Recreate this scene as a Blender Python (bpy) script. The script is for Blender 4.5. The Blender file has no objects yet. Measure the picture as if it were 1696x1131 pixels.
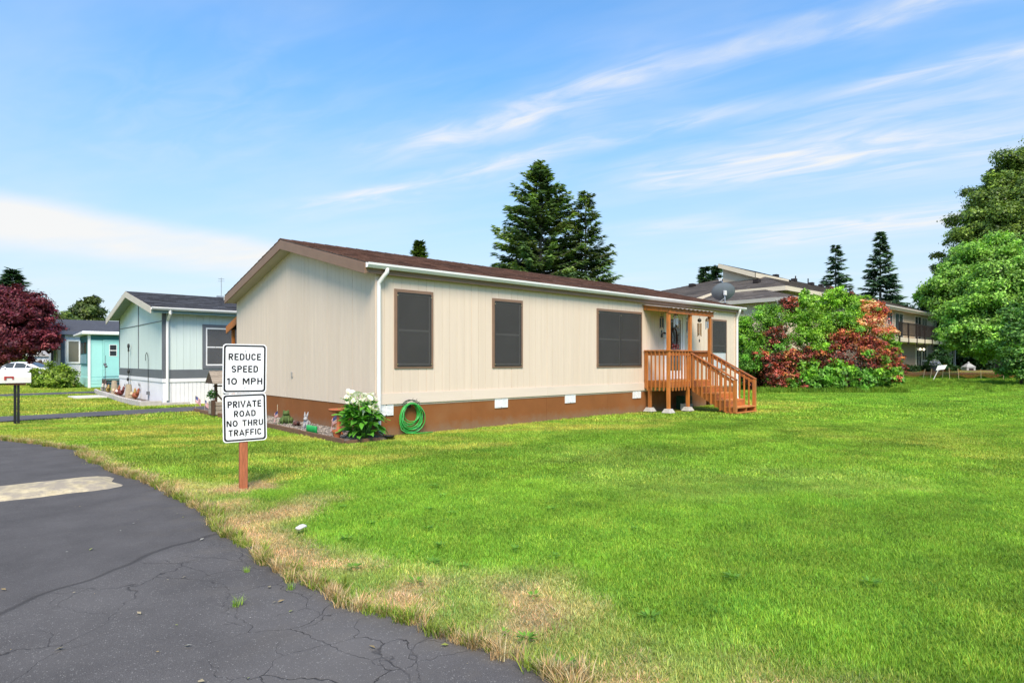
import bpy, math, random
import numpy as np
from mathutils import Vector, Matrix

R = math.radians
rnd = random.Random(11)
rng = np.random.default_rng(11)
sc = bpy.context.scene
col = sc.collection

# ------------------------------------------------------------------ camera, sky, sun, exposure
# world axes follow the cream mobile home: origin at its near corner, x along the long wall, y along the gable wall
YAW = R(42.29)
CAM = Vector((-6.273, -11.043, 1.55))
FWD = Vector((math.sin(YAW), math.cos(YAW), 0))
RGT = Vector((math.cos(YAW), -math.sin(YAW), 0))
cam_d = bpy.data.cameras.new('camera')
cam_d.sensor_width = 36.0
cam_d.lens = 36.0 * 1005.0 / 1696.0
cam_d.shift_y = 31.5 / 1696.0
cam_d.clip_end = 2000
cam = bpy.data.objects.new('camera', cam_d)
col.objects.link(cam)
cam.location = CAM
cam.rotation_euler = (R(90), 0, -YAW)
sc.camera = cam

SUN_DIR = (RGT * 0.12 - FWD * 0.99).normalized()          # horizontal direction towards the sun
SUN_EL = R(50)
world = bpy.data.worlds.new('World')
sc.world = world
world.use_nodes = True
wn, wl = world.node_tree.nodes, world.node_tree.links
wn.clear()
def wnode(t, **k):
    n = wn.new(t)
    for a, b in k.items(): setattr(n, a, b)
    return n
def wmath(op, a, b=None, c=None, clamp=False):
    n = wnode('ShaderNodeMath', operation=op, use_clamp=clamp)
    for i, s in enumerate((a, b, c)):
        if s is None: continue
        if isinstance(s, (int, float)): n.inputs[i].default_value = s
        else: wl.new(s, n.inputs[i])
    return n.outputs[0]
def wstep(x, a, b):
    n = wnode('ShaderNodeMapRange', interpolation_type='SMOOTHSTEP')
    wl.new(x, n.inputs['Value'])
    n.inputs['From Min'].default_value = a; n.inputs['From Max'].default_value = b
    return n.outputs['Result']
SKY_STRENGTH = 0.09
SKY_TINT = (0.68, 1.15, 1.42)
HORIZON = (3.75, 4.15, 4.5)
CLOUD = (4.55, 4.5, 4.4)
sky = wnode('ShaderNodeTexSky', sky_type='NISHITA')
sky.sun_disc = False
sky.sun_elevation = SUN_EL
sky.sun_rotation = math.atan2(SUN_DIR.x, SUN_DIR.y)
sky.air_density = 1.0; sky.dust_density = 0.3; sky.ozone_density = 0.6
tc = wnode('ShaderNodeTexCoord')
rot = wnode('ShaderNodeVectorRotate', rotation_type='Z_AXIS')
rot.inputs['Angle'].default_value = YAW
wl.new(tc.outputs['Generated'], rot.inputs['Vector'])
sep = wnode('ShaderNodeSeparateXYZ'); wl.new(rot.outputs[0], sep.inputs[0])
zc = wmath('MAXIMUM', sep.outputs[2], 0.03)
Px, Py = wmath('DIVIDE', sep.outputs[0], zc), wmath('DIVIDE', sep.outputs[1], zc)
q0 = wmath('ADD', wmath('MULTIPLY', Px, 0.57), wmath('MULTIPLY', Py, 0.82))
r0 = wmath('SUBTRACT', wmath('MULTIPLY', Px, 0.82), wmath('MULTIPLY', Py, 0.57))
cv = wnode('ShaderNodeCombineXYZ'); wl.new(r0, cv.inputs[0]); wl.new(q0, cv.inputs[1])
def wnoise(sx, sy, scale, detail, rough, dist=0):
    m = wnode('ShaderNodeMapping'); m.inputs['Scale'].default_value = (sx, sy, 1)
    wl.new(cv.outputs[0], m.inputs[0])
    n = wnode('ShaderNodeTexNoise'); n.inputs['Scale'].default_value = scale
    n.inputs['Detail'].default_value = detail; n.inputs['Roughness'].default_value = rough
    n.inputs['Distortion'].default_value = dist
    wl.new(m.outputs[0], n.inputs['Vector'])
    return n.outputs['Fac']
warp = wmath('MULTIPLY', wmath('SUBTRACT', wnoise(1, 1.0, 1.3, 3, 0.5), 0.5), 0.42)
fine = wnoise(1.3, 3.6, 1.5, 8, 0.56, 0.9)
broad = wnoise(0.5, 1.3, 0.9, 5, 0.55)
q = wmath('ADD', q0, warp)
r = wmath('ADD', r0, wmath('MULTIPLY', warp, 1.0))
fine_m = wstep(fine, 0.28, 0.78)
def band(c, w, ra, rb, soft, amp, soft2=None):
    d = wmath('DIVIDE', wmath('SUBTRACT', q, c), w)
    g = wmath('EXPONENT', wmath('MULTIPLY', wmath('MULTIPLY', d, d), -1))
    m = wmath('MULTIPLY', wstep(r, ra - soft, ra + soft), wmath('SUBTRACT', 1, wstep(r, rb - soft, rb + soft)))
    return wmath('MULTIPLY', wmath('MULTIPLY', g, m), amp)
streaks = [band(2.03, 0.085, -2.0, 0.9, 0.35, 0.85), band(2.08, 0.20, -2.3, -0.9, 0.5, 0.60), band(1.95, 0.30, -1.4, 1.2, 0.6, 0.20),
           band(2.50, 0.11, -3.2, -0.5, 0.4, 0.75), band(2.62, 0.22, -3.6, -1.4, 0.5, 0.40), band(2.56, 0.09, -0.3, 1.6, 0.3, 0.85),
           band(2.75, 0.25, -0.6, 1.8, 0.4, 0.38), band(3.25, 0.26, -1.25, -0.2, 0.35, 1.15), band(3.15, 0.5, -1.7, 0.9, 0.5, 0.30),
           band(3.6, 0.4, -0.5, 1.9, 0.5, 0.8), band(5.2, 0.45, -1.3, 0.5, 0.4, 1.3), band(4.4, 0.3, -1.9, -1.2, 0.3, 0.7), band(1.3, 0.5, -3.4, -1.6, 0.6, 0.28)]
tot = streaks[0]
for s in streaks[1:]: tot = wmath('ADD', tot, s)
tot = wmath('MULTIPLY', tot, wmath('ADD', wmath('MULTIPLY', fine_m, 0.56), 0.13))
r6 = wmath('ADD', r0, wmath('MULTIPLY', warp, 0.5))
left = wmath('MULTIPLY', wmath('SUBTRACT', 1, wstep(r6, -5.05, -4.32)), wstep(r6, -7.6, -5.6))
left = wmath('MULTIPLY', left, wmath('ADD', wmath('MULTIPLY', wstep(broad, .3, .65), .3), 0.6))
veil = wmath('MULTIPLY', wstep(broad, 0.36, 0.75), 0.20)
cl = wmath('ADD', wmath('ADD', tot, left), veil)
hz = wmath('SUBTRACT', 1, wstep(sep.outputs[2], -0.02, 0.44))
hz = wmath("MULTIPLY", hz, 0.92)
tintn = wnode('ShaderNodeVectorMath', operation='MULTIPLY'); wl.new(sky.outputs[0], tintn.inputs[0]); tintn.inputs[1].default_value = SKY_TINT
low = wnode('ShaderNodeVectorMath', operation='SCALE'); wl.new(tintn.outputs[0], low.inputs[0])
wl.new(wmath('ADD', wmath('MULTIPLY', wstep(sep.outputs[2], 0.05, 0.5), 0.38), 0.62), low.inputs['Scale'])     # hazier, flatter blue towards the horizon
mixh = wnode('ShaderNodeMix', data_type='RGBA'); wl.new(hz, mixh.inputs[0]); wl.new(low.outputs[0], mixh.inputs[6]); mixh.inputs[7].default_value = (*HORIZON, 1)
mix = wnode('ShaderNodeMix', data_type='RGBA')
wl.new(wmath('MINIMUM', cl, 0.92), mix.inputs[0]); wl.new(mixh.outputs[2], mix.inputs[6])
mix.inputs[7].default_value = (*CLOUD, 1)
bg = wnode('ShaderNodeBackground'); bg.inputs['Strength'].default_value = SKY_STRENGTH
wl.new(mix.outputs[2], bg.inputs['Color'])
wo = wnode('ShaderNodeOutputWorld'); wl.new(bg.outputs[0], wo.inputs[0])

sun_d = bpy.data.lights.new('sun', 'SUN')
sun_d.energy = 2.5; sun_d.angle = R(26); sun_d.color = (1.0, 0.87, 0.70)
sun = bpy.data.objects.new('sun', sun_d); col.objects.link(sun)
to_sun = Vector((SUN_DIR.x * math.cos(SUN_EL), SUN_DIR.y * math.cos(SUN_EL), math.sin(SUN_EL)))
sun.rotation_euler = to_sun.to_track_quat('Z', 'Y').to_euler()
sun.location = (0, -20, 30)

vs = sc.view_settings
vs.view_transform = 'Standard'; vs.look = 'None'; vs.exposure = 1.22; vs.gamma = 1.0
vs.use_curve_mapping = False
sc.render.engine = 'CYCLES'
sc.cycles.use_denoising = True
sc.cycles.max_bounces = 6
sc.cycles.transparent_max_bounces = 12

# ------------------------------------------------------------------ helpers
def at(px, D, z=0.0):
    """a place D metres in front of the viewer, named by where it is seen across the photograph"""
    p = CAM + FWD * D + RGT * ((px - 848.0) / 1005.0 * D)
    return Vector((p.x, p.y, z))
def zof(py, D): return (597.0 - py) / 1005.0 * D + 1.55
def apy(px, py, D): return at(px, D, zof(py, D))

class MB:
    def __init__(s): s.v, s.f, s.m, s.t = [], [], [], []
    def face(s, pts, m=0, t=1.0):
        b = len(s.v); s.v += [tuple(p) for p in pts]; s.f.append(tuple(range(b, b + len(pts)))); s.m.append(m); s.t.append(t)
    def hexa(s, c, m=0, t=1.0):
        b = len(s.v); s.v += [tuple(p) for p in c]
        for q in ((3, 2, 1, 0), (4, 5, 6, 7), (0, 1, 5, 4), (1, 2, 6, 5), (2, 3, 7, 6), (3, 0, 4, 7)):
            s.f.append(tuple(b + i for i in q)); s.m.append(m); s.t.append(t)
        return s
    def box(s, x0, x1, y0, y1, z0, z1, m=0, t=1.0):
        return s.hexa([(x0, y0, z0), (x1, y0, z0), (x1, y1, z0), (x0, y1, z0), (x0, y0, z1), (x1, y0, z1), (x1, y1, z1), (x0, y1, z1)], m, t)
    def beam(s, p, q, w, h, m=0, up=(0, 0, 1), t=1.0):
        p, q = Vector(p), Vector(q); d = (q - p).normalized(); up = Vector(up)
        if abs(d.dot(up)) > .99: up = Vector((0, 1, 0))
        a = d.cross(up).normalized() * (w / 2); b = a.cross(d).normalized() * (h / 2)
        return s.hexa([p - a - b, p + a - b, p + a + b, p - a + b, q - a - b, q + a - b, q + a + b, q - a + b], m, t)
    def tube(s, pts, r, n=8, m=0, cap=True, closed=False):
        pts = [Vector(p) for p in pts]; N = len(pts)
        rs = r if isinstance(r, (list, tuple)) else [r] * N
        b0 = len(s.v); pa = None
        for i, p in enumerate(pts):
            d = (pts[(i + 1) % N] - pts[i - 1]) if closed else (pts[min(i + 1, N - 1)] - pts[max(i - 1, 0)])
            d = d.normalized() if d.length > 1e-9 else Vector((0, 0, 1))
            if pa is None: pa = d.cross(Vector((0.13, 0.27, 1)) if abs(d.z) < .9 else Vector((1, .1, 0))).normalized()
            pa = (pa - d * pa.dot(d)).normalized(); pb = d.cross(pa)
            for k in range(n):
                an = 2 * math.pi * k / n
                s.v.append(tuple(p + (pa * math.cos(an) + pb * math.sin(an)) * rs[i]))
        for i in range(N if closed else N - 1):
            j = (i + 1) % N
            for k in range(n):
                k2 = (k + 1) % n
                s.f.append((b0 + i * n + k, b0 + i * n + k2, b0 + j * n + k2, b0 + j * n + k)); s.m.append(m); s.t.append(1.0)
        if cap and not closed:
            s.f.append(tuple(b0 + k for k in range(n))[::-1]); s.m.append(m); s.t.append(1.0)
            s.f.append(tuple(b0 + (N - 1) * n + k for k in range(n))); s.m.append(m); s.t.append(1.0)
        return s
    def lathe(s, prof, n=16, c=(0, 0, 0), m=0, sx=1.0, sy=1.0, t=1.0):
        b0 = len(s.v); N = len(prof)
        for r_, z in prof:
            for k in range(n):
                an = 2 * math.pi * k / n
                s.v.append((c[0] + r_ * sx * math.cos(an), c[1] + r_ * sy * math.sin(an), c[2] + z))
        for i in range(N - 1):
            for k in range(n):
                k2 = (k + 1) % n
                s.f.append((b0 + i * n + k, b0 + i * n + k2, b0 + (i + 1) * n + k2, b0 + (i + 1) * n + k)); s.m.append(m); s.t.append(t)
        s.f.append(tuple(b0 + k for k in range(n))[::-1]); s.m.append(m); s.t.append(t)
        s.f.append(tuple(b0 + (N - 1) * n + k for k in range(n))); s.m.append(m); s.t.append(t)
        return s
    def ball(s, c, rx, ry=None, rz=None, nu=12, nv=8, m=0, t=1.0):
        ry = rx if ry is None else ry; rz = rx if rz is None else rz
        prof = [(max(1e-4, math.sin(math.pi * i / nv)), -math.cos(math.pi * i / nv) * rz) for i in range(nv + 1)]
        return s.lathe(prof, nu, c, m, rx, ry, t)
    def prism(s, poly, off, m=0, t=1.0):
        """closed polygon (3-D points) pushed along a vector"""
        off = Vector(off); n = len(poly); b = len(s.v)
        s.v += [tuple(Vector(p)) for p in poly] + [tuple(Vector(p) + off) for p in poly]
        s.f.append(tuple(range(b, b + n))[::-1]); s.f.append(tuple(range(b + n, b + 2 * n)))
        for i in range(n):
            j = (i + 1) % n; s.f.append((b + i, b + j, b + n + j, b + n + i))
        s.m += [m] * (n + 2); s.t += [t] * (n + 2)
        return s
    def mesh(s, name, mats, smooth=False, fix=True):
        me = bpy.data.meshes.new(name)
        me.from_pydata(s.v, [], s.f)
        for x in (mats if isinstance(mats, (list, tuple)) else [mats]): me.materials.append(x)
        me.polygons.foreach_set('material_index', s.m)
        if any(t != 1.0 for t in s.t):
            a = me.color_attributes.new('tint', 'FLOAT_COLOR', 'CORNER')
            out = []
            for p, t in zip(me.polygons, s.t):
                c = (t, t, t, 1) if isinstance(t, (int, float)) else (*t, 1)
                out += list(c) * p.loop_total
            a.data.foreach_set('color', out)
        if fix and len(s.f) < 20000:
            import bmesh
            bm = bmesh.new(); bm.from_mesh(me)
            bmesh.ops.recalc_face_normals(bm, faces=bm.faces); bm.to_mesh(me); bm.free()
        if smooth: me.polygons.foreach_set('use_smooth', [True] * len(me.polygons))
        me.update()
        return me
    def build(s, name, mats, parent=None, smooth=False, bevel=0.0, loc=None, fix=True, auto=None):
        return place(name, s.mesh(name, mats, smooth, fix), parent, bevel, loc, auto)

def place(name, me, parent=None, bevel=0.0, loc=None, auto=None):
    o = bpy.data.objects.new(name, me); col.objects.link(o)
    if parent is not None: o.parent = parent
    if loc is not None: o.location = loc
    if bevel:
        b = o.modifiers.new('bevel', 'BEVEL'); b.width = bevel; b.segments = 2; b.limit_method = 'ANGLE'; b.angle_limit = R(40)
    return o
def tag(o, label=None, cat=None, group=None, kind=None):
    if label: o['label'] = label
    if cat: o['category'] = cat
    if group: o['group'] = group
    if kind: o['kind'] = kind
    return o
def thing(name, label, cat, loc=(0, 0, 0), rz=0.0, group=None):
    o = bpy.data.objects.new(name, None); col.objects.link(o)
    o.empty_display_size = .2; o.location = loc; o.rotation_euler = (0, 0, rz)
    return tag(o, label, cat, group)
def copy_tree(o, parent=None):
    c = o.copy(); col.objects.link(c)
    if parent is not None: c.parent = parent
    for ch in list(o.children): copy_tree(ch, c)
    return c
def dup(o, loc, rz, label, group=None):
    c = copy_tree(o); c.location = loc; c.rotation_euler = (0, 0, rz); c['label'] = label
    if group: c['group'] = group
    return c

# ------------------------------------------------------------------ materials
def mat(name, c, rough=.6, var=.14, vs_=3.0, bump=0.0, bs=40.0, metal=0.0, spec=.4, stretch=(1, 1, 1), tint=False, emit=None,
        objvar=.06, hue=None, world_space=False, coat=0.0):
    m = bpy.data.materials.new(name); m.use_nodes = True
    nt = m.node_tree; N, Lk = nt.nodes, nt.links
    p = N['Principled BSDF']
    p.inputs['Roughness'].default_value = rough; p.inputs['Metallic'].default_value = metal
    p.inputs['Specular IOR Level'].default_value = spec; p.inputs['Coat Weight'].default_value = coat
    tcn = N.new('ShaderNodeTexCoord')
    if world_space:
        ge = N.new('ShaderNodeNewGeometry'); src = ge.outputs['Position']
    else: src = tcn.outputs['Object']
    mp = N.new('ShaderNodeMapping'); mp.inputs['Scale'].default_value = stretch; Lk.new(src, mp.inputs[0])
    n1 = N.new('ShaderNodeTexNoise'); n1.inputs['Scale'].default_value = vs_; n1.inputs['Detail'].default_value = 7
    n1.inputs['Roughness'].default_value = .65
    Lk.new(mp.outputs[0], n1.inputs['Vector'])
    mr = N.new('ShaderNodeMapRange'); mr.inputs['From Min'].default_value = .25; mr.inputs['From Max'].default_value = .75
    mr.inputs['To Min'].default_value = 1 - var; mr.inputs['To Max'].default_value = 1 + var
    Lk.new(n1.outputs['Fac'], mr.inputs['Value'])
    oi = N.new('ShaderNodeObjectInfo')
    orr = N.new('ShaderNodeMapRange'); orr.inputs['To Min'].default_value = 1 - objvar; orr.inputs['To Max'].default_value = 1 + objvar
    Lk.new(oi.outputs['Random'], orr.inputs['Value'])
    mu = N.new('ShaderNodeMath'); mu.operation = 'MULTIPLY'; Lk.new(mr.outputs[0], mu.inputs[0]); Lk.new(orr.outputs[0], mu.inputs[1])
    vm = N.new('ShaderNodeVectorMath'); vm.operation = 'SCALE'; vm.inputs[0].default_value = c[:3]
    Lk.new(mu.outputs[0], vm.inputs['Scale'])
    out = vm.outputs[0]
    if hue is not None:
        n2 = N.new('ShaderNodeTexNoise'); n2.inputs['Scale'].default_value = hue[1]; n2.inputs['Detail'].default_value = 5
        Lk.new(mp.outputs[0], n2.inputs['Vector'])
        mr2 = N.new('ShaderNodeMapRange'); mr2.inputs['From Min'].default_value = hue[2]; mr2.inputs['From Max'].default_value = hue[3]
        Lk.new(n2.outputs['Fac'], mr2.inputs['Value'])
        mx = N.new('ShaderNodeMix'); mx.data_type = 'RGBA'; Lk.new(mr2.outputs[0], mx.inputs[0]); Lk.new(out, mx.inputs[6])
        mx.inputs[7].default_value = (*hue[0], 1); out = mx.outputs[2]
    if tint:
        at_ = N.new('ShaderNodeAttribute'); at_.attribute_name = 'tint'
        v2 = N.new('ShaderNodeVectorMath'); v2.operation = 'MULTIPLY'; Lk.new(out, v2.inputs[0]); Lk.new(at_.outputs['Color'], v2.inputs[1]); out = v2.outputs[0]
    Lk.new(out, p.inputs['Base Color'])
    if bump:
        n3 = N.new('ShaderNodeTexNoise'); n3.inputs['Scale'].default_value = bs; n3.inputs['Detail'].default_value = 4
        Lk.new(mp.outputs[0], n3.inputs['Vector'])
        bp = N.new('ShaderNodeBump'); bp.inputs['Strength'].default_value = bump; bp.inputs['Distance'].default_value = .01
        Lk.new(n3.outputs['Fac'], bp.inputs['Height']); Lk.new(bp.outputs[0], p.inputs['Normal'])
    if emit:
        p.inputs['Emission Color'].default_value = (*emit[0], 1); p.inputs['Emission Strength'].default_value = emit[1]
    return m
def glassy(name, c, rough=.08, spec=.6, alpha=1.0):
    m = mat(name, c, rough, .1, 2, spec=spec, objvar=0)
    m.node_tree.nodes['Principled BSDF'].inputs['Alpha'].default_value = alpha
    return m
def leaf_mat(name, trans=.3, rough=.45, instancer=False, attr='tint', spec=.35):
    m = bpy.data.materials.new(name); m.use_nodes = True
    nt = m.node_tree; N, Lk = nt.nodes, nt.links
    p = N['Principled BSDF']; p.inputs['Roughness'].default_value = rough; p.inputs['Specular IOR Level'].default_value = spec
    a = N.new('ShaderNodeAttribute'); a.attribute_name = attr
    src = a.outputs['Color']
    if instancer:
        a.attribute_type = 'INSTANCER'
        b = N.new('ShaderNodeAttribute'); b.attribute_name = 'tint'
        v2 = N.new('ShaderNodeVectorMath'); v2.operation = 'MULTIPLY'; Lk.new(a.outputs['Color'], v2.inputs[0]); Lk.new(b.outputs['Color'], v2.inputs[1]); src = v2.outputs[0]
    Lk.new(src, p.inputs['Base Color'])
    tr = N.new('ShaderNodeBsdfTranslucent')
    v3 = N.new('ShaderNodeVectorMath'); v3.operation = 'MULTIPLY'; Lk.new(src, v3.inputs[0]); v3.inputs[1].default_value = (1.1, 1.15, .5)
    Lk.new(v3.outputs[0], tr.inputs['Color'])
    mx = N.new('ShaderNodeMixShader'); mx.inputs[0].default_value = trans
    Lk.new(p.outputs[0], mx.inputs[1]); Lk.new(tr.outputs[0], mx.inputs[2]); Lk.new(mx.outputs[0], N['Material Output'].inputs['Surface'])
    return m

# value noise for plant colours and uneven edges
def vnoise(x, y, s, seed=0):
    x = np.asarray(x, float) / s; y = np.asarray(y, float) / s
    xi = np.floor(x).astype(np.int64); yi = np.floor(y).astype(np.int64); fx = x - xi; fy = y - yi
    fx = fx * fx * (3 - 2 * fx); fy = fy * fy * (3 - 2 * fy)
    def h(a, b):
        n = (a * 374761393 + b * 668265263 + seed * 1442695041) & 0x7fffffff
        n = ((n ^ (n >> 13)) * 1274126177) & 0x7fffffff
        return ((n ^ (n >> 16)) & 0xffff) / 65535.0
    return (h(xi, yi) * (1 - fx) + h(xi + 1, yi) * fx) * (1 - fy) + (h(xi, yi + 1) * (1 - fx) + h(xi + 1, yi + 1) * fx) * fy
def fbm(x, y, s, seed=0, o=4):
    t = 0; a = .5; w = 0
    for k in range(o):
        t = t + a * vnoise(x, y, s / 2 ** k, seed + k * 7); w += a; a *= .55
    return t / w
def sstep(x, a, b):
    t = np.clip((x - a) / (b - a), 0, 1); return t * t * (3 - 2 * t)

def quads_mesh(name, P, D, S, Lh, Wd, C, m, fold=0.0):
    """many small leaves: base P, long axis D, side axis S (unit), lengths, widths, colours"""
    n = len(P); Lh = np.broadcast_to(Lh, (n,))[:, None]; Wd = np.broadcast_to(Wd, (n,))[:, None]
    nr = np.cross(D, S)
    v = np.empty((n, 4, 3)); v[:, 0] = P; v[:, 1] = P + D * Lh * .45 + S * Wd * .5 + nr * Wd * fold
    v[:, 2] = P + D * Lh; v[:, 3] = P + D * Lh * .45 - S * Wd * .5 + nr * Wd * fold
    me = bpy.data.meshes.new(name)
    me.vertices.add(4 * n); me.vertices.foreach_set('co', v.reshape(-1).astype(np.float32))
    me.loops.add(4 * n); me.loops.foreach_set('vertex_index', np.arange(4 * n, dtype=np.int32))
    me.polygons.add(n); me.polygons.foreach_set('loop_start', np.arange(0, 4 * n, 4, dtype=np.int32))
    me.update(calc_edges=True)
    a = me.color_attributes.new('tint', 'FLOAT_COLOR', 'POINT')
    cc = np.ones((n, 4, 4), np.float32); cc[:, :, :3] = C[:, None, :]
    a.data.foreach_set('color', cc.reshape(-1))
    me.materials.append(m)
    return me
def unit(a): return a / np.maximum(np.linalg.norm(a, axis=1, keepdims=True), 1e-9)
# ------------------------------------------------------------------ ground, road, lawn
ROAD_Y = [-30, -14, -9, -8, -7.45, -6.6, -5.15, -4.14, -2.98, -1.68, 1.87, 4.62, 6.2, 7.2, 7.9, 8.3]
ROAD_X = [-4.1, -4.1, -4.14, -4.24, -4.42, -4.47, -4.55, -4.33, -4.37, -4.57, -4.83, -5.69, -7.0, -9, -12, -16]
def road_edge(y):
    y = np.asarray(y, float)
    e = np.interp(y, ROAD_Y, ROAD_X, right=-60)
    return e + (fbm(y * 1.0, y * 0 + 3.3, .8, 5, 5) - .5) * .34
def path_y(x, k):  # near and far edge of the two driveways
    return ((9.42 + .06 * x, 11.2 + .07 * x), (23.9 + .25 * x * .6, 25.9 + .12 * x))[k]

lush, yel, dry = np.array([.215, .375, .036]), np.array([.43, .455, .08]), np.array([.64, .47, .25])
def lawn_look(x, y):
    """species and dryness of the turf at a place: colour, dryness 0..1, thinness"""
    x = np.asarray(x, float); y = np.asarray(y, float)
    n1, n2, n3 = fbm(x, y, 2.6, 1), fbm(x, y, .55, 2), fbm(x, y, 7.5, 3)
    c = lush[None] * (0.60 + .62 * n1 + .25 * n2)[:, None] * np.stack([.86 + .32 * n3, np.ones_like(n3), np.ones_like(n3)], 1)
    c = c * (1 + .09 * np.sin((y * .95 + x * .12) * 2 * np.pi / 1.9 + 2 * n1))[:, None]      # faint mower passes
    # unevenly mown strip by the houses: yellow streaks along the mower's run
    a = (x * .74 - y * .673); b = (x * .673 + y * .74)
    st = fbm(a * .16, b, .42, 9, 4)
    strip = np.maximum(sstep(y + (n1 - .5) * 1.2, -3.0, -2.45) * sstep(x, -30, -29), 0)
    strip = strip * (1 - sstep(x, 15.5, 18))
    yw = np.clip(strip * (.22 + 1.7 * sstep(st, .42, .70)), 0, 1)
    yw = np.maximum(yw, .55 * sstep(n3 * .6 + n2 * .4, .54, .75))
    c = c * (1 - yw[:, None]) + yel[None] * (.85 + .3 * n2)[:, None] * yw[:, None]
    d_edge = x - np.interp(y, ROAD_Y, ROAD_X, right=-60)
    w = np.interp(y, [-30, -9, -8, -6.5, -5, -3.5, -1.5, 2, 5, 8], [1.3, 1.25, 1.15, .65, .5, .5, .5, .38, .3, .25])
    wj = w * (.55 + 1.1 * fbm(x, y, 1.0, 21, 4))
    dr = 1 - sstep(d_edge, wj * .35, wj)
    dr = dr * np.clip(.26 + 1.2 * sstep(fbm(x, y, .34, 31, 4), .36, .62), 0, 1)
    for (px, py, rr, am) in ((-3.70, -3.31, .46, 1.2), (-3.75, -4.75, .5, .9), (-3.3, -4.5, .4, .45), (-4.0, -3.0, .4, .5), (0.6, -6.5, 1.5, .10), (2.2, -7.9, 1.3, .12), (1.5, -4.8, 1.6, .08)):
        dd = np.hypot(x - px, (y - py)) / rr
        dr = np.maximum(dr, am * (1 - sstep(dd + (fbm(x, y, .3, 41) - .5) * 1.5, .45, 1.0)))
    for (yy, ww) in ((9.35, .28), (11.15, .2)):      # scorched margins of the driveway
        dr = np.maximum(dr, .75 * (1 - sstep(np.abs(y - yy - .06 * x), .05, ww)) * (x < -1) * sstep(fbm(x, y, .6, 51), .35, .6))
    dr = np.clip(dr, 0, 1)
    c = c * (1 - dr[:, None]) + dry[None] * (.72 + .55 * n2)[:, None] * dr[:, None]
    return c, dr

def lawn_mask(x, y):
    m = x > road_edge(y) + .02
    for k in (0, 1):
        a, b = path_y(x, k); m &= ~((y > a) & (y < b))
    m &= ~((x > -.04) & (x < 15.04) & (y > -.03) & (y < 8.6))
    m &= ~((x > -1.02) & (x < .1) & (y > -.62) & (y < 9.4))
    m &= ~((x > 9.0) & (x < 11.9) & (y > -1.15) & (y < .1))
    m &= ~((x > 10.4) & (x < 11.7) & (y > -2.4) & (y < 0))
    m &= ~((x > -1.75) & (x < 14) & (y > 12.6) & (y < 24.2))
    m &= ~((x > -1.3) & (x < 14) & (y > 30.5) & (y < 60))
    m &= ~((x > 35.5) & (y > 7) & (y < 22))
    return m

# far ground, one sheet out to the horizon
G = MB(); G.face([(-700, -700, -.06), (900, -700, -.06), (900, 900, -.06), (-700, 900, -.06)])
tag(G.build('ground', mat('far_turf', (.085, .15, .025), .9, .3, .15, world_space=True)), kind='structure')

leafy = leaf_mat('leaf', .28)
def grid_sheet(name, x0, x1, y0, y1, st, z):
    nx, ny = int((x1 - x0) / st) + 1, int((y1 - y0) / st) + 1
    X, Y = np.meshgrid(x0 + np.arange(nx) * st, y0 + np.arange(ny) * st)
    X, Y = X.ravel(), Y.ravel(); Z = z + (fbm(X, Y, 1.7, 77, 3) - .5) * .03
    Z += .5 * sstep(X, 30, 62) * (1 - sstep(np.abs(Y - 6), 18, 30))        # the far end of the lot climbs a little
    c, d = lawn_look(X, Y)
    i = (np.arange(ny - 1)[:, None] * nx + np.arange(nx - 1)[None]).ravel()
    F = np.stack([i, i + 1, i + nx + 1, i + nx], 1).astype(np.int32)
    me = bpy.data.meshes.new(name); n = len(X)
    me.vertices.add(n); me.vertices.foreach_set('co', np.stack([X, Y, Z], 1).ravel().astype(np.float32))
    me.loops.add(F.size); me.loops.foreach_set('vertex_index', F.ravel())
    me.polygons.add(len(F)); me.polygons.foreach_set('loop_start', np.arange(0, F.size, 4, dtype=np.int32))
    me.update(calc_edges=True)
    a = me.color_attributes.new('tint', 'FLOAT_COLOR', 'POINT')
    cc = np.ones((n, 4), np.float32); cc[:, :3] = c * .6
    a.data.foreach_set('color', cc.ravel())
    return me
turf = mat('turf', (1, 1, 1), .95, .35, 9, bump=.6, bs=70, tint=True, world_space=True, objvar=0, spec=.1)
me = grid_sheet('lawn', -9, 72, -16, 58, .25, -.02); me.materials.append(turf)
tag(place('lawn', me), kind='structure')

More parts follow.
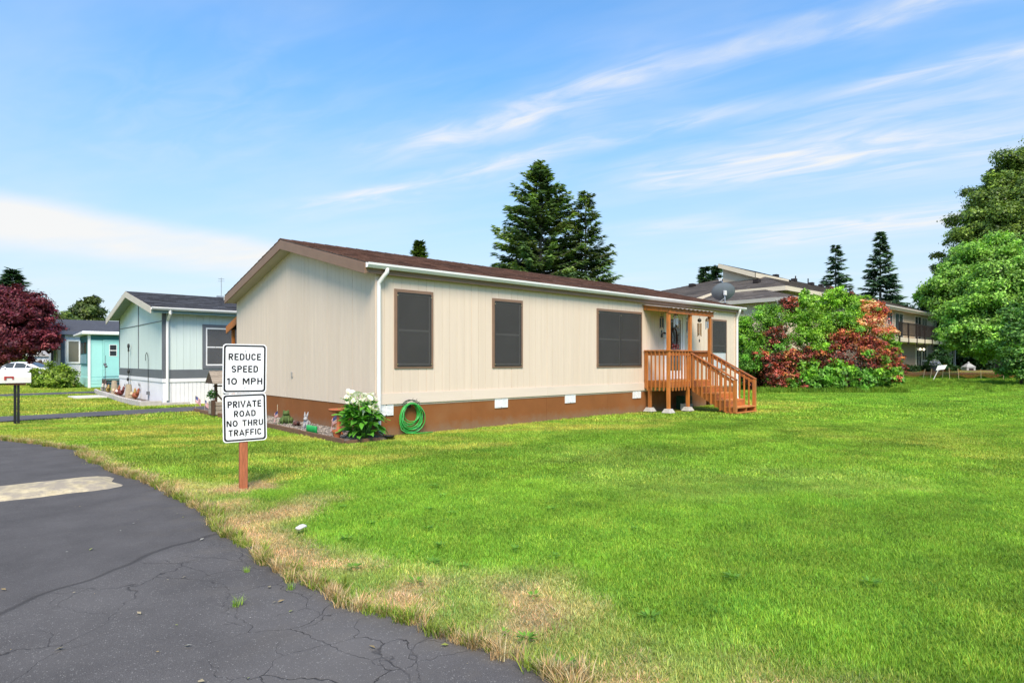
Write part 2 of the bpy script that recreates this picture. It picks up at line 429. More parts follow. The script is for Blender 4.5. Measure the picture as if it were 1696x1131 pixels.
# asphalt with cracks, patches of older and newer surfacing and pale stones in it
def asphalt_mat():
    m = mat('asphalt', (.089, .083, .081), .9, .16, 1.1, bump=.5, bs=190, world_space=True, objvar=0, spec=.2)
    nt = m.node_tree; N, Lk = nt.nodes, nt.links; p = N['Principled BSDF']
    src = p.inputs['Base Color'].links[0].from_socket
    ge = N.new('ShaderNodeNewGeometry')
    def math_(op, a, b):
        n = N.new('ShaderNodeMath'); n.operation = op
        for i, s in enumerate((a, b)):
            if isinstance(s, (int, float)): n.inputs[i].default_value = s
            else: Lk.new(s, n.inputs[i])
        return n.outputs[0]
    def step(x, a, b, t0=0, t1=1):
        n = N.new('ShaderNodeMapRange'); n.inputs['From Min'].default_value = a; n.inputs['From Max'].default_value = b
        n.inputs['To Min'].default_value = t0; n.inputs['To Max'].default_value = t1; Lk.new(x, n.inputs['Value']); return n.outputs[0]
    def noise(s, d, vec=ge.outputs['Position']):
        n = N.new('ShaderNodeTexNoise'); n.inputs['Scale'].default_value = s; n.inputs['Detail'].default_value = d; Lk.new(vec, n.inputs['Vector']); return n
    sp = N.new('ShaderNodeSeparateXYZ'); Lk.new(ge.outputs['Position'], sp.inputs[0])
    wn_ = noise(1.1, 4)
    # seam between the newer overlay and the old cracked surface
    sy = math_('ADD', sp.outputs[1], math_('MULTIPLY', sp.outputs[0], -.62))
    sy = math_('ADD', sy, math_('MULTIPLY', math_('SUBTRACT', noise(.9, 2).outputs[0], .5), .9))
    old = step(sy, -2.35, -2.55)
    seam = math_('MULTIPLY', step(math_('ABSOLUTE', math_('SUBTRACT', sy, -2.42), 0), .045, .012), .5)
    # crack net
    ad = N.new('ShaderNodeVectorMath'); ad.operation = 'MULTIPLY_ADD'; Lk.new(wn_.outputs['Color'], ad.inputs[0]); ad.inputs[1].default_value = (.9, .9, 0); Lk.new(ge.outputs['Position'], ad.inputs[2])
    ad2 = N.new('ShaderNodeVectorMath'); ad2.operation = 'MULTIPLY_ADD'; Lk.new(noise(16, 5).outputs['Color'], ad2.inputs[0]); ad2.inputs[1].default_value = (.07, .07, 0); Lk.new(ad.outputs[0], ad2.inputs[2]); ad = ad2
    cr = None
    for s_, w_ in ((.95, .0040), (2.1, .0026)):
        vo = N.new('ShaderNodeTexVoronoi'); vo.feature = 'DISTANCE_TO_EDGE'; vo.inputs['Scale'].default_value = s_; Lk.new(ad.outputs[0], vo.inputs['Vector'])
        x = step(vo.outputs['Distance'], w_ * s_ * 1.15, w_ * s_ * .1)
        x = math_('MULTIPLY', x, step(noise(.75 if s_ < 1 else 1.4, 3).outputs[0], .42, .58))
        cr = x if cr is None else math_('MAXIMUM', cr, x)
    cr = math_('MULTIPLY', math_('MULTIPLY', math_('MULTIPLY', cr, old), step(noise(9, 4).outputs[0], .3, .6, .35, 1)), .8)
    dark = math_('MAXIMUM', cr, seam)
    # pale stones
    vs2 = N.new('ShaderNodeTexVoronoi'); vs2.inputs['Scale'].default_value = 85; Lk.new(ge.outputs['Position'], vs2.inputs['Vector'])
    stn = math_('MULTIPLY', step(vs2.outputs['Distance'], .34, .12), step(noise(34, 2).outputs[0], .46, .64))
    stn = math_('MULTIPLY', stn, math_('ADD', math_('MULTIPLY', old, .5), .42))
    worn = math_('MULTIPLY', old, step(noise(.7, 5).outputs[0], .40, .72, 0, .5))
    gr_ = step(noise(210, 3).outputs[0], .3, .7, .62, 1.38); bl_ = step(noise(2.4, 6).outputs[0], .3, .7, .86, 1.14)
    vsn = N.new('ShaderNodeVectorMath'); vsn.operation = 'SCALE'; Lk.new(src, vsn.inputs[0]); Lk.new(math_('MULTIPLY', gr_, bl_), vsn.inputs['Scale']); src = vsn.outputs[0]
    def mixc(f, a, c):
        n = N.new('ShaderNodeMix'); n.data_type = 'RGBA'; Lk.new(f, n.inputs[0]); Lk.new(a, n.inputs[6]); n.inputs[7].default_value = (*c, 1); return n.outputs[2]
    o = mixc(worn, src, (.155, .145, .138)); o = mixc(stn, o, (.30, .29, .27)); o = mixc(dark, o, (.018, .017, .017))
    dust = math_('MULTIPLY', step(sp.outputs[0], -5.3, -4.1), step(noise(3.2, 5).outputs[0], .5, .75, 0, .35)); o = mixc(dust, o, (.20, .165, .115))
    Lk.new(o, p.inputs['Base Color'])
    b2 = N.new('ShaderNodeBump'); b2.inputs['Strength'].default_value = .7; b2.inputs['Distance'].default_value = .012; b2.invert = True
    Lk.new(dark, b2.inputs['Height']); Lk.new(p.inputs['Normal'].links[0].from_socket, b2.inputs['Normal']); Lk.new(b2.outputs[0], p.inputs['Normal'])
    return m
asph = asphalt_mat()
rd = MB(); ys = np.arange(-26, 8.3, .06); ex = road_edge(ys)
for i in range(len(ys) - 1):
    rd.face([(-15, ys[i], .004), (ex[i], ys[i], .004), (ex[i + 1], ys[i + 1], .004), (-15, ys[i + 1], .004)])
tag(rd.build('road', asph, fix=False), kind='structure')
asph2 = mat('driveway_asphalt', (.085, .08, .085), .85, .22, 1.4, bump=.4, bs=150, world_space=True, objvar=0)
for k, (xa, xb) in enumerate(((-15, 14), (-30, 1.2))):
    dv = MB(); xs = np.arange(xa, xb, .25)
    jn, jf = (fbm(xs, xs * 0, .7, 61 + k) - .5) * .22, (fbm(xs, xs * 0 + 9, .7, 71 + k) - .5) * .22
    for i in range(len(xs) - 1):
        a0, b0 = path_y(xs[i], k); a1, b1 = path_y(xs[i + 1], k)
        dv.face([(xs[i], a0 + jn[i], .008), (xs[i + 1], a1 + jn[i + 1], .008), (xs[i + 1], b1 + jf[i + 1], .008), (xs[i], b0 + jf[i], .008)])
    tag(dv.build('driveway', asph2, fix=False), kind='structure')
dv = MB(); dv.face([(-30, 49, .01), (8, 49, .01), (8, 60, .01), (-30, 60, .01)]); tag(dv.build('parking_area', asph2), kind='structure')

# speed bump: rounded concrete ridge with worn yellow paint
con_y = mat('worn_yellow_concrete', (.50, .42, .27), .92, .4, 9, bump=1.0, bs=45, hue=((.33, .285, .22), 7.5, .38, .60), objvar=0, spec=.1)
sb = MB(); n, mrow = 40, 14
for i in range(n + 1):
    x = -10.5 + (10.5 - 4.80) * i / n; e = (n - i) / n * 1
    for k in range(mrow + 1):
        t = k / mrow; y = -2.36 + .97 * t + .015 * math.sin(i * 1.7) * (t * 2 - 1)
        end = min(1, (n - i) / 1.6)
        h = .075 * max(0, math.sin(math.pi * t)) ** .6 * end ** .5
        sb.v.append((x + (.03 * math.sin(3 * math.pi * t) if i == n else 0), y, .002 + h + rnd.uniform(-.003, .003)))
for i in range(n):
    for k in range(mrow):
        a = i * (mrow + 1) + k; sb.f.append((a, a + mrow + 1, a + mrow + 2, a + 1)); sb.m.append(0); sb.t.append(1.0)
o = sb.build('speed_bump', con_y, smooth=True)
tag(o, 'low concrete speed bump with worn yellow paint across the asphalt road', 'speed bump')

# ---- grass blades (nobody could count them)
def tuft(seed, n, rad, h0, h1, w, lean):
    g = np.random.default_rng(seed)
    v = np.zeros((n, 5, 3)); a = g.uniform(0, 2 * np.pi, n); rr = rad * np.sqrt(g.uniform(0, 1, n))
    bx, by = rr * np.cos(a), rr * np.sin(a); az = g.uniform(0, 2 * np.pi, n); h = g.uniform(h0, h1, n); ln = g.uniform(.2, 1, n) * lean * h
    dx, dy = np.cos(az), np.sin(az); sx, sy = -dy * w / 2, dx * w / 2
    ws = g.uniform(.7, 1.3, n)
    for i, (f, hf, lf) in enumerate(((1, 0, 0), (-1, 0, 0), (.8, .6, .4), (-.8, .6, .4), (0, 1, 1))):
        v[:, i, 0] = bx + sx * f * ws + dx * ln * lf; v[:, i, 1] = by + sy * f * ws + dy * ln * lf; v[:, i, 2] = h * hf - .004
    me = bpy.data.meshes.new('grass_tuft')
    me.from_pydata(v.reshape(-1, 3).tolist(), [], [q for i in range(n) for q in ((i * 5, i * 5 + 1, i * 5 + 3, i * 5 + 2), (i * 5 + 2, i * 5 + 3, i * 5 + 4))])
    at_ = me.color_attributes.new('tint', 'FLOAT_COLOR', 'POINT')
    t = np.repeat(g.uniform(.65, 1.4, n), 5); hu = np.repeat(g.uniform(-.12, .12, n), 5)
    cc = np.stack([t * (1 + hu * 1.6), t, t * (1 - hu), np.ones_like(t)], 1).astype(np.float32)
    at_.data.foreach_set('color', cc.ravel()); me.materials.append(blade)
    return bpy.data.objects.new('grass_tuft', me)
blade = leaf_mat('grass_blade', .32, .6, instancer=True, attr='gcol', spec=.2)

def scatter(name, pts, colr, scl, tufts):
    n = len(pts); me = bpy.data.meshes.new(name); me.vertices.add(n)
    me.vertices.foreach_set('co', pts.astype(np.float32).ravel())
    a = me.attributes.new('gcol', 'FLOAT_COLOR', 'POINT'); cc = np.ones((n, 4), np.float32); cc[:, :3] = colr; a.data.foreach_set('color', cc.ravel())
    a = me.attributes.new('scl', 'FLOAT_VECTOR', 'POINT'); a.data.foreach_set('vector', scl.astype(np.float32).ravel())
    a = me.attributes.new('rz', 'FLOAT_VECTOR', 'POINT'); rz = np.zeros((n, 3), np.float32); rz[:, 2] = rng.uniform(0, 6.28, n); a.data.foreach_set('vector', rz.ravel())
    a = me.attributes.new('pick', 'INT', 'POINT'); a.data.foreach_set('value', rng.integers(0, len(tufts), n).astype(np.int32))
    o = place(name, me)
    ng = bpy.data.node_groups.new(name, 'GeometryNodeTree')
    ng.interface.new_socket('Geometry', in_out='INPUT', socket_type='NodeSocketGeometry')
    ng.interface.new_socket('Geometry', in_out='OUTPUT', socket_type='NodeSocketGeometry')
    N, Lk = ng.nodes, ng.links
    gi, go = N.new('NodeGroupInput'), N.new('NodeGroupOutput')
    ip = N.new('GeometryNodeInstanceOnPoints'); ip.inputs['Pick Instance'].default_value = True
    jn = N.new('GeometryNodeJoinGeometry')
    for t in reversed(tufts):
        oi = N.new('GeometryNodeObjectInfo'); oi.inputs['Object'].default_value = t; oi.inputs['As Instance'].default_value = True
        Lk.new(oi.outputs['Geometry'], jn.inputs[0])
    def na(nm, ty):
        q_ = N.new('GeometryNodeInputNamedAttribute'); q_.data_type = ty; q_.inputs['Name'].default_value = nm; return q_.outputs[0]
    Lk.new(gi.outputs[0], ip.inputs['Points']); Lk.new(jn.outputs[0], ip.inputs['Instance'])
    Lk.new(na('pick', 'INT'), ip.inputs['Instance Index']); Lk.new(na('rz', 'FLOAT_VECTOR'), ip.inputs['Rotation']); Lk.new(na('scl', 'FLOAT_VECTOR'), ip.inputs['Scale'])
    Lk.new(ip.outputs[0], go.inputs[0])
    md = o.modifiers.new('scatter', 'NODES'); md.node_group = ng
    return o
def lawn_points(D0, D1, dens):
    W = .98 * D1 + 1; st = dens ** -.5                    # jittered grid: even cover without bald spots
    Dg, Xg = np.meshgrid(np.arange(D0, D1, st), np.arange(-W, W, st)); D = Dg.ravel() + rng.uniform(-.6, .6, Dg.size) * st; X = Xg.ravel() + rng.uniform(-.6, .6, Dg.size) * st
    k = np.abs(X) < .96 * D + 1.0; D, X = D[k], X[k]
    x = CAM.x + FWD.x * D + RGT.x * X; y = CAM.y + FWD.y * D + RGT.y * X
    k = lawn_mask(x, y) & (y < 56) & (x < 70) & (y > -15); x, y = x[k], y[k]
    z = (fbm(x, y, 1.7, 77, 3) - .5) * .03 - .02 + .5 * sstep(x, 30, 62) * (1 - sstep(np.abs(y - 6), 18, 30))
    c, d = lawn_look(x, y)
    hs = .75 + .6 * fbm(x, y, .9, 81) + .35 * (fbm(x, y, .2, 83) - .4)
    hs = hs * (1 - .25 * d)
    cl_ = fbm(x, y, .26, 91, 3); big = fbm(x, y, 1.1, 93, 3)
    c = c * (rng.uniform(.70, 1.28, len(x)) * (.62 + .62 * cl_ + .18 * big))[:, None]
    hs = hs * (.70 + .6 * cl_)
    odd = rng.uniform(0, 1, len(x)); c = np.where((odd < .10)[:, None], c * np.array([[1.5, 1.18, 1.5]]), c); c = np.where((odd > .93)[:, None], c * np.array([[.55, .70, .8]]), c)   # straw and clover among the grass
    s = rng.uniform(.85, 1.2, len(x))
    return np.stack([x, y, z], 1), c, np.stack([s, s, hs], 1)
near = [tuft(100 + i, 230, .16, .012, .036, .0036, 1.3) for i in range(6)]
midd = [tuft(200 + i, 150, .22, .014, .040, .0072, 1.2) for i in range(5)]
far_ = [tuft(300 + i, 90, .4, .016, .05, .02, 1.0) for i in range(4)]
for (d0, d1, dens, tf, lb) in ((2.0, 8.0, 74, near, 'short mown lawn grass closest to the cracked road, straw coloured along the edge'), (8.0, 16.0, 32, midd, 'short mown lawn grass round the sign post and the front of the cream home'), (16.0, 48.0, 9, far_, 'short mown lawn grass farther off, by the shrubs and the blue home')):
    P, c, s = lawn_points(d0, d1, dens)
    tag(scatter('grass', P, c, s, tf), lb, kind='stuff')
# ragged longer tufts along the road edge and in front of the shrubs
edge = [tuft(400 + i, 46, .055, .04, .12, .006, 1.3) for i in range(4)]
yy = rng.uniform(-12, 6, 900); xx = road_edge(yy) + np.abs(rng.normal(0, .05, 900)) - .05
c, d = lawn_look(xx + .3, yy)
mixd = (rng.uniform(0, 1, 900) < .6)[:, None]
c = np.where(mixd, dry[None] * rng.uniform(.6, 1.05, 900)[:, None], np.array([[.26, .34, .05]]) * rng.uniform(.7, 1.2, 900)[:, None])
P = np.stack([xx, yy, np.zeros(900)], 1); s = rng.uniform(.45, 1.0, 900)
ex_ = [(-4.98, -7.05, .55), (-4.72, -6.45, .4), (-4.62, -7.0, .5)]
P = np.concatenate([P, np.array([(a, b, .004) for a, b, _ in ex_])]); s = np.concatenate([s, [q_ for _, _, q_ in ex_]])
c = np.concatenate([c, np.array([[.26, .40, .05]] * len(ex_))])
tag(scatter('edge_grass', P, c, np.stack([s, s, s], 1), edge), 'ragged dry and green grass tufts growing over the asphalt edge', kind='stuff')
long_ = [tuft(500 + i, 60, .35, .12, .42, .022, .8) for i in range(4)]
n = 900; pxs = rng.uniform(1255, 1700, n); Ds = np.where(pxs < 1500, 30.2 + rng.normal(0, .35, n), 37.5 + rng.normal(0, 3.0, n))
P = np.array([at(a, b) for a, b in zip(pxs, Ds)]); hh = rng.uniform(.35, 1.0, n) * np.where(pxs < 1500, .8, .55)
P[:, 2] = .5 * sstep(P[:, 0], 30, 62)
c = np.array([[.15, .30, .03]]) * rng.uniform(.6, 1.25, n)[:, None] + np.array([[.06, .02, .0]]) * rng.uniform(0, 1, n)[:, None]
tag(scatter('long_grass', P, c, np.stack([hh, hh, hh], 1), long_), 'unmown longer grass along the foot of the shrubs', kind='stuff')
# weed rosettes in the dry margin
Pw, Dw, Sw, Lw, Ww, Cw = [], [], [], [], [], []
spots = [(-3.92, -7.46, .16), (-3.95, -8.6, .15), (-4.0, -8.95, .2), (-3.5, -8.2, .13), (-3.6, -7.2, .14), (-3.3, -6.9, .12), (-3.8, -6.2, .13), (-3.4, -5.9, .12), (-2.2, -8.9, .18), (-1.6, -9.6, .16), (-2.9, -7.4, .13), (-4.1, -6.9, .12), (-3.2, -8.9, .15), (-2.6, -6.1, .12), (-3.1, -6.4, .14)]
for _ in range(14):
    a = at(rnd.uniform(520, 1100), rnd.uniform(3.0, 9)); spots.append((a.x, a.y, rnd.uniform(.03, .06)))
for (a, b, rr) in spots:
    rr = min(rr * .45, .065) if rr > .1 else rr
    if a < road_edge(b) + .1 or b > -.9: continue
    k = rnd.randint(14, 26)
    for i in range(k):
        an = rnd.uniform(0, 6.28); up = rnd.uniform(.1, .8); d_ = Vector((math.cos(an), math.sin(an), up)).normalized()
        Pw.append((a + d_.x * .02, b + d_.y * .02, .012)); Dw.append(d_); Sw.append((-math.sin(an), math.cos(an), 0))
        Lw.append(rr * rnd.uniform(.6, 1.1)); Ww.append(rr * rnd.uniform(.18, .34)); Cw.append(np.array((.14, .30, .03)) * rnd.uniform(.7, 1.4))
me = quads_mesh('weeds', np.array(Pw), np.array(Dw), np.array(Sw), np.array(Lw), np.array(Ww), np.array(Cw), leafy, .12)
tag(place('weeds', me), 'dark green weed rosettes scattered in the lawn and its dry margin', kind='stuff')
# dead leaves and chips on the asphalt
Pw, Dw, Sw, Lw, Ww, Cw = [], [], [], [], [], []
for _ in range(70):
    a = at(rnd.uniform(0, 900), rnd.uniform(2.9, 6.5))
    if a.x > road_edge(a.y) - .05: continue
    an = rnd.uniform(0, 6.28); L_ = rnd.choice((.012, .02, .03, .045))
    Pw.append((a.x, a.y, .012)); Dw.append((math.cos(an), math.sin(an), .15)); Sw.append((-math.sin(an), math.cos(an), rnd.uniform(-.3, .3))); Lw.append(L_); Ww.append(L_ * .5)
    Cw.append(np.array(rnd.choice(((.34, .25, .12), (.42, .35, .22), (.30, .33, .08), (.45, .43, .38)))))
me = quads_mesh('fallen_leaves', np.array(Pw), unit(np.array(Dw)), unit(np.array(Sw)), np.array(Lw), np.array(Ww), np.array(Cw), leafy, .15)
tag(place('fallen_leaves', me), 'small dead leaves and chips lying on the asphalt', kind='stuff')
# ------------------------------------------------------------------ building helpers
def board_run(mb, u0, u1, z0, z1f, holes, place_box, pitch=.2033, gap=.005, m=0):
    """vertical siding boards between u0 and u1, cut round the openings (u0,u1,z0,z1); z1f(u) is the top edge"""
    n = max(1, round((u1 - u0) / pitch)); st = (u1 - u0) / n
    for i in range(n):
        a, b = u0 + i * st + gap / 2, u0 + (i + 1) * st - gap / 2
        cuts = sorted({a, b, *[e for h in holes for e in h[:2] if a < e < b]})
        for c0, c1 in zip(cuts, cuts[1:]):
            if c1 - c0 < .004: continue
            mid = (c0 + c1) / 2; spans = [(z0, None)]
            for h in holes:
                if h[0] - 1e-6 <= mid <= h[1] + 1e-6:
                    new = []
                    for s0, s1 in spans:
                        if h[2] - s0 > .01: new.append((s0, h[2]))
                        new.append((h[3], s1))
                    spans = [q for q in new if q[1] is None or q[1] - q[0] > .01]
            for s0, s1 in spans: place_box(mb, c0, c1, s0, (z1f(c0), z1f(c1)) if s1 is None else (s1, s1))
def front_board(mb, a, b, z0, zt, y0=0.0, y1=.021):
    mb.hexa([(a, y0, z0), (b, y0, z0), (b, y1, z0), (a, y1, z0), (a, y0, zt[0]), (b, y0, zt[1]), (b, y1, zt[1]), (a, y1, zt[0])])
def side_board(mb, a, b, z0, zt, x0=0.0, x1=.021):
    mb.hexa([(x0, a, z0), (x1, a, z0), (x1, b, z0), (x0, b, z0), (x0, a, zt[0]), (x1, a, zt[0]), (x1, b, zt[1]), (x0, b, zt[1])])
def shingle_part(name, parent, x0, x1, y0, z0, y1, z1, m, course=.145, tabw=.33, th=.012):
    """courses of single tabs up a slope that runs from (y0,z0) to (y1,z1)"""
    mb = MB(); L_ = math.hypot(y1 - y0, z1 - z0); d = Vector((0, (y1 - y0) / L_, (z1 - z0) / L_)); nr = Vector((0, -d.z, d.y)) if d.y > 0 else Vector((0, d.z, -d.y))
    n = int(L_ / course)
    for i in range(n):
        a = i * course; b = min(L_, a + course * 1.25); x = x0 - rnd.uniform(0, tabw)
        while x < x1:
            w = tabw * rnd.uniform(.55, 1.2); xa, xb = max(x, x0), min(x + w - .006, x1); x += w
            if xb - xa < .02: continue
            t0 = th * rnd.uniform(.8, 2.0); o0 = Vector((0, y0, z0)) + d * a; o1 = Vector((0, y0, z0)) + d * b
            p = [o0, o0, o1, o1]; xs = [xa, xb, xb, xa]
            mb.hexa([Vector((xs[k], p[k].y, p[k].z)) - nr * .004 for k in range(4)] + [Vector((xs[k], p[k].y, p[k].z)) + nr * (t0 if k < 2 else .003) for k in range(4)],
                    0, rnd.uniform(.62, 1.35))
    return tag(mb.build(name, m, parent, fix=False), kind='stuff')
def gutter(parent, x0, x1, y, z, m):
    """K-style gutter along x with its open top"""
    pr = [(0, 0), (0, .105), (-.006, .105), (-.006, .006), (-.075, .006), (-.108, .06), (-.108, .098), (-.118, .098), (-.118, .055), (-.08, 0)]
    g = MB(); g.prism([(x0, y + a, z + b) for a, b in pr], (x1 - x0, 0, 0))
    return g.build('gutter', m, parent)

cream = mat('cream_siding', (.685, .56, .445), .62, .07, 1.3, bump=.25, bs=30, stretch=(6, 6, .35), hue=((.65, .525, .41), .5, .5, .8), objvar=.015)
cream_g = cream
trimc = mat('cream_trim', (.70, .585, .485), .55, .06, 1.5, bump=.1, bs=20, stretch=(.5, 5, 5), objvar=.015)
brown = mat('brown_trim', (.225, .135, .088), .55, .12, 4, bump=.15, bs=30, objvar=.02)
skirt_m = mat('brown_skirting', (.235, .088, .028), .8, .12, 1.4, bump=.15, bs=45, hue=((.26, .115, .045), 1.0, .55, .8), objvar=.04, spec=.2)
def splash(m, zmax, col_):
    nt = m.node_tree; N, Lk = nt.nodes, nt.links; p = N['Principled BSDF']; src = p.inputs['Base Color'].links[0].from_socket
    ge = N.new('ShaderNodeNewGeometry'); sp = N.new('ShaderNodeSeparateXYZ'); Lk.new(ge.outputs['Position'], sp.inputs[0])
    nz = N.new('ShaderNodeTexNoise'); nz.inputs['Scale'].default_value = 5; nz.inputs['Detail'].default_value = 8; nz.inputs['Roughness'].default_value = .75; Lk.new(ge.outputs['Position'], nz.inputs['Vector'])
    a = N.new('ShaderNodeMath'); a.operation = 'MULTIPLY_ADD'; Lk.new(nz.outputs[0], a.inputs[0]); a.inputs[1].default_value = -zmax * 2.2; Lk.new(sp.outputs[2], a.inputs[2])
    r_ = N.new('ShaderNodeMapRange'); r_.inputs['From Min'].default_value = -zmax * .1; r_.inputs['From Max'].default_value = -zmax * 1.1; r_.inputs['To Max'].default_value = .7; Lk.new(a.outputs[0], r_.inputs['Value'])
    mx = N.new('ShaderNodeMix'); mx.data_type = 'RGBA'; Lk.new(r_.outputs[0], mx.inputs[0]); Lk.new(src, mx.inputs[6]); mx.inputs[7].default_value = (*col_, 1); Lk.new(mx.outputs[2], p.inputs['Base Color'])
splash(skirt_m, .22, (.22, .15, .095))
shing = mat('brown_shingle', (.145, .080, .060), .95, .25, 3, bump=.6, bs=90, tint=True, objvar=0, spec=.1, hue=((.105, .065, .055), .6, .45, .75))
white_m = mat('white_metal', (.72, .71, .69), .4, .05, 2, objvar=.01, hue=((.60, .58, .55), 1.5, .6, .85))
white_v = mat('white_vinyl', (.80, .80, .79), .45, .04, 2, objvar=.01)
glass_d = glassy('dark_glass', (.03, .034, .04), .06)
screen_m = mat('sun_screen', (.056, .053, .051), .75, .18, 1.3, bump=.35, bs=260, objvar=.05, spec=.25)
screen_m.node_tree.nodes['Principled BSDF'].inputs['Alpha'].default_value = .80
sash_m = mat('grey_sash', (.60, .60, .58), .5, .05, 3)
brass = mat('brass_clip', (.5, .4, .22), .35, .05, 3, metal=.8)
iron = mat('black_iron', (.022, .022, .023), .45, .2, 8)
galv = mat('galvanised', (.42, .44, .46), .4, .15, 6, metal=.7)
conc = mat('concrete', (.42, .40, .37), .9, .2, 6, bump=.5, bs=70)
soffit_m = mat('soffit', (.42, .36, .29), .7, .08, 3)

# ------------------------------------------------------------------ the cream mobile home
home = thing('mobile_home', 'cream sided single storey mobile home with brown skirting, brown shingle roof and dark window screens', 'mobile home', (0, 0, 0))
LX, WY, ZS, ZE, RY, RZ = 15.0, 8.4, .87, 3.31, 4.2, 4.61
SL = .25
def rz_at(y): return 3.53 + (y + .12) * SL if y <= RY else 3.53 + (2 * RY - y + .12) * SL
w = MB(); w.box(.007, LX, .007, WY, .6, ZE)
w.prism([(.007, .007, ZE), (.007, WY, ZE), (.007, RY, rz_at(RY) - .09)], (LX - .04, 0, 0))
w.build('wall', cream, home)
wins = [(.44, 1.42, 1.38, 3.05), (3.13, 4.12, 1.37, 3.04), (6.99, 9.12, 1.35, 3.02), (13.22, 14.27, 1.20, 3.01)]
doorbox = (10.29, 11.45, .87, 3.07)
holes = [(a + .04, b - .04, c + .04, d - .04) for a, b, c, d in wins] + [(10.33, 11.41, .8, 3.03)]
n = 12; pw = LX / n
for i in range(n):
    mb = MB(); board_run(mb, i * pw + .005, (i + 1) * pw - .005, ZS, lambda u: 3.40, holes, front_board)
    mb.build('siding_panel', cream, home)
def gtop(y): return min(rz_at(max(y, 0.0)), 9) - .10
cuts = [0.0, .98, 2.2, 3.42, 4.64, 5.86, 7.08, 8.4]
for a, b in zip(cuts, cuts[1:]):
    mb = MB(); board_run(mb, a + .003, b - .003, .60, gtop, [], side_board, gap=.0035)
    mb.build('siding_panel', cream, home)
for i in range(6):
    a, b = LX * i / 6, LX * (i + 1) / 6
    mb = MB(); mb.box(a + .0015, b - .0015, -.022, .02, .64, ZS - .003); mb.build('belly_board', trimc, home, bevel=.004)
mb = MB(); mb.box(-.012, .055, -.014, -.001, ZS, 3.38); mb.build('corner_trim', cream, home)
mb = MB(); mb.box(14.93, 15.0, -.014, -.001, ZS, 3.38); mb.build('corner_trim', cream, home)
for i in range(6):
    a, b = LX * i / 6, LX * (i + 1) / 6
    mb = MB(); mb.box(a + .003 if i else .0, b - .003, .014, .03, -.05, .64); mb.build('skirting_panel', skirt_m, home)
for i in range(4):
    a, b = WY * i / 4, WY * (i + 1) / 4
    mb = MB(); mb.box(.012, .028, a + .003 if i else .03, b - .003, -.05, .60); mb.build('skirting_panel', skirt_m, home)
mb = MB(); mb.box(.04, LX, .04, WY, -.05, .6); mb.build('foundation_core', skirt_m, home)
# roof
mb = MB()
for s in (0, 1):
    Y = (lambda y: y) if s == 0 else (lambda y: 2 * RY - y)
    a = [(-.3, Y(-.12), 3.5), (LX + .3, Y(-.12), 3.5), (LX + .3, Y(RY), RZ - .03), (-.3, Y(RY), RZ - .03)]
    mb.hexa([Vector(p) - Vector((0, 0, .03)) for p in a] + [Vector(p) + Vector((0, 0, .022)) for p in a])
roof = mb.build('roof', brown, home)
shingle_part('shingles', roof, -.31, LX + .31, -.14, 3.526, RY, RZ - .006, shing)
shingle_part('shingles', roof, -.31, LX + .31, 2 * RY + .14, 3.526, RY, RZ - .006, shing, .29, .8)
mb = MB()
for i in range(52):
    x = -.31 + i * .3
    for s in (-1, 1):
        mb.hexa([(x, RY, RZ + .0), (x + .3, RY, RZ), (x + .3, RY + s * .14, RZ - .036), (x, RY + s * .14, RZ - .036), (x, RY, RZ + .022), (x + .31, RY, RZ + .012), (x + .31, RY + s * .14, RZ - .02), (x, RY + s * .14, RZ - .012)], 0, rnd.uniform(.7, 1.25))
tag(mb.build('ridge_cap', shing, roof, fix=False), kind='stuff')
for x in (3.9, 8.3, 12.2):
    mb = MB(); mb.lathe([(.05, 0), (.05, .22), (.075, .22), (.075, .27)], 12, (x, RY + 1.2, 4.3)); mb.build('roof_vent', galv, roof)
for s in (0, 1):      # rake boards on the near gable
    Y = (lambda y: y) if s == 0 else (lambda y: 2 * RY - y)
    for x in (-.315, LX + .285):
        mb = MB(); a = [(x, Y(-.13), 3.49), (x, Y(RY), RZ - .045)]
        dz = Vector((0, 0, -.21)); mb.hexa([Vector(a[0]) + dz, Vector(a[0]) + dz + Vector((.03, 0, 0)), Vector(a[1]) + dz + Vector((.03, 0, 0)), Vector(a[1]) + dz, a[0], Vector(a[0]) + Vector((.03, 0, 0)), Vector(a[1]) + Vector((.03, 0, 0)), a[1]])
        mb.build('rake_board', brown, home, bevel=.004)
    mb = MB(); mb.hexa([(-.285, Y(-.1), 3.30), (.0, Y(-.1), 3.30), (.0, Y(RY), RZ - .26), (-.285, Y(RY), RZ - .26), (-.285, Y(-.1), 3.312), (.0, Y(-.1), 3.312), (.0, Y(RY), RZ - .248), (-.285, Y(RY), RZ - .248)])
    mb.build('gable_soffit', soffit_m, home)
mb = MB(); mb.box(-.285, LX + .285, -.125, -.10, 3.30, 3.47); mb.build('fascia', brown, home, bevel=.004)
mb = MB(); mb.box(-.285, LX + .285, -.10, .0, 3.315, 3.33); mb.build('soffit', brown, home)
mb = MB(); mb.box(-.285, LX + .285, 2 * RY + .10, 2 * RY + .125, 3.30, 3.47); mb.build('fascia', brown, home)
gutter(home, -.29, LX + .34, -.127, 3.405, white_m)
g2 = MB(); g2.box(-.30, LX + .3, 2 * RY + .13, 2 * RY + .24, 3.40, 3.50); g2.build('gutter', white_m, home)
def downspout(x, parent, y0=-.19, ztop=3.41, zb=.12, wallx=None, m=None):
    xe = x if wallx is None else wallx
    mb = MB(); mb.tube([(x, y0, ztop + .02), (x, y0, ztop - .06), (x + (xe - x) * .3, y0 + .03, ztop - .12), (xe, -.06, ztop - .27), (xe, -.055, ztop - .36), (xe, -.055, zb + .1), (xe, -.09, zb), (xe, -.2, zb - .05)], .045, 10)
    return mb.build('downspout', m or white_m, parent, smooth=True)
downspout(.16, home, wallx=.05)
downspout(14.9, home, wallx=14.96)
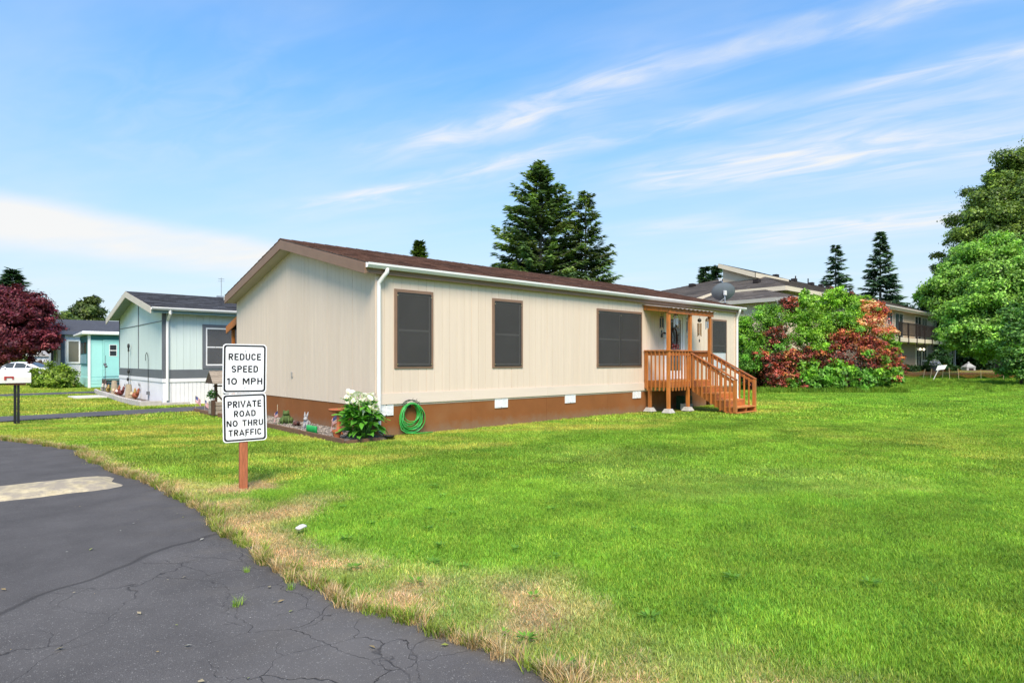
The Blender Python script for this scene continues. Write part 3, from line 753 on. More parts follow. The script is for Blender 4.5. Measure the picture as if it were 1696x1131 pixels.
# windows: brown trim, grey sash, dark pane, taut sun screen with clips
def home_window(x0, x1, z0, z1, double=False, screen_z0=None):
    f = MB(); t = .075
    f.box(x0, x0 + t, -.024, .02, z0, z1); f.box(x1 - t, x1, -.024, .02, z0, z1)
    f.box(x0 + t + .001, x1 - t - .001, -.022, .02, z1 - t, z1); f.box(x0 + t + .001, x1 - t - .001, -.022, .02, z0, z0 + t)
    fr = f.build('window', brown, home, bevel=.003)
    a, b, c, d = x0 + t, x1 - t, z0 + t, z1 - t
    g = MB(); g.box(a, b, -.001, .005, c, d); g.build('pane', glass_d, fr)
    s = MB(); e = .035
    s.box(a, a + e, -.008, -.002, c, d); s.box(b - e, b, -.008, -.002, c, d); s.box(a + e, b - e, -.008, -.002, c, c + e); s.box(a + e, b - e, -.008, -.002, d - e, d)
    zm = c + (d - c) * .47; s.box(a + e, b - e, -.009, -.002, zm, zm + .04)
    if double: s.box((a + b) / 2 - .025, (a + b) / 2 + .025, -.010, -.002, c + e, d - e)
    s.build('sash', sash_m, fr)
    sz = c - .025 if screen_z0 is None else screen_z0
    k = MB(); nx, nz = 10, 12; xa, xb, za, zb = a - .012, b + .012, sz, d + .012
    halves = ((xa, (xa + xb) / 2 - .003), ((xa + xb) / 2 + .003, xb)) if double else ((xa, xb),)
    for (p, q_) in halves:
        b0 = len(k.v)
        for i in range(nx + 1):
            for j in range(nz + 1):
                u_, v_ = i / nx, j / nz
                bow = .006 * math.sin(math.pi * u_) * math.sin(math.pi * v_) + (.004 * math.sin(7 * u_ + 5 * v_) * u_ * v_ if double else 0)
                k.v.append((p + (q_ - p) * u_, -.030 + bow, za + (zb - za) * v_))
        for i in range(nx):
            for j in range(nz):
                o_ = b0 + i * (nz + 1) + j; k.f.append((o_, o_ + nz + 1, o_ + nz + 2, o_ + 1)); k.m.append(0); k.t.append(1.0)
    k.build('sun_screen', screen_m, fr, smooth=True, fix=False)
    r_ = MB(); e = .016
    for (p, q_) in halves:
        r_.box(p, p + e, -.036, -.026, za, zb); r_.box(q_ - e, q_, -.036, -.026, za, zb); r_.box(p + e, q_ - e, -.036, -.026, za, za + e); r_.box(p + e, q_ - e, -.036, -.026, zb - e, zb)
    r_.build('screen_rim', mat('screen_rim', (.035, .033, .032), .5, .1, 4), fr)
    for (px, pz) in ((xa, za + .03), (xb, za + .03), (xa, zb - .08), (xb, zb - .08)) + ((((xa + xb) / 2, za + .02), ((xa + xb) / 2, zb - .1)) if double else ()):
        c_ = MB(); c_.box(px - .015, px + .015, -.042, -.036, pz, pz + .02); c_.build('screen_clip', brass, fr)
    return fr
home_window(*wins[0]); home_window(*wins[1]); home_window(*wins[2], double=True)
wf = home_window(*wins[3], screen_z0=1.84)
bl = MB()
for i in range(10): bl.box(13.30 + i * .092, 13.30 + i * .092 + .08, -.014, -.011, 1.29, 1.84)
bl.build('vertical_blind', mat('pale_blind', (.55, .56, .57), .6, .06, 3), wf)
# skirting vents
def vent(x0, x1):
    v = MB(); z0, z1 = .41, .635; xm = (x0 + x1) / 2
    v.box(x0, x1, .006, .013, z0, z1)
    for a, b in ((x0, x0 + .018), (xm - .012, xm + .012), (x1 - .018, x1)): v.box(a, b, -.008, .006, z0, z1)
    for a, b in ((z0, z0 + .018), (z1 - .018, z1)): v.box(x0 + .019, x1 - .019, -.008, .006, a, b)
    o = v.build('skirting_vent', white_v, home)
    l = MB()
    for k in range(7):
        z = z0 + .03 + k * .026
        for a, b in ((x0 + .02, xm - .013), (xm + .013, x1 - .02)):
            l.hexa([(a, -.006, z), (b, -.006, z), (b, .005, z + .014), (a, .005, z + .014), (a, -.006, z + .004), (b, -.006, z + .004), (b, .005, z + .018), (a, .005, z + .018)])
    l.build('louver', white_v, o)
for a, b in ((.08, .42), (3.22, 3.63), (5.69, 6.10), (8.68, 9.08), (12.6, 13.0)): vent(a, b)
ob = MB(); ob.box(-.028, .0, 4.14, 4.22, 1.13, 1.26); ob.build('outlet_box', mat('outlet_grey', (.36, .34, .31), .5, .1, 5), home, bevel=.005)
# door with storm glass
dr = MB(); dr.box(10.30, 10.40, -.05, .02, .94, 3.06); dr.box(11.34, 11.44, -.05, .02, .94, 3.06); dr.box(10.401, 11.339, -.048, .02, 2.97, 3.06)
door = dr.build('door_frame', white_v, home, bevel=.003)
d2 = MB(); d2.box(10.41, 10.49, -.03, .01, .95, 2.965); d2.box(11.25, 11.33, -.03, .01, .95, 2.965); d2.box(10.491, 11.249, -.03, .01, 2.88, 2.965); d2.box(10.491, 11.249, -.03, .01, .95, 1.22)
d2.build('storm_door', white_v, door, bevel=.003)
d3 = MB(); d3.box(10.491, 11.249, -.012, -.006, 1.221, 2.879); d3.build('door_glass', glassy('storm_glass', (.10, .10, .092), .05), door)
d4 = MB(); d4.beam((10.45, -.07, 1.9), (10.45, -.07, 2.02), .02, .02); d4.box(10.44, 10.46, -.07, -.03, 1.93, 1.95); d4.build('door_handle', iron, door)
# lean-to porch roof on the far side, seen past the gable corner
redwood = mat('cedar', (.46, .150, .028), .7, .28, 5, bump=.25, bs=25, stretch=(5, 5, 1), objvar=.20, hue=((.33, .13, .045), 2.2, .45, .7))
redwood_x = mat('cedar_rail', (.41, .125, .028), .7, .28, 5, bump=.25, bs=25, stretch=(1, 5, 5), objvar=.16, hue=((.22, .09, .045), 2.2, .45, .7))
deck_m = mat('cedar_tread', (.50, .185, .05), .55, .28, 5, bump=.25, bs=25, stretch=(1, 5, 5), objvar=.2)
mb = MB(); mb.hexa([(.2, 8.4, 3.0), (3.4, 8.4, 3.0), (3.4, 9.95, 2.56), (.2, 9.95, 2.56), (.2, 8.4, 3.08), (3.4, 8.4, 3.08), (3.4, 9.95, 2.64), (.2, 9.95, 2.64)])
bp = mb.build('back_porch_roof', shing, home)
mb = MB(); mb.hexa([(.17, 8.4, 2.86), (.2, 8.4, 2.86), (.2, 9.97, 2.43), (.17, 9.97, 2.43), (.17, 8.4, 3.09), (.2, 8.4, 3.09), (.2, 9.97, 2.66), (.17, 9.97, 2.66)]); mb.build('barge_board', redwood, bp)
for x in (.3, 3.3):
    mb = MB(); mb.box(x, x + .09, 9.75, 9.84, 0, 2.55); mb.build('post', redwood, bp)

# ------------------------------------------------------------------ front porch
PX0, PXM, PX1, PY, ZD = 9.22, 10.44, 11.65, -.9, .94
porch = thing('front_porch', 'stained cedar entry porch with railings, roof posts and a flight of steps', 'porch', (PX0, PY, 0))
porch_off = Vector((-PX0, -PY, 0))
def pbuild(mb, name, m, parent=porch, bevel=.004):
    mb.v = [tuple(Vector(p) + porch_off) for p in mb.v]
    return mb.build(name, m, parent, bevel=bevel)
nb = 7
for i in range(nb):
    y0 = PY + .02 + i * (-PY - .03) / nb
    mb = MB(); mb.box(PX0 + .05, PX1 - .02, y0, y0 + (-PY - .03) / nb - .006, ZD - .035, ZD); pbuild(mb, 'deck_board', deck_m)
mb = MB(); mb.box(PX0 + .04, PX1, PY + .02, PY + .058, ZD - .20, ZD - .037); pbuild(mb, 'rim_joist', redwood_x)
mb = MB(); mb.box(PX0 + .04, PX0 + .078, PY + .06, -.03, ZD - .20, ZD - .037); pbuild(mb, 'rim_joist', redwood)
mb = MB(); mb.box(PX1 - .04, PX1 - .002, PY + .06, -.03, ZD - .20, ZD - .037); pbuild(mb, 'rim_joist', redwood)
# the three roof posts, the wall post and the short block posts
for (x, y, z0, z1) in ((PX0 + .045, PY + .045, .12, 2.96), (PXM, PY + .045, .70, 2.96), (PX1 - .045, PY + .045, .70, 2.96)):
    mb = MB(); mb.box(x - .045, x + .045, y - .045, y + .045, z0, z1); pbuild(mb, 'roof_post', redwood)
mb = MB(); mb.box(PX0, PX0 + .09, -.11, -.03, .70, 1.83); pbuild(mb, 'railing_post', redwood)
for (x, y) in ((PX0 + .10, -.16), (PXM - .05, PY + .09), (PX1 - .06, PY + .09), (PX1 - .06, -.16)):
    mb = MB(); mb.box(x - .045, x + .045, y - .045, y + .045, .12, .74); pbuild(mb, 'support_post', redwood)
# railings
mb = MB(); mb.box(PX0 - .03, PX0 + .11, PY - .02, -.03, 1.83, 1.868); pbuild(mb, 'rail_cap', redwood)
mb = MB(); mb.box(PX0 + .112, PXM + .05, PY - .03, PY + .11, 1.83, 1.868); pbuild(mb, 'rail_cap', redwood_x)
mb = MB(); mb.box(PX0 + .02, PX0 + .058, PY + .1, -.115, 1.70, 1.826); pbuild(mb, 'top_rail', redwood)
mb = MB(); mb.box(PX0 + .1, PXM - .05, PY + .02, PY + .058, 1.70, 1.826); pbuild(mb, 'top_rail', redwood_x)
balb = MB().box(-.018, .018, -.018, .018, 0, 1.17)
bal_me = balb.mesh('baluster', redwood)
def baluster(x, y, z, h=1.17, parent=porch):
    o = place('baluster', bal_me, parent, loc=Vector((x, y, z)) + porch_off)
    if abs(h - 1.17) > .01: o.scale = (1, 1, h / 1.17)
    return o
for i in range(5): baluster(PX0 + .0, PY + .18 + i * .145, .645)
for i in range(6): baluster(PX0 + .2 + i * .165, PY - .0, .645)
for i in range(6): baluster(PX1 - .02, PY + .18 + i * .145, .645)
mb = MB(); mb.box(PX1 - .10, PX1 + .03, PY + .1, -.03, 1.83, 1.868); pbuild(mb, 'rail_cap', redwood)
mb = MB(); mb.box(PX1 - .06, PX1 - .022, PY + .1, -.03, 1.66, 1.826); pbuild(mb, 'top_rail', redwood)
# roof
mb = MB(); mb.box(PX0 - .02, PX1 + .08, PY - .03, PY + .01, 2.95, 3.10); pbuild(mb, 'roof_beam', redwood_x)
mb = MB(); mb.hexa([(PX0 - .02, PY + .011, 2.98), (PX0 + .02, PY + .011, 2.98), (PX0 + .02, -.02, 3.10), (PX0 - .02, -.02, 3.10), (PX0 - .02, PY + .011, 3.10), (PX0 + .02, PY + .011, 3.10), (PX0 + .02, -.02, 3.235), (PX0 - .02, -.02, 3.235)]); pbuild(mb, 'roof_rafter', redwood)
mb = MB(); mb.hexa([(PX1 + .04, PY + .011, 2.98), (PX1 + .08, PY + .011, 2.98), (PX1 + .08, -.02, 3.10), (PX1 + .04, -.02, 3.10), (PX1 + .04, PY + .011, 3.10), (PX1 + .08, PY + .011, 3.10), (PX1 + .08, -.02, 3.235), (PX1 + .04, -.02, 3.235)]); pbuild(mb, 'roof_rafter', redwood)
mb = MB(); n = 44
for i in range(n):       # thin corrugated panel, its edge reads as a wavy pale line
    x0 = PX0 - .08 + i * (PX1 - PX0 + .2) / n; x1 = x0 + (PX1 - PX0 + .2) / n; h0, h1 = .012 * math.sin(i * 1.57), .012 * math.sin((i + 1) * 1.57)
    mb.hexa([(x0, PY - .1, 3.10 + h0), (x1, PY - .1, 3.10 + h1), (x1, -.005, 3.245 + h1), (x0, -.005, 3.245 + h0), (x0, PY - .1, 3.108 + h0), (x1, PY - .1, 3.108 + h1), (x1, -.005, 3.253 + h1), (x0, -.005, 3.253 + h0)])
pbuild(mb, 'roof_panel', mat('weathered_panel', (.34, .27, .22), .5, .2, 3), bevel=0)
# steps towards the lawn
SY = PY - 1.46; nst = 4; rise = ZD / 5; run = 1.46 / nst
for k in range(nst):
    z = ZD - rise * (k + 1); y1 = PY - .01 - run * k; y0 = y1 - run - .02
    for j in range(2):
        mb = MB(); mb.box(PXM + .02, PX1 - .01, y0 + j * (run + .02) / 2, y0 + (j + 1) * (run + .02) / 2 - .006, z - .036, z); pbuild(mb, 'tread', deck_m)
    mb = MB(); mb.box(PXM + .05, PX1 - .05, y1 - .02, y1 - .002, z + .002, z + rise - .038); pbuild(mb, 'riser', redwood_x)
for x in (PXM + .03, (PXM + PX1) / 2, PX1 - .07):
    mb = MB(); pts = [(x, PY, ZD - .04)]
    for k in range(nst):
        z = ZD - rise * (k + 1) - .037; y1 = PY - .022 - run * k; pts += [(x, y1, z), (x, y1 - run, z)]
    pts += [(x, SY, 0), (x, SY + .32, 0), (x, PY, ZD - .33)]
    mb.prism(pts, (.038, 0, 0)); pbuild(mb, 'stringer', redwood, bevel=0)
mb = MB(); mb.box(PXM - .03, PX1 + .02, SY - .04, SY + .30, .0, .035); pbuild(mb, 'base_board', deck_m)
for x in (PXM, PX1 - .02):
    mb = MB(); mb.box(x - .045, x + .045, SY - .02, SY + .07, .02, .98); pbuild(mb, 'newel_post', redwood)
    mb = MB(); mb.beam((x, PY + .05, 1.80), (x, SY - .03, .98), .09, .038); pbuild(mb, 'handrail', redwood_x)
    mb = MB(); mb.beam((x, PY + .0, 1.70), (x, SY + .05, .90), .038, .09); pbuild(mb, 'handrail_support', redwood_x)
    for i in range(9):
        y = PY - .08 - i * .15; zt = 1.78 + (y - PY) * (.82 / 1.46) - .03; zb = max(.04, ZD - .12 + (y - PY) * .62 - .15)
        baluster(x - .035, y, zb, zt - zb)
# concrete piers, the loose ground under the porch, and what is kept there
pier = None
for i, (x, y, lb) in enumerate(((PX0 + .10, -.16, 'pale concrete pier block under the porch post against the house wall'), (PX0 + .045, PY + .045, 'pale concrete pier block under the outer corner post of the porch'), (PXM - .05, PY + .09, 'pale concrete pier block under the porch post behind the steps'))):
    b = MB(); b.hexa([(-.15, -.15, 0), (.15, -.15, 0), (.15, .15, 0), (-.15, .15, 0), (-.09, -.09, .12), (.09, -.09, .12), (.09, .09, .12), (-.09, .09, .12)])
    o = b.build('pier_block', conc, bevel=.008, loc=(x, y, 0)); tag(o, lb, 'concrete block', 'pier blocks under the porch')
cb = MB(); cb.box(-.2, .2, -.1, .1, 0, .19); o = cb.build('cinder_block', mat('cinder', (.36, .37, .38), .9, .2, 8, bump=.5), bevel=.006, loc=(10.75, -.55, 0)); tag(o, 'grey cinder block lying on the ground under the porch steps', 'concrete block')
gb = MB(); gb.box(-.22, .22, -.15, .15, 0, .42)
for k in range(7): gb.box(-.225, .225, -.165, -.15, .04 + k * .052, .065 + k * .052)
o = gb.build('utility_crate', mat('dark_green_plastic', (.012, .05, .032), .5, .1, 5), loc=(11.0, -.3, 0)); tag(o, 'dark green ribbed crate stored under the porch steps', 'crate')
# ------------------------------------------------------------------ hanging things on the porch
chime_g = 'wind chimes hanging at the front porch'
def chime(x, y, ztop, L_, label, m, nt=6, r=.05, tr=.012, cap='disc', sail=True):
    t = thing('wind_chime', label, 'wind chime', (x, y, ztop - L_), 0, chime_g)
    mb = MB()
    if cap == 'disc': mb.lathe([(r * 1.15, 0), (r * 1.15, .02)], 14, (0, 0, L_ * .78))
    elif cap == 'ball': mb.ball((0, 0, L_ * .86), r * 1.25)
    elif cap == 'house': mb.lathe([(r * 1.6, 0), (.01, r * 1.6)], 4, (0, 0, L_ * .84)); mb.box(-r * .9, r * .9, -r * .9, r * .9, L_ * .74, L_ * .84)
    mb.tube([(0, 0, L_ * .8), (0, 0, L_)], .004, 5)
    mb.build('top', m[0], t, smooth=cap == 'ball')
    for k in range(nt):
        an = 6.283 * k / nt; l = L_ * (.42 + .05 * (k % 3))
        q_ = MB(); q_.tube([(r * math.cos(an), r * math.sin(an), L_ * .76), (r * math.cos(an), r * math.sin(an), L_ * .74)], .002, 4); q_.tube([(r * math.cos(an), r * math.sin(an), L_ * .745), (r * math.cos(an), r * math.sin(an), L_ * .745 - l)], tr, 8)
        q_.build('chime_tube', m[1], t, smooth=False)
    if sail:
        q_ = MB(); q_.tube([(0, 0, L_ * .76), (0, 0, .08)], .003, 4); q_.box(-.03, .03, -.004, .004, 0, .09); q_.build('sail', m[0], t)
    return t
dkm = mat('dark_chime', (.03, .032, .035), .35, .1, 6, metal=.5); bam = mat('bamboo', (.26, .17, .09), .6, .3, 8); silver = mat('silver_chime', (.55, .56, .57), .25, .08, 5, metal=.85)
blk = mat('black_wood', (.03, .025, .022), .5, .2, 5); pat = mat('blue_grey_glass', (.35, .42, .48), .25, .2, 8)
chime(9.52, -.45, 3.0, .62, 'black tube wind chime hanging under the left end of the porch roof', (dkm, dkm))
chime(10.02, -.62, 2.98, .50, 'silver bell shaped wind chime hanging left of the front door', (silver, silver), 5, .06, .014, 'ball', False)
chime(11.20, -.30, 3.0, .72, 'bluish glass wind chime on a long string right of the front door', (pat, pat), 4, .028, .012, 'ball')
chime(11.02, -.84, 2.93, .80, 'wooden bamboo wind chime with a black ball top between the right porch posts', (blk, bam), 6, .05, .017, 'ball')
chime(11.47, -.84, 2.93, .50, 'small house topped wind chime beside the far right porch post', (bam, silver), 5, .04, .012, 'house', False)
# on the door
dy = -.035
st = MB(); pts = []
for k in range(10):
    rr = .15 if k % 2 == 0 else .06; an = math.pi / 2 + k * math.pi / 5; pts.append((rr * math.cos(an), 0, rr * math.sin(an)))
c = (0, -.03, 0)
for k in range(10):
    st.face([pts[k], pts[(k + 1) % 10], c]); st.face([pts[(k + 1) % 10], pts[k], (0, .004, 0)])
o = st.build('star_ornament', mat('weathered_star', (.55, .44, .36), .6, .15, 6), loc=(11.06, dy, 2.70)); tag(o, 'pale five pointed star hung near the top of the door glass', 'star ornament')
wr = thing('door_wreath', 'oval brown twig wreath with red flowers hanging on the front door', 'wreath', (10.80, dy - .03, 1.95))
tw = MB()
for k in range(9):
    ph = k * .7; tw.tube([((.17 + .012 * math.sin(ph + 5 * a)) * math.cos(a), .02 * math.cos(3 * a + ph), .33 + (.31 + .014 * math.cos(ph * 2 + 4 * a)) * math.sin(a)) for a in [6.283 * i / 30 for i in range(30)]], .010, 5, closed=True)
tw.build('twig_ring', mat('twig', (.10, .045, .03), .8, .3, 20), wr)
fl = MB()
for k in range(16): fl.ball((rnd.uniform(-.15, .16), rnd.uniform(-.06, -.02), rnd.uniform(-.03, .12)), .03, .02, .03, 6, 4, t=(1, 1, 1) if k % 4 else (1.5, 6, 6))
fl.build('flowers', mat('red_petals', (.28, .03, .03), .6, .2, 8, tint=True), wr)
pq = thing('welcome_plaque', 'tall narrow pale plaque hanging below the star on the front door', 'plaque', (11.08, dy, 1.95))
p_ = MB(); p_.box(-.07, .07, -.012, .0, 0, .56); p_.build('board', mat('pale_board', (.42, .38, .31), .6, .25, 9), pq)
p_ = MB(); p_.box(-.05, .05, -.016, -.0125, .03, .53)
p_.build('inset', mat('dark_inset', (.10, .09, .08), .7, .3, 14, hue=((.40, .36, .29), 16, .5, .6)), pq)
# wall lantern
ln = thing('wall_lantern', 'small glass wall lantern mounted left of the front door frame', 'wall lamp', (10.18, -.02, 2.28))
q_ = MB(); q_.box(-.04, .04, 0, .02, 0, .12); q_.tube([(0, 0, .1), (0, -.06, .16), (0, -.10, .14)], .01, 6); q_.build('bracket', iron, ln)
q_ = MB(); q_.lathe([(.03, 0), (.045, .03), (.045, .13), (.02, .16)], 10, (0, -.10, -.04)); q_.build('lamp_glass', glassy('lamp_glass', (.5, .5, .46), .1), ln)
q_ = MB(); q_.lathe([(.055, 0), (.01, .05)], 10, (0, -.10, .115)); q_.build('cap', iron, ln)

# ------------------------------------------------------------------ satellite dish on the roof end
sd = thing('satellite_dish', 'dark grey satellite dish on a mast at the right end of the roof', 'satellite dish', (14.95, .42, rz_at(.42) + .03), 0)
gm = mat('dish_grey', (.15, .172, .20), .42, .1, 3, objvar=0)
mb = MB(); mb.box(-.11, .11, -.09, .09, 0, .012); mb.tube([(0, 0, .01), (0, 0, .16), (.0, .02, .34)], .024, 10); mb.build('mast', galv, sd, smooth=False)
mb = MB(); mb.tube([(-.22, .1, .04), (0, .0, .2)], .010, 6); mb.tube([(.22, .1, .04), (0, .0, .2)], .010, 6); mb.build('strut', galv, sd)
# bowl opening away from the viewer, tilted up
mb = MB(); nr, na = 8, 36
B = Matrix.Rotation(R(-38), 4, 'Z') @ Matrix.Rotation(R(-66), 4, 'X')      # local z of the bowl points behind the house, a little up
ctr = Vector((0.0, .02, .40))
for side in (0, 1):
    b0 = len(mb.v)
    for i in range(nr + 1):
        for k in range(na):
            f = i / nr; an = 6.283 * k / na; p = Vector((.45 * f * math.cos(an), .35 * f * math.sin(an), .085 * f * f + side * .006 + .03)); mb.v.append(tuple(ctr + B @ p))
    for i in range(nr):
        for k in range(na):
            k2 = (k + 1) % na; mb.f.append((b0 + i * na + k, b0 + i * na + k2, b0 + (i + 1) * na + k2, b0 + (i + 1) * na + k)); mb.m.append(0); mb.t.append(1.0)
mb.build('reflector', gm, sd, smooth=True)
rim = MB(); rim.tube([tuple(ctr + B @ Vector((.45 * math.cos(a), .35 * math.sin(a), .118))) for a in [6.283 * i / 40 for i in range(40)]], .009, 6, closed=True); rim.build('rim', gm, sd, smooth=True)
mb = MB(); mb.box(-.06, .06, -.05, .03, .30, .47); mb.build('bracket', white_m, sd, bevel=.01)
mb = MB(); a0 = ctr + B @ Vector((0, -.29, .10)); a1 = ctr + B @ Vector((0, -.33, .55)); mb.beam(a0, a1, .025, .03); mb.build('feed_arm', galv, sd)
mb = MB(); mb.box(-.04, .04, -.04, .04, -.05, .06); mb.v = [tuple(Vector(p) + a1) for p in mb.v]; mb.build('receiver', white_m, sd)

# ------------------------------------------------------------------ road sign
RS = thing('road_sign', 'two white traffic signs on a reddish wooden post beside the asphalt', 'road sign', (-3.70, -3.31, 0), R(-12))
post_m = mat('red_cedar_post', (.38, .12, .05), .7, .4, 7, bump=.4, bs=30, stretch=(6, 6, 1), hue=((.24, .09, .05), 3, .5, .75))
mb = MB(); mb.box(-.047, .047, -.047, .047, -.05, 1.66); mb.build('post', post_m, RS, bevel=.006)
alu = mat('sign_face', (.88, .87, .88), .35, .05, 5, objvar=0, hue=((.74, .72, .69), 4, .52, .85)); alu_b = mat('sign_back', (.45, .46, .47), .35, .08, 5, metal=.8); ink = mat('sign_ink', (.012, .012, .013), .45, .1, 8, objvar=0)
def rrect(w, h, r_, cx=0, cz=0, n=6):
    out = []
    for (sx, sz, a0) in ((1, 1, 0), (-1, 1, 90), (-1, -1, 180), (1, -1, 270)):
        for k in range(n + 1):
            a = R(a0 + 90 * k / n); out.append((cx + sx * (w / 2 - r_) + r_ * math.cos(a), cz + sz * (h / 2 - r_) + r_ * math.sin(a)))
    return out
# road-sign capitals drawn as strokes of even weight
def arc(cx, cy, rx, ry, a0, a1, n=10): return [(cx + rx * math.cos(R(a0 + (a1 - a0) * k / n)), cy + ry * math.sin(R(a0 + (a1 - a0) * k / n))) for k in range(n + 1)]
def glyph(ch):
    w = {'M': .80, 'I': .16, '1': .34, 'A': .70, 'V': .70, 'N': .66, 'O': .68, '0': .68, 'T': .60, 'E': .54, 'F': .54}.get(ch, .60); l, r, b, t, m = .08, w - .08, .08, .92, w / 2
    st = [(l, 0), (l, 1)]; bowl = [(l + .08, t), (r - .19, t)] + arc(r - .2, .71, .2, .21, 90, -90)[1:-1] + [(r - .19, .50), (l + .08, .50)]
    g = {'R': [st, bowl, [(l + .22, .42), (r + .01, 0)]], 'P': [st, bowl], 'E': [st, [(.16, t), (w, t)], [(.16, .5), (w - .06, .5)], [(.16, b), (w, b)]], 'F': [st, [(.16, t), (w, t)], [(.16, .5), (w - .06, .5)]],
         'D': [st, [(.16, t), (r - .24, t)] + arc(r - .26, .66, .26, .26, 90, 0)[1:] + arc(r - .26, .34, .26, .26, 0, -90)[:-1] + [(r - .24, b), (.16, b)]],
         'U': [[(l, 1), (l, .34)] + arc(m, .32, m - .08, .24, 180, 360)[1:-1] + [(r, .34), (r, 1)]],
         'C': [arc(m, .66, m - .08, .26, 12, 180) + arc(m, .34, m - .08, .26, 180, 348)],
         'S': [arc(m, .70, m - .09, .22, 18, 200, 12) + arc(m, .72, m - .09, .22, 215, 262, 4) + arc(m, .28, m - .08, .22, 80, 30, 4) + arc(m, .29, m - .08, .21, 15, -162, 12)],
         'H': [st, [(r, 0), (r, 1)], [(.16, .5), (r - .08, .5)]], 'I': [st], 'T': [[(0, t), (w, t)], [(m, 0), (m, .84)]], 'N': [st, [(r, 0), (r, 1)], [(l + .06, .93), (r - .06, .07)]],
         'M': [st, [(r, 0), (r, 1)], [(l + .06, .93), (m, .28), (r - .06, .93)]], 'V': [[(.05, 1), (m, .06), (w - .05, 1)]], 'A': [[(.05, 0), (m, .94), (w - .05, 0)], [(.22, .28), (w - .22, .28)]],
         '1': [[(.26, 0), (.26, 1)], [(.20, .90), (.03, .76)]]}
    g['O'] = g['0'] = [arc(m, .5, m - .08, .42, 90, 450, 28)]
    return g.get(ch, []), (w if ch != ' ' else .34)
def stroke_text(txt, wd, ht, zc, th=.20, gap=.15):
    tot = sum(glyph(c)[1] for c in txt) + gap * (len(txt) - 1); sx = wd / tot; mb = MB(); x = -wd / 2; k = 0
    for ch in txt:
        strokes, w = glyph(ch)
        for s_ in strokes:
            P = [Vector((x + px * sx, zc + (py - .5) * ht)) for px, py in s_]; h = th * ht / 2; y = -.0073 - .00012 * (k % 4); k += 1; L, Rr = [], []
            closed = (P[0] - P[-1]).length < 1e-5; n = len(P)
            for i in range(n):
                d0 = (P[i] - P[i - 1]) if i > 0 else ((P[0] - P[-2]) if closed else None); d1 = (P[i + 1] - P[i]) if i < n - 1 else ((P[1] - P[0]) if closed else None)
                d0 = (d0 or d1).normalized(); d1 = (d1 or d0).normalized(); tn = (d0 + d1).normalized(); nn = Vector((-tn.y, tn.x)); sc_ = min(2.2, 1 / max(.2, nn.dot(Vector((-d0.y, d0.x)))))
                L.append(P[i] + nn * h * sc_); Rr.append(P[i] - nn * h * sc_)
            for i in range(n - 1): mb.face([(L[i].x, y, L[i].y), (Rr[i].x, y, Rr[i].y), (Rr[i + 1].x, y, Rr[i + 1].y), (L[i + 1].x, y, L[i + 1].y)])
        x += (w + gap) * sx
    return mb
def sign(zc, w, h, lines, name_label, tilt=0.0):
    pan = thing('sign_panel', None, None, (.012, -.05, zc)); pan.parent = RS; pan.rotation_euler = (0, R(tilt), 0)
    pan['label'] = name_label
    me = MB(); me.prism([(x, -.006, z) for x, z in rrect(w, h, .04)], (0, .004, 0)); me.build('plate', alu, pan)
    me = MB(); me.prism([(x, -.0018, z) for x, z in rrect(w - .004, h - .004, .04)], (0, .0015, 0)); me.build('plate_back', alu_b, pan)
    b = MB(); o_, i_ = rrect(w - .024, h - .024, .034), rrect(w - .064, h - .064, .022); n = len(o_)
    for k in range(n):
        j = (k + 1) % n; b.face([(o_[k][0], -.0068, o_[k][1]), (o_[j][0], -.0068, o_[j][1]), (i_[j][0], -.0068, i_[j][1]), (i_[k][0], -.0068, i_[k][1])])
    b.build('border', ink, pan)
    for txt, z, wd, ht in lines:
        stroke_text(txt, wd, ht, z).build('lettering', ink, pan, fix=False)
    for z in (h * .36, -h * .38):
        m_ = MB(); m_.lathe([(.008, 0), (.008, .004), (.004, .006)], 8); m_.v = [(x, -.007 - zz, y + z) for x, y, zz in m_.v]; m_.build('bolt', galv, pan)
SW = .495
sign(1.452, SW, .595, [('REDUCE', .142, .365, .080), ('SPEED', -.006, .297, .080), ('10 MPH', -.155, .40, .080)], 'upper sign reading REDUCE SPEED 10 MPH', .6)
sign(.855, SW, .585, [('PRIVATE', .165, .378, .080), ('ROAD', .050, .243, .074), ('NO THRU', -.066, .41, .074), ('TRAFFIC', -.180, .37, .074)], 'lower sign reading PRIVATE ROAD NO THRU TRAFFIC', -1.0)

# ------------------------------------------------------------------ hose and hanger on the skirting
HX = .80
hh = thing('hose_hanger', 'black wire hose hanger fixed to the brown skirting', 'hose hanger', (HX, .0, .60))
mb = MB()
for y in (-.03, -.09, -.15):
    mb.tube([(.17 * math.cos(a), y, .015 + .10 * math.sin(a)) for a in [math.pi * i / 12 for i in range(13)]], .005, 6)
for a in (25, 58, 90, 122, 155): mb.tube([(.17 * math.cos(R(a)), .0, .015 + .10 * math.sin(R(a))), (.17 * math.cos(R(a)), -.15, .015 + .10 * math.sin(R(a))), (.19 * math.cos(R(a)), -.165, .03 + .13 * math.sin(R(a)))], .005, 6)
mb.build('wire_frame', iron, hh)
mb = MB(); mb.box(-.05, .05, .0, .01, -.06, .10); mb.build('back_plate', iron, hh)
hose_m = mat('green_hose', (.035, .36, .055), .4, .22, 5, objvar=0, hue=((.12, .45, .16), 9, .5, .7))
ho = thing('garden_hose', 'bright green garden hose coiled on the wire hanger by the corner', 'garden hose', (HX, -.09, .06))
mb = MB()
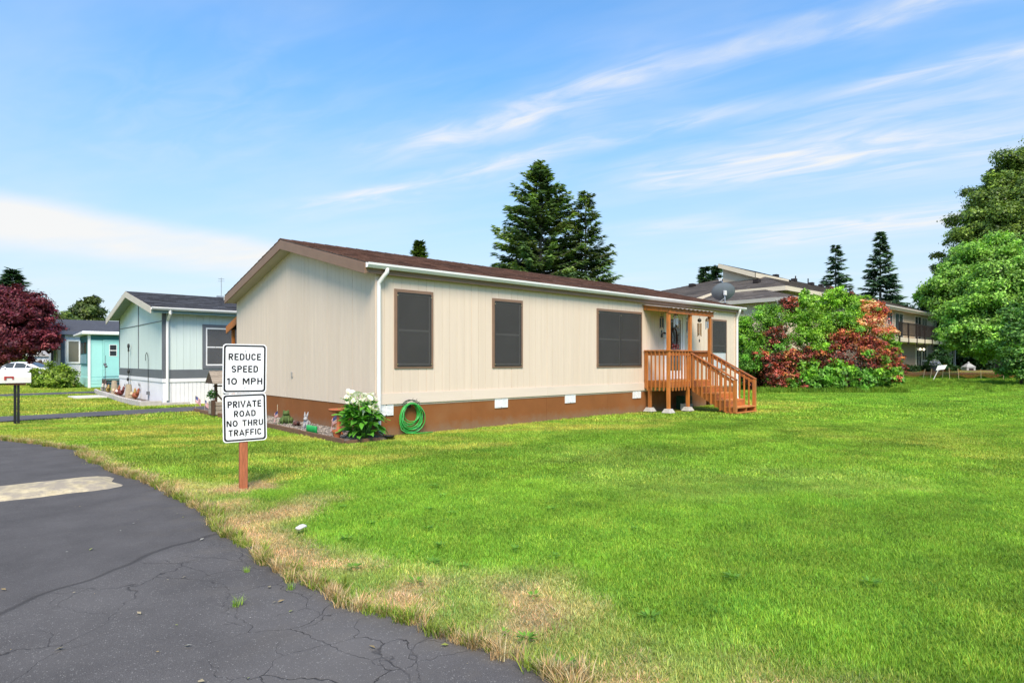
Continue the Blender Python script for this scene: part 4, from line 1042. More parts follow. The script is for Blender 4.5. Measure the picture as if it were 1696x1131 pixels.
for k in range(11):
    ra, rb = .185 + .012 * k * rnd.uniform(.6, 1.2), .20 + .012 * k * rnd.uniform(.6, 1.2); yo = rnd.uniform(-.055, .055); ph = rnd.uniform(-.02, .02); top = .645 + rnd.uniform(-.01, .012)
    mb.tube([((ra * math.cos(a) + ph) * (1 - .12 * math.sin(a)), yo + .02 * math.sin(2 * a + k), top - .06 - rb + rb * math.sin(a)) for a in [6.283 * i / 36 for i in range(36)]], .0105, 7, closed=True)
mb.build('coil', hose_m, ho, smooth=True)
mb = MB(); mb.tube([(-.26, .0, .32), (-.29, -.02, .18), (-.27, -.05, .05), (-.18, -.10, -.02), (-.02, -.15, -.035), (.2, -.18, -.04), (.45, -.14, -.045)], .0105, 7); mb.build('loose_end', hose_m, ho, smooth=True)
mb = MB(); mb.tube([(.23, -.02, .46), (.28, -.03, .40), (.29, -.03, .34)], .0105, 7); mb.tube([(.29, -.03, .34), (.29, -.03, .28)], .016, 8); mb.tube([(.29, -.03, .28), (.285, -.03, .22)], .010, 8); mb.build('nozzle', iron, ho)

# ------------------------------------------------------------------ gravel bed along the gable
bed_z = .03
gm_ = mat('gravel_bed', (.15, .125, .105), .95, .35, 30, bump=1.0, bs=60, objvar=0)
mb = MB(); mb.box(-.90, .012, -.45, 9.3, -.02, bed_z); tag(mb.build('bed_soil', gm_), kind='structure')
pebs = [MB().ball((0, 0, 0), .022, .018, .012, 6, 4).mesh('pebble', None) for _ in range(1)]
gmat = mat('pebble', (.24, .21, .18), .85, .35, 2, tint=True, objvar=0)
mb = MB()
for _ in range(3600):
    x, y = rnd.uniform(-.88, -.02), rnd.uniform(-.1, 7.5); s_ = rnd.uniform(.5, 1.4)
    mb.ball((x, y, bed_z + .004), .02 * s_, .017 * s_, .012 * s_, 5, 3, t=rnd.choice((.5, .75, 1.0, 1.2, 1.6)))
tag(mb.build('gravel', gmat, fix=False), 'small mixed brown and grey pebbles filling the bed along the gable wall', kind='stuff')
edge_m = mat('brown_timber_edging', (.16, .085, .05), .8, .25, 4, bump=.4, stretch=(5, 1, 5))
be = thing('bed_edging', 'low brown timber edging boards along the gravel bed', 'garden edging', (-.95, -.5, 0))
for i in range(5):
    mb = MB(); mb.box(-.025, .025, .02 + i * 1.96, 1.94 + i * 1.96, -.03, .085 + rnd.uniform(-.008, .008)); mb.build('edging_board', edge_m, be, bevel=.005)
mb = MB(); mb.box(.03, .75, -.05, .0, -.03, .05); mb.build('edging_board', edge_m, be, bevel=.005)

# calla lily
CL = thing('calla_lily', 'clump of white calla lilies with broad green leaves at the house corner', 'flowering plant', (-.42, -.22, .02))
lf_m = leaf_mat('lily_leaf', .22, .35)
def lily_leaf(seed):
    g = random.Random(seed); v, f = [], []; L_, W_ = .30, .15; N = 7
    for i in range(N + 1):
        t = i / N; w_ = W_ * .5 * (math.sin(math.pi * min(1, t * .93 + .12)) ** .8) * (1 if t < .999 else 0.02); droop = -.11 * t * t
        x = L_ * (t - .12 * (i == 0)); wav = .012 * math.sin(t * 9 + seed)
        v += [(x - (.05 if i == 0 else 0), -w_, droop + .03 * (w_ / .08) + wav), (x, 0, droop), (x - (.05 if i == 0 else 0), w_, droop + .03 * (w_ / .08) - wav)]
    for i in range(N):
        a = i * 3
        f += [(a, a + 3, a + 4, a + 1), (a + 1, a + 4, a + 5, a + 2)]
    me = bpy.data.meshes.new('leaf'); me.from_pydata(v, [], f); ca = me.color_attributes.new('tint', 'FLOAT_COLOR', 'POINT'); b_ = g.uniform(.75, 1.4)
    ca.data.foreach_set('color', [x for i in range(len(v)) for x in (.085 * b_ * (1.25 if i % 3 == 1 else 1), .26 * b_ * (1.2 if i % 3 == 1 else 1), .03 * b_, 1)])
    me.materials.append(lf_m); me.polygons.foreach_set('use_smooth', [True] * len(f)); return me
leaves_me = [lily_leaf(k) for k in range(7)]
stalk_m = mat('lily_stalk', (.10, .22, .05), .5, .2, 5)
for i in range(95):
    an = rnd.uniform(0, 6.283); rr = .36 * math.sqrt(rnd.uniform(0.02, 1)); h = rnd.uniform(.10, .68) * (1 - .25 * (rr / .36) ** 2)
    o = place('leaf', leaves_me[i % 7], CL, loc=(rr * math.cos(an), rr * math.sin(an), h)); s_ = rnd.uniform(.6, 1.05); o.scale = (s_, s_ * rnd.uniform(.8, 1.2), s_)
    o.rotation_euler = (rnd.uniform(-.35, .35), rnd.uniform(-.9, .35), an + rnd.uniform(-.8, .8))
for i in range(70):
    an = rnd.uniform(0, 6.283); rr = .27 * math.sqrt(rnd.uniform(0.02, 1)); h = rnd.uniform(.36, .74)
    o = place('leaf', leaves_me[i % 7], CL, loc=(rr * math.cos(an), rr * math.sin(an), h)); s_ = rnd.uniform(.65, 1.0); o.scale = (s_, s_ * rnd.uniform(.9, 1.3), s_)
    o.rotation_euler = (rnd.uniform(-.4, .4), rnd.uniform(-1.25, .1), an + rnd.uniform(-1.0, 1.0))
mb = MB()
for i in range(70):
    an = rnd.uniform(0, 6.283); r0_, r1_ = rnd.uniform(0, .16), rnd.uniform(.05, .32); h = rnd.uniform(.3, .72)
    mb.tube([(r0_ * math.cos(an), r0_ * math.sin(an), 0), ((r0_ + r1_) / 2 * math.cos(an), (r0_ + r1_) / 2 * math.sin(an), h * .6), (r1_ * math.cos(an), r1_ * math.sin(an), h)], .007, 5)
tag(mb.build('stalks', stalk_m, CL, smooth=True), kind='stuff')
petal = leaf_mat('lily_petal', .3, .4)
def spathe():
    v, f, cc = [], [], []; na, nz = 14, 7
    for i in range(nz + 1):
        t = i / nz
        for k in range(na + 1):
            u_ = k / na; an = -math.pi * 1.02 + u_ * 2 * math.pi * 1.02; rr = .010 + .055 * t ** 2.0; up = .13 * t + .035 * t ** 2 * math.cos(an) * 1.3 - (.02 * t ** 6)
            fl = 1 + .35 * max(0, math.cos(an)) * t ** 2
            v.append((rr * fl * math.cos(an), rr * math.sin(an), up)); g = min(1, t * 1.6); cc += [.55 + .27 * g, .66 + .15 * g, .28 + .44 * g, 1]
    for i in range(nz):
        for k in range(na):
            a = i * (na + 1) + k; f.append((a, a + 1, a + na + 2, a + na + 1))
    me = bpy.data.meshes.new('flower'); me.from_pydata(v, [], f); ca = me.color_attributes.new('tint', 'FLOAT_COLOR', 'POINT'); ca.data.foreach_set('color', cc); me.materials.append(petal)
    me.polygons.foreach_set('use_smooth', [True] * len(f)); return me
sp_me = spathe(); spx_me = MB().tube([(0, 0, .03), (0, 0, .085)], .006, 6).mesh('spadix', mat('spadix', (.75, .5, .06), .6, .1, 5)); stem_me = {}
for i in range(34):
    an = i * 2.4; rr = .34 * math.sqrt(rnd.uniform(0, 1)); h = rnd.uniform(.66, .90) if i < 27 else rnd.uniform(.38, .62)
    if i >= 27: rr = .33; an = rnd.uniform(-1.6, .6) - YAW
    bx, by = rr * math.cos(an), rr * math.sin(an)
    o = place('flower', sp_me, CL, loc=(bx, by, h)); s_ = rnd.uniform(.8, 1.2); o.scale = (s_, s_, s_); o.rotation_euler = (rnd.uniform(-.35, .35), rnd.uniform(-.35, .5), rnd.uniform(0, 6.28))
    s2 = place('spadix', spx_me, o)
    m_ = MB(); m_.tube([(bx * .3, by * .3, 0), (bx * .7, by * .7, h * .6), (bx, by, h + .01)], .008, 6); m_.build('flower_stem', stalk_m, CL, smooth=True)

CL.scale = (.9, .9, .93)
# flags
red_f, white_f, blue_f, stick = mat('flag_red', (.45, .03, .045), .8, .1, 8), mat('flag_white', (.72, .70, .70), .8, .06, 8), mat('flag_blue', (.035, .05, .19), .8, .1, 8), mat('pale_stick', (.55, .47, .34), .6, .15, 10)
def flag(loc, label, H=.42, yaw=0.0, fl=.22, fh=.15, droop=.6, zf=None):
    t = thing('small_flag', label, 'flag', loc, yaw, 'small striped flags in the garden beds')
    mb = MB(); mb.tube([(0, 0, -.02), (0, 0, H)], .005, 6); mb.build('stick', stick, t)
    f = MB(); nx, nz = 10, 13; z1 = (H - .02) if zf is None else zf
    def P(i, j):
        u_ = i / nx; x = fl * u_ * (1 - .45 * droop * u_); return (x, .018 * math.sin(u_ * 8 + j * .15), z1 - fh * j / nz - droop * fl * .8 * u_ ** 1.3)
    for i in range(nx):
        for j in range(nz):
            m_ = 2 if (i < 4 and j < 7) else (0 if j % 2 == 0 else 1); f.face([P(i, j), P(i + 1, j), P(i + 1, j + 1), P(i, j + 1)], m_)
    for i in range(3):
        for j in range(3):
            a = Vector(P(i + .9, j * 2 + 1.2)); 
            for sgn in (-1, 1):
                b = a + Vector((0, sgn * .0035, 0)); k = [(0, .006), (.0014, .0019), (.0057, .0019), (.0023, -.0007), (.0035, -.0049), (0, -.0023), (-.0035, -.0049), (-.0023, -.0007), (-.0057, .0019), (-.0014, .0019)]
                f.face([b + Vector((x, 0, z)) for x, z in k], 1)
    f.build('flag_cloth', [red_f, white_f, blue_f], t, fix=False)
flag((-.80, 3.10, .03), 'small striped flag on a stick in the gravel beside the green frog', .50, R(-150), .2, .14, .9, .36)
flag((-.70, .32, .03), 'small striped flag on a stick just left of the calla lilies', .46, R(-160), .24, .17, .9, .44)
flag((-.78, 9.85, .03), 'small striped flag leaning at the driveway edge, farther from the wishing well', .42, R(-30), .24, .2, .8)
flag((-.85, 8.6, .03), 'small striped flag right beside the wishing well planter', .36, R(-60), .22, .17, .8)

# frog, rabbit, little figurine, green edging box, bird bath, pot
moss = mat('mossy_green', (.075, .12, .03), .8, .35, 14, bump=.5)
fr = thing('frog_statue', 'mossy green sitting frog statue on the gravel', 'garden statue', (-.45, 3.45, bed_z), R(-120))
mb = MB(); mb.ball((0, 0, .13), .10, .10, .14, 14, 10); mb.ball((.04, 0, .25), .085, .08, .06, 12, 8); mb.ball((.05, .045, .30), .028, nu=8, nv=6); mb.ball((.05, -.045, .30), .028, nu=8, nv=6)
for s_ in (-1, 1):
    mb.ball((-.01, s_ * .11, .08), .10, .05, .075, 10, 7); mb.tube([(.07, s_ * .06, .17), (.11, s_ * .07, .08), (.12, s_ * .07, .01)], [.03, .024, .02], 8); mb.ball((.15, s_ * .08, .012), .05, .035, .014, 8, 5); mb.ball((.10, s_ * .15, .014), .08, .03, .016, 8, 5)
mb.build('body', moss, fr, smooth=True)
rb = thing('rabbit_statue', 'grey stone rabbit statue with upright ears on the gravel', 'garden statue', (-.50, 2.15, bed_z), R(-135))
stone_m = mat('grey_stone', (.34, .34, .35), .85, .25, 12, bump=.5)
mb = MB(); mb.ball((-.02, 0, .085), .10, .075, .09, 14, 10); mb.ball((.05, 0, .14), .055, .06, .08, 12, 8); mb.ball((.09, 0, .215), .055, .045, .05, 12, 8); mb.ball((-.11, 0, .06), .03, nu=8, nv=6); mb.ball((.0, .06, .04), .07, .03, .04, 8, 6); mb.ball((.0, -.06, .04), .07, .03, .04, 8, 6)
for s_ in (-1, 1): mb.tube([(.075, s_ * .02, .245), (.06, s_ * .028, .30), (.03, s_ * .04, .37)], [.016, .022, .006], 8); mb.tube([(.09, s_ * .03, .12), (.11, s_ * .03, .02)], [.02, .018], 8)
mb.box(-.13, .15, -.08, .08, -.005, .012)
mb.build('body', stone_m, rb, smooth=True)
fg = thing('turtle_figurine', 'small dark reddish turtle figurine between the frog and the rabbit', 'garden statue', (-.48, 2.78, bed_z), R(-100))
rmat = mat('reddish_brown', (.10, .035, .025), .55, .4, 15)
mb = MB(); mb.ball((0, 0, .06), .11, .08, .065, 12, 8); mb.build('shell', rmat, fg, smooth=True)
mb = MB(); mb.ball((.13, 0, .09), .04, .03, .035, 8, 6); mb.tube([(.07, 0, .05), (.13, 0, .09)], .022, 6)
for a, b in ((.07, .07), (.07, -.07), (-.07, .07), (-.07, -.07)): mb.ball((a, b, .02), .035, .025, .022, 8, 5)
mb.build('body', mat('dark_brown_paint', (.05, .03, .025), .6, .3, 12), fg, smooth=True)
gp = mat('green_plastic', (.02, .30, .075), .38, .12, 5)
eb = thing('plastic_edging', 'bright green plastic garden edging panel standing in the gravel bed', 'garden edging', (-.84, .95, bed_z), R(0))
for i in range(6):
    mb = MB(); y = i * .078; mb.tube([(0, y, 0), (0, y, .15), (0, y, .165)], [.031, .031, .02], 12); mb.build('picket', gp, eb, smooth=True)
mb = MB(); mb.box(-.006, .006, -.03, .42, .04, .07); mb.build('rail', gp, eb)
terra = mat('terracotta', (.40, .115, .045), .6, .18, 6, bump=.2)
bb = thing('bird_bath', 'orange terracotta bird bath bowl on a pedestal beside the calla lilies', 'bird bath', (-.50, .62, bed_z))
mb = MB(); mb.lathe([(.05, .45), (.13, .46), (.20, .50), (.205, .525), (.19, .525), (.12, .485), (.02, .48)], 22); mb.build('bowl', terra, bb, smooth=True)
mb = MB(); mb.lathe([(.10, 0), (.09, .03), (.045, .08), (.035, .30), (.06, .45)], 14); mb.build('pedestal', terra, bb, smooth=True)
tp = thing('flower_pot', 'small terracotta flower pot at the left foot of the calla lilies', 'flower pot', (-.83, .02, bed_z))
mb = MB(); mb.lathe([(.055, 0), (.085, .13), (.095, .13), (.095, .165), (.08, .165), (.075, .14), (.01, .13)], 16); mb.build('pot', terra, tp, smooth=False)
bw = MB(); bw.lathe([(.075, 0), (.13, .05), (.12, .05), (.07, .012)], 14); o = bw.build('plastic_tray', mat('black_plastic', (.015, .015, .016), .5, .1, 5), loc=(.06, -.42, .0)); tag(o, 'small black plastic drain tray on the ground by the downspout', 'tray')
# pale stone in the lawn
ps = MB(); ps.ball((0, 0, .015), .055, .036, .020, 10, 6); 
ps.v = [(x * (1 + .2 * math.sin(9 * y + 40 * x)), y, z + .006 * math.sin(60 * x)) for x, y, z in ps.v]
o = ps.build('white_rock', mat('white_rock', (.62, .60, .56), .8, .12, 12, bump=.4), smooth=True, loc=(-4.0, -5.7, .03)); tag(o, 'small white rock lying in the grass near the road edge', 'rock')

# wishing well planter
WX, WYY = -.62, 7.3
ww = thing('wishing_well', 'rustic wooden wishing well planter with slatted roof and hanging bucket', 'wishing well', (WX, WYY, bed_z), R(-90))
old_w = mat('weathered_wood', (.29, .245, .20), .85, .3, 6, bump=.5, stretch=(4, 1, 4), objvar=.2); dk_w = mat('dark_wood', (.075, .042, .026), .75, .3, 6, stretch=(5, 5, 1)); st_w = mat('well_stone', (.30, .26, .21), .9, .3, 6, bump=.6, bs=30)
# base: stacked stone courses with timber corners
for k in range(3):
    for i in range(3):
        mb = MB(); mb.box(.31, .36, -.40 + i * .27 + .004, -.40 + (i + 1) * .27 - .004, .005 + k * .125, (k + 1) * .125 - .005); mb.build('stone', st_w, ww, bevel=.012)
        mb = MB(); mb.box(-.27 + i * .2 + .004, -.27 + (i + 1) * .2 - .004, -.42, -.37, .005 + k * .125, (k + 1) * .125 - .005); mb.build('stone', st_w, ww, bevel=.012)
mb = MB(); mb.box(-.275, .30, -.365, .40, 0, .33); mb.build('planter_core', st_w, ww)
mb = MB(); mb.box(.28, .37, -.51, -.425, 0, .42); mb.build('corner_post', dk_w, ww, bevel=.006)
for y in (-.30, .34):
    mb = MB(); mb.box(-.035, .035, y - .035, y + .035, .33, .95); mb.build('post', dk_w, ww, bevel=.004)
    mb = MB(); mb.beam((0, y, .62), (0, y + (.2 if y < 0 else -.2), .36), .04, .04); mb.build('brace', dk_w, ww)
mb = MB(); mb.tube([(0, -.36, .80), (0, .42, .80)], .022, 8); mb.build('windlass', dk_w, ww)
for s_ in (-1, 1):
    for k in range(6):
        f = k / 6; y0, y1 = -.48, .50; x0 = s_ * .36 * (1 - f); z0 = .87 + .34 * f; x1 = s_ * .36 * (1 - f - .19); z1 = .87 + .34 * (f + .19)
        mb = MB(); mb.hexa([(x0, y0, z0), (x0, y1, z0), (x1, y1, z1), (x1, y0, z1), (x0, y0, z0 + .022), (x0, y1, z0 + .022), (x1, y1, z1 + .008), (x1, y0, z1 + .008)]); mb.build('roof_slat', old_w, ww)
for y in (-.47, .47):
    mb = MB(); mb.prism([(-.32, y, .875), (.32, y, .875), (0, y, 1.18)], (0, .02, 0)); mb.build('gable_board', dk_w, ww)
bk = MB(); bk.lathe([(.055, 0), (.075, .15), (.08, .15), (.08, .16), (.07, .16), (.05, .01)], 14, (0, -.02, .46)); bko = bk.build('bucket', galv, ww, smooth=False)
bk = MB(); bk.tube([(.075, -.02, .61), (.05, -.02, .68), (0, -.02, .70), (-.05, -.02, .68), (-.075, -.02, .61)], .005, 6); bk.tube([(0, -.02, .70), (0, -.02, .80)], .006, 6); bk.build('bail', iron, bko)
# plant on the well
def leaf_puff(n, c, rad, sz, cols, squash=.8):
    P = rng.normal(0, 1, (n, 3)); P = unit(P) * (rng.uniform(.3, 1, (n, 1)) ** .5) * rad; P[:, 2] *= squash; nrm = unit(P + rng.normal(0, .5, (n, 3)) + np.array([0, 0, .4]))
    S = unit(np.cross(nrm, rng.normal(0, 1, (n, 3)))); D = unit(np.cross(S, nrm)); C_ = np.array(cols)[rng.integers(0, len(cols), n)] * rng.uniform(.65, 1.4, (n, 1))
    return P + np.array(c), D, S, sz * rng.uniform(.7, 1.3, n), sz * .6 * rng.uniform(.7, 1.3, n), C_
def puffs_mesh(name, ps, m, fold=.1):
    a = [np.concatenate([p[i] for p in ps]) for i in range(6)]; return quads_mesh(name, *a, m, fold)
pp = thing('potted_plant', 'small leafy green plant with white blooms on the wishing well base', 'potted plant', (WX - .36, WYY + .05, bed_z + .40))
mb = MB(); mb.lathe([(.06, -.06), (.085, .06), (.075, .06), (.01, .05)], 12); mb.build('pot', white_v, pp)
place('foliage', puffs_mesh('foliage', [leaf_puff(260, (0, 0, .16), .15, .06, [(.03, .12, .02), (.05, .16, .03)]), leaf_puff(14, (0, 0, .16), .17, .05, [(.75, .75, .7)])], leafy), pp)
# ------------------------------------------------------------------ pale blue neighbour home
BX, BY, BL, BW = -1.0, 12.96, 13.0, 7.85
blue = thing('mobile_home', 'pale blue mobile home with dark grey roof, slate grey trim band and white ribbed skirting', 'mobile home', (BX, BY, 0))
blue_m = mat('pale_blue_siding', (.61, .70, .665), .6, .07, 1.3, bump=.2, stretch=(6, 6, .35), objvar=.02)
slate = mat('slate_trim', (.125, .135, .15), .6, .1, 4, objvar=.02)
dkshing = mat('dark_grey_shingle', (.055, .055, .062), .9, .3, 3, bump=.6, bs=80, tint=True, objvar=0)
rib_w = mat('white_skirting', (.78, .77, .79), .5, .06, 2, objvar=.02)
beige_f = mat('beige_fascia', (.56, .50, .42), .55, .08, 3, objvar=.02)
bz0, bze, brz = .91, 3.2, 4.28
bsl = (brz - 3.40) / (BW / 2 + .35)
def brz_at(y): return 3.40 + (min(y, BW - y) + .35) * bsl
mb = MB(); mb.box(.02, BL, .02, BW, .5, bze); mb.prism([(.02, .02, bze), (.02, BW, bze), (.02, BW / 2, brz - .06)], (BL - .04, 0, 0)); mb.build('wall', blue_m, blue)
bwin = (1.27, 3.15, 1.25, 2.87); n = 10
for i in range(n):
    mb = MB(); board_run(mb, BL * i / n + .004, BL * (i + 1) / n - .004, 1.225, lambda u: 3.30, [(bwin[0] + .05, bwin[1] - .05, bwin[2] + .05, bwin[3] - .05)], front_board); mb.build('siding_panel', blue_m, blue)
for a, b in ((0, 1.97), (1.97, 3.94), (3.94, 5.9), (5.9, BW)):
    mb = MB(); board_run(mb, a + .003, b - .003, 1.225, lambda y: brz_at(y) - .07, [], side_board, pitch=.31, gap=.003); mb.build('siding_panel', blue_m, blue)
mb = MB(); mb.box(-.02, .0, BW / 2 - .035, BW / 2 + .035, 1.23, brz - .12); mb.build('batten', slate, blue)
mb = MB(); mb.box(-.018, .0, .06, BW - .06, 2.93, 2.955); mb.build('batten', slate, blue)
for y in (0.0, BW - .09):
    mb = MB(); mb.box(-.022, .0, y, y + .09, 1.23, brz_at(y) - .1); mb.build('corner_trim', slate, blue)
mb = MB(); mb.box(.0, .09, -.02, .0, 1.23, 3.3); mb.build('corner_trim', slate, blue)
mb = MB(); mb.box(-.02, .02, -.02, BW, bz0, 1.22); mb.build('trim_band', slate, blue, bevel=.004)
mb = MB(); mb.box(.021, BL, -.02, .02, bz0, 1.22); mb.build('trim_band', slate, blue, bevel=.004)
mb = MB(); mb.box(-.03, .02, -.03, BW, bz0 - .13, bz0 - .003); mb.build('skirting_cap', rib_w, blue, bevel=.004)
mb = MB(); mb.box(.021, BL, -.03, .02, bz0 - .13, bz0 - .003); mb.build('skirting_cap', rib_w, blue, bevel=.004)
for k in range(8):
    mb = MB(); board_run(mb, BL * k / 8, BL * (k + 1) / 8, -.03, lambda u: bz0 - .13, [], lambda m_, a, b, z, zt: front_board(m_, a, b, z, zt, -.005, .015), pitch=.135, gap=.016); mb.build('skirting_panel', rib_w, blue)
for k in range(5):
    mb = MB(); board_run(mb, BW * k / 5, BW * (k + 1) / 5, -.03, lambda u: bz0 - .13, [], lambda m_, a, b, z, zt: side_board(m_, a, b, z, zt, -.005, .015), pitch=.135, gap=.016); mb.build('skirting_panel', rib_w, blue)
mb = MB(); mb.box(.016, BL, .016, BW, -.03, bz0); mb.build('skirting_core', rib_w, blue)
mb = MB()
for s in (0, 1):
    Y = (lambda y: y) if s == 0 else (lambda y: BW - y)
    mb.hexa([(-.45, Y(-.35), 3.33), (BL + .4, Y(-.35), 3.33), (BL + .4, Y(BW / 2), brz - .07), (-.45, Y(BW / 2), brz - .07), (-.45, Y(-.35), 3.395), (BL + .4, Y(-.35), 3.395), (BL + .4, Y(BW / 2), brz - .005), (-.45, Y(BW / 2), brz - .005)])
bro = mb.build('roof', mat('green_soffit', (.20, .27, .22), .7, .1, 3), blue)
shingle_part('shingles', bro, -.46, BL + .4, -.37, 3.39, BW / 2, brz, dkshing, .16)
shingle_part('shingles', bro, -.46, BL + .4, BW + .37, 3.39, BW / 2, brz, dkshing, .3, .8)
for s in (0, 1):
    Y = (lambda y: y) if s == 0 else (lambda y: BW - y)
    mb = MB(); a, b = Vector((-.47, Y(-.36), 3.40)), Vector((-.47, Y(BW / 2), brz - .01)); d_ = Vector((0, 0, -.24)); e = Vector((.03, 0, 0))
    mb.hexa([a + d_, a + d_ + e, b + d_ + e, b + d_, a, a + e, b + e, b]); mb.build('rake_board', beige_f, blue, bevel=.004)
mb = MB(); mb.box(-.43, BL + .4, -.355, -.33, 3.19, 3.36); mb.build('fascia', mat('teal_grey_fascia', (.16, .24, .22), .6, .1, 3), blue)
mb = MB(); mb.box(-.42, BL + .4, -.33, .0, 3.30, 3.315); mb.build('soffit', beige_f, blue)
gutter(blue, -.44, BL + .4, -.357, 3.29, white_m)
mb = MB(); mb.tube([(.14, -.40, 3.30), (.14, -.40, 3.18), (.13, -.07, 2.95), (.13, -.06, 2.8), (.13, -.06, .15)], .055, 4); mb.build('downspout', white_m, blue)
f = MB(); a, b, c, d = bwin; t = .115
f.box(a, a + t, -.03, .02, c, d); f.box(b - t, b, -.03, .02, c, d); f.box(a + t, b - t, -.028, .02, d - t, d); f.box(a + t, b - t, -.028, .02, c, c + t); wf = f.build('window', slate, blue, bevel=.004)
f = MB(); t2 = t + .05
f.box(a + t, a + t2, -.016, .01, c + t, d - t); f.box(b - t2, b - t, -.016, .01, c + t, d - t); f.box(a + t2, b - t2, -.016, .01, d - t2, d - t); f.box(a + t2, b - t2, -.016, .01, c + t, c + t2); f.box(a + t2, b - t2, -.012, .006, 2.02, 2.06); f.build('window_frame', white_v, wf)
f = MB(); f.box(a + t2, b - t2, -.002, .005, c + t2, d - t2); f.build('pane', glassy('film_glass', (.075, .078, .085), .16), wf)
f = MB()
nx, nz = 26, 14
for i in range(nx + 1):
    for j in range(nz + 1):
        u_, v_ = i / nx, j / nz; f.v.append((a + t2 + (b - a - 2 * t2) * u_, -.0085 + .004 * math.sin(16 * u_ + 5 * v_ + 2 * math.sin(7 * v_)) * (1 - v_ * .2), c + t2 + (d - c - 2 * t2) * v_))
for i in range(nx):
    for j in range(nz):
        o_ = i * (nz + 1) + j; f.f.append((o_, o_ + nz + 1, o_ + nz + 2, o_ + 1)); f.m.append(0); f.t.append(1.0)
f.build('plastic_film', glassy('wrinkled_film', (.14, .145, .155), .18, .7, .55), wf, smooth=True, fix=False)
mb = MB(); mb.lathe([(.06, 0), (.06, .1), (.12, .1), (.12, .16)], 10, (3.6, BW / 2 - .8, brz - .2)); mb.build('roof_vent', slate, bro)
an = thing('antenna', 'thin roof antenna on the ridge of the pale blue home', 'antenna', (BX + 3.1, BY + BW / 2, brz))
mb = MB(); mb.tube([(0, 0, -.1), (0, 0, .85)], .014, 6); mb.build('mast', galv, an)
mb = MB(); mb.tube([(-.12, 0, .8), (.12, 0, .8)], .01, 5); mb.tube([(-.1, .1, .70), (.1, -.1, .70)], .008, 5); mb.box(-.18, .1, -.05, .05, -.02, .06); mb.build('elements', galv, an)

# flower border in front of the blue home
st_b = mat('pale_edging_block', (.46, .42, .40), .9, .2, 8, bump=.4, bs=60)
pts = [(-1.42, 24.3), (-1.58, 22.4), (-1.60, 20.5), (-1.66, 18.6), (-1.75, 16.8), (-1.80, 15.0), (-1.78, 13.6), (-1.72, 12.85)]
eg = thing('scalloped_edging', 'scalloped pale concrete edging blocks round the flower border of the blue home', 'garden edging', (0, 0, 0))
L_ = 0; blk_l = 1.1; path = []
for (x0, y0), (x1, y1) in zip(pts, pts[1:]):
    n = 20
    path += [(x0 + (x1 - x0) * k / n, y0 + (y1 - y0) * k / n) for k in range(n)]
path.append(pts[-1])
acc, start = 0, 0
for k in range(1, len(path)):
    acc += math.dist(path[k], path[k - 1])
    if acc > .62 or k == len(path) - 1:
        a, b = Vector((*path[start], 0)), Vector((*path[k], 0)); d_ = (b - a); nrm_ = Vector((-d_.y, d_.x, 0)).normalized() * .045
        mb = MB(); top = [(a + d_ * (.02 + .96 * i / 8), .15 + .035 * abs(math.sin(math.pi * i / 4))) for i in range(9)]
        for i in range(8):
            (p, h0), (q_, h1) = top[i], top[i + 1]
            mb.hexa([p - nrm_, q_ - nrm_, q_ + nrm_, p + nrm_] + [p - nrm_ + Vector((0, 0, h0)), q_ - nrm_ + Vector((0, 0, h1)), q_ + nrm_ + Vector((0, 0, h1)), p + nrm_ + Vector((0, 0, h0))])
        mb.build('edging_block', st_b, eg); acc, start = 0, k
mb = MB(); mb.face([(-1.5, 24.2, .05), (-1.65, 18, .05), (-1.74, 12.9, .05), (-1.0, 12.9, .05), (-1.0, 24.2, .05)]); tag(mb.build('border_soil', gm_), kind='structure')
mb = MB(); mb.box(-1.75, -1.1, 12.68, 12.84, -.02, .16); mb.box(-1.1, -.2, 12.7, 12.8, -.02, .08); tag(mb.build('stone_kerb', st_b, bevel=.01), 'low pale stone kerb ending the flower border at the driveway', 'kerb')
for (y, lb, h) in ((20.5, 'tapered concrete stump post in the border, the taller one farther from the driveway', .62), (17.4, 'tapered concrete stump post in the border, nearer the driveway', .55)):
    mb = MB(); mb.lathe([(.15, 0), (.14, .06), (.10, h - .04), (.085, h - .03), (.09, h)], 14); o = mb.build('concrete_post', mat('tan_concrete', (.37, .30, .21), .85, .2, 8, bump=.4), smooth=False, loc=(-1.25, y, .05)); tag(o, lb, 'post', 'concrete stumps in the flower border')
figs = [(23.3, 'white', 'small white hen figurine at the far end of the flower border'), (22.4, 'white', 'white and tan hen figurine next to the far white hen'), (21.5, 'yellow', 'yellowish rooster figurine left of the taller concrete stump'),
        (19.5, 'red', 'rust red rooster figurine right of the taller concrete stump'), (18.4, 'dark', 'dark red and white rooster figurine between the two concrete stumps'), (16.4, 'yellow', 'tan rooster figurine right of the nearer concrete stump'), (15.7, 'red', 'rust coloured rooster figurine closest to the driveway in the border')]
cols = {'white': ((.60, .55, .48), (.3, .12, .08)), 'yellow': ((.40, .27, .08), (.14, .07, .03)), 'red': ((.30, .085, .035), (.5, .38, .25)), 'dark': ((.14, .03, .025), (.6, .5, .45))}
fm = {k: (mat('rooster_' + k, v[0], .5, .3, 14), mat('rooster_tail_' + k, v[1], .5, .3, 14)) for k, v in cols.items()}
comb_m = mat('comb_red', (.35, .03, .02), .5, .1, 6)
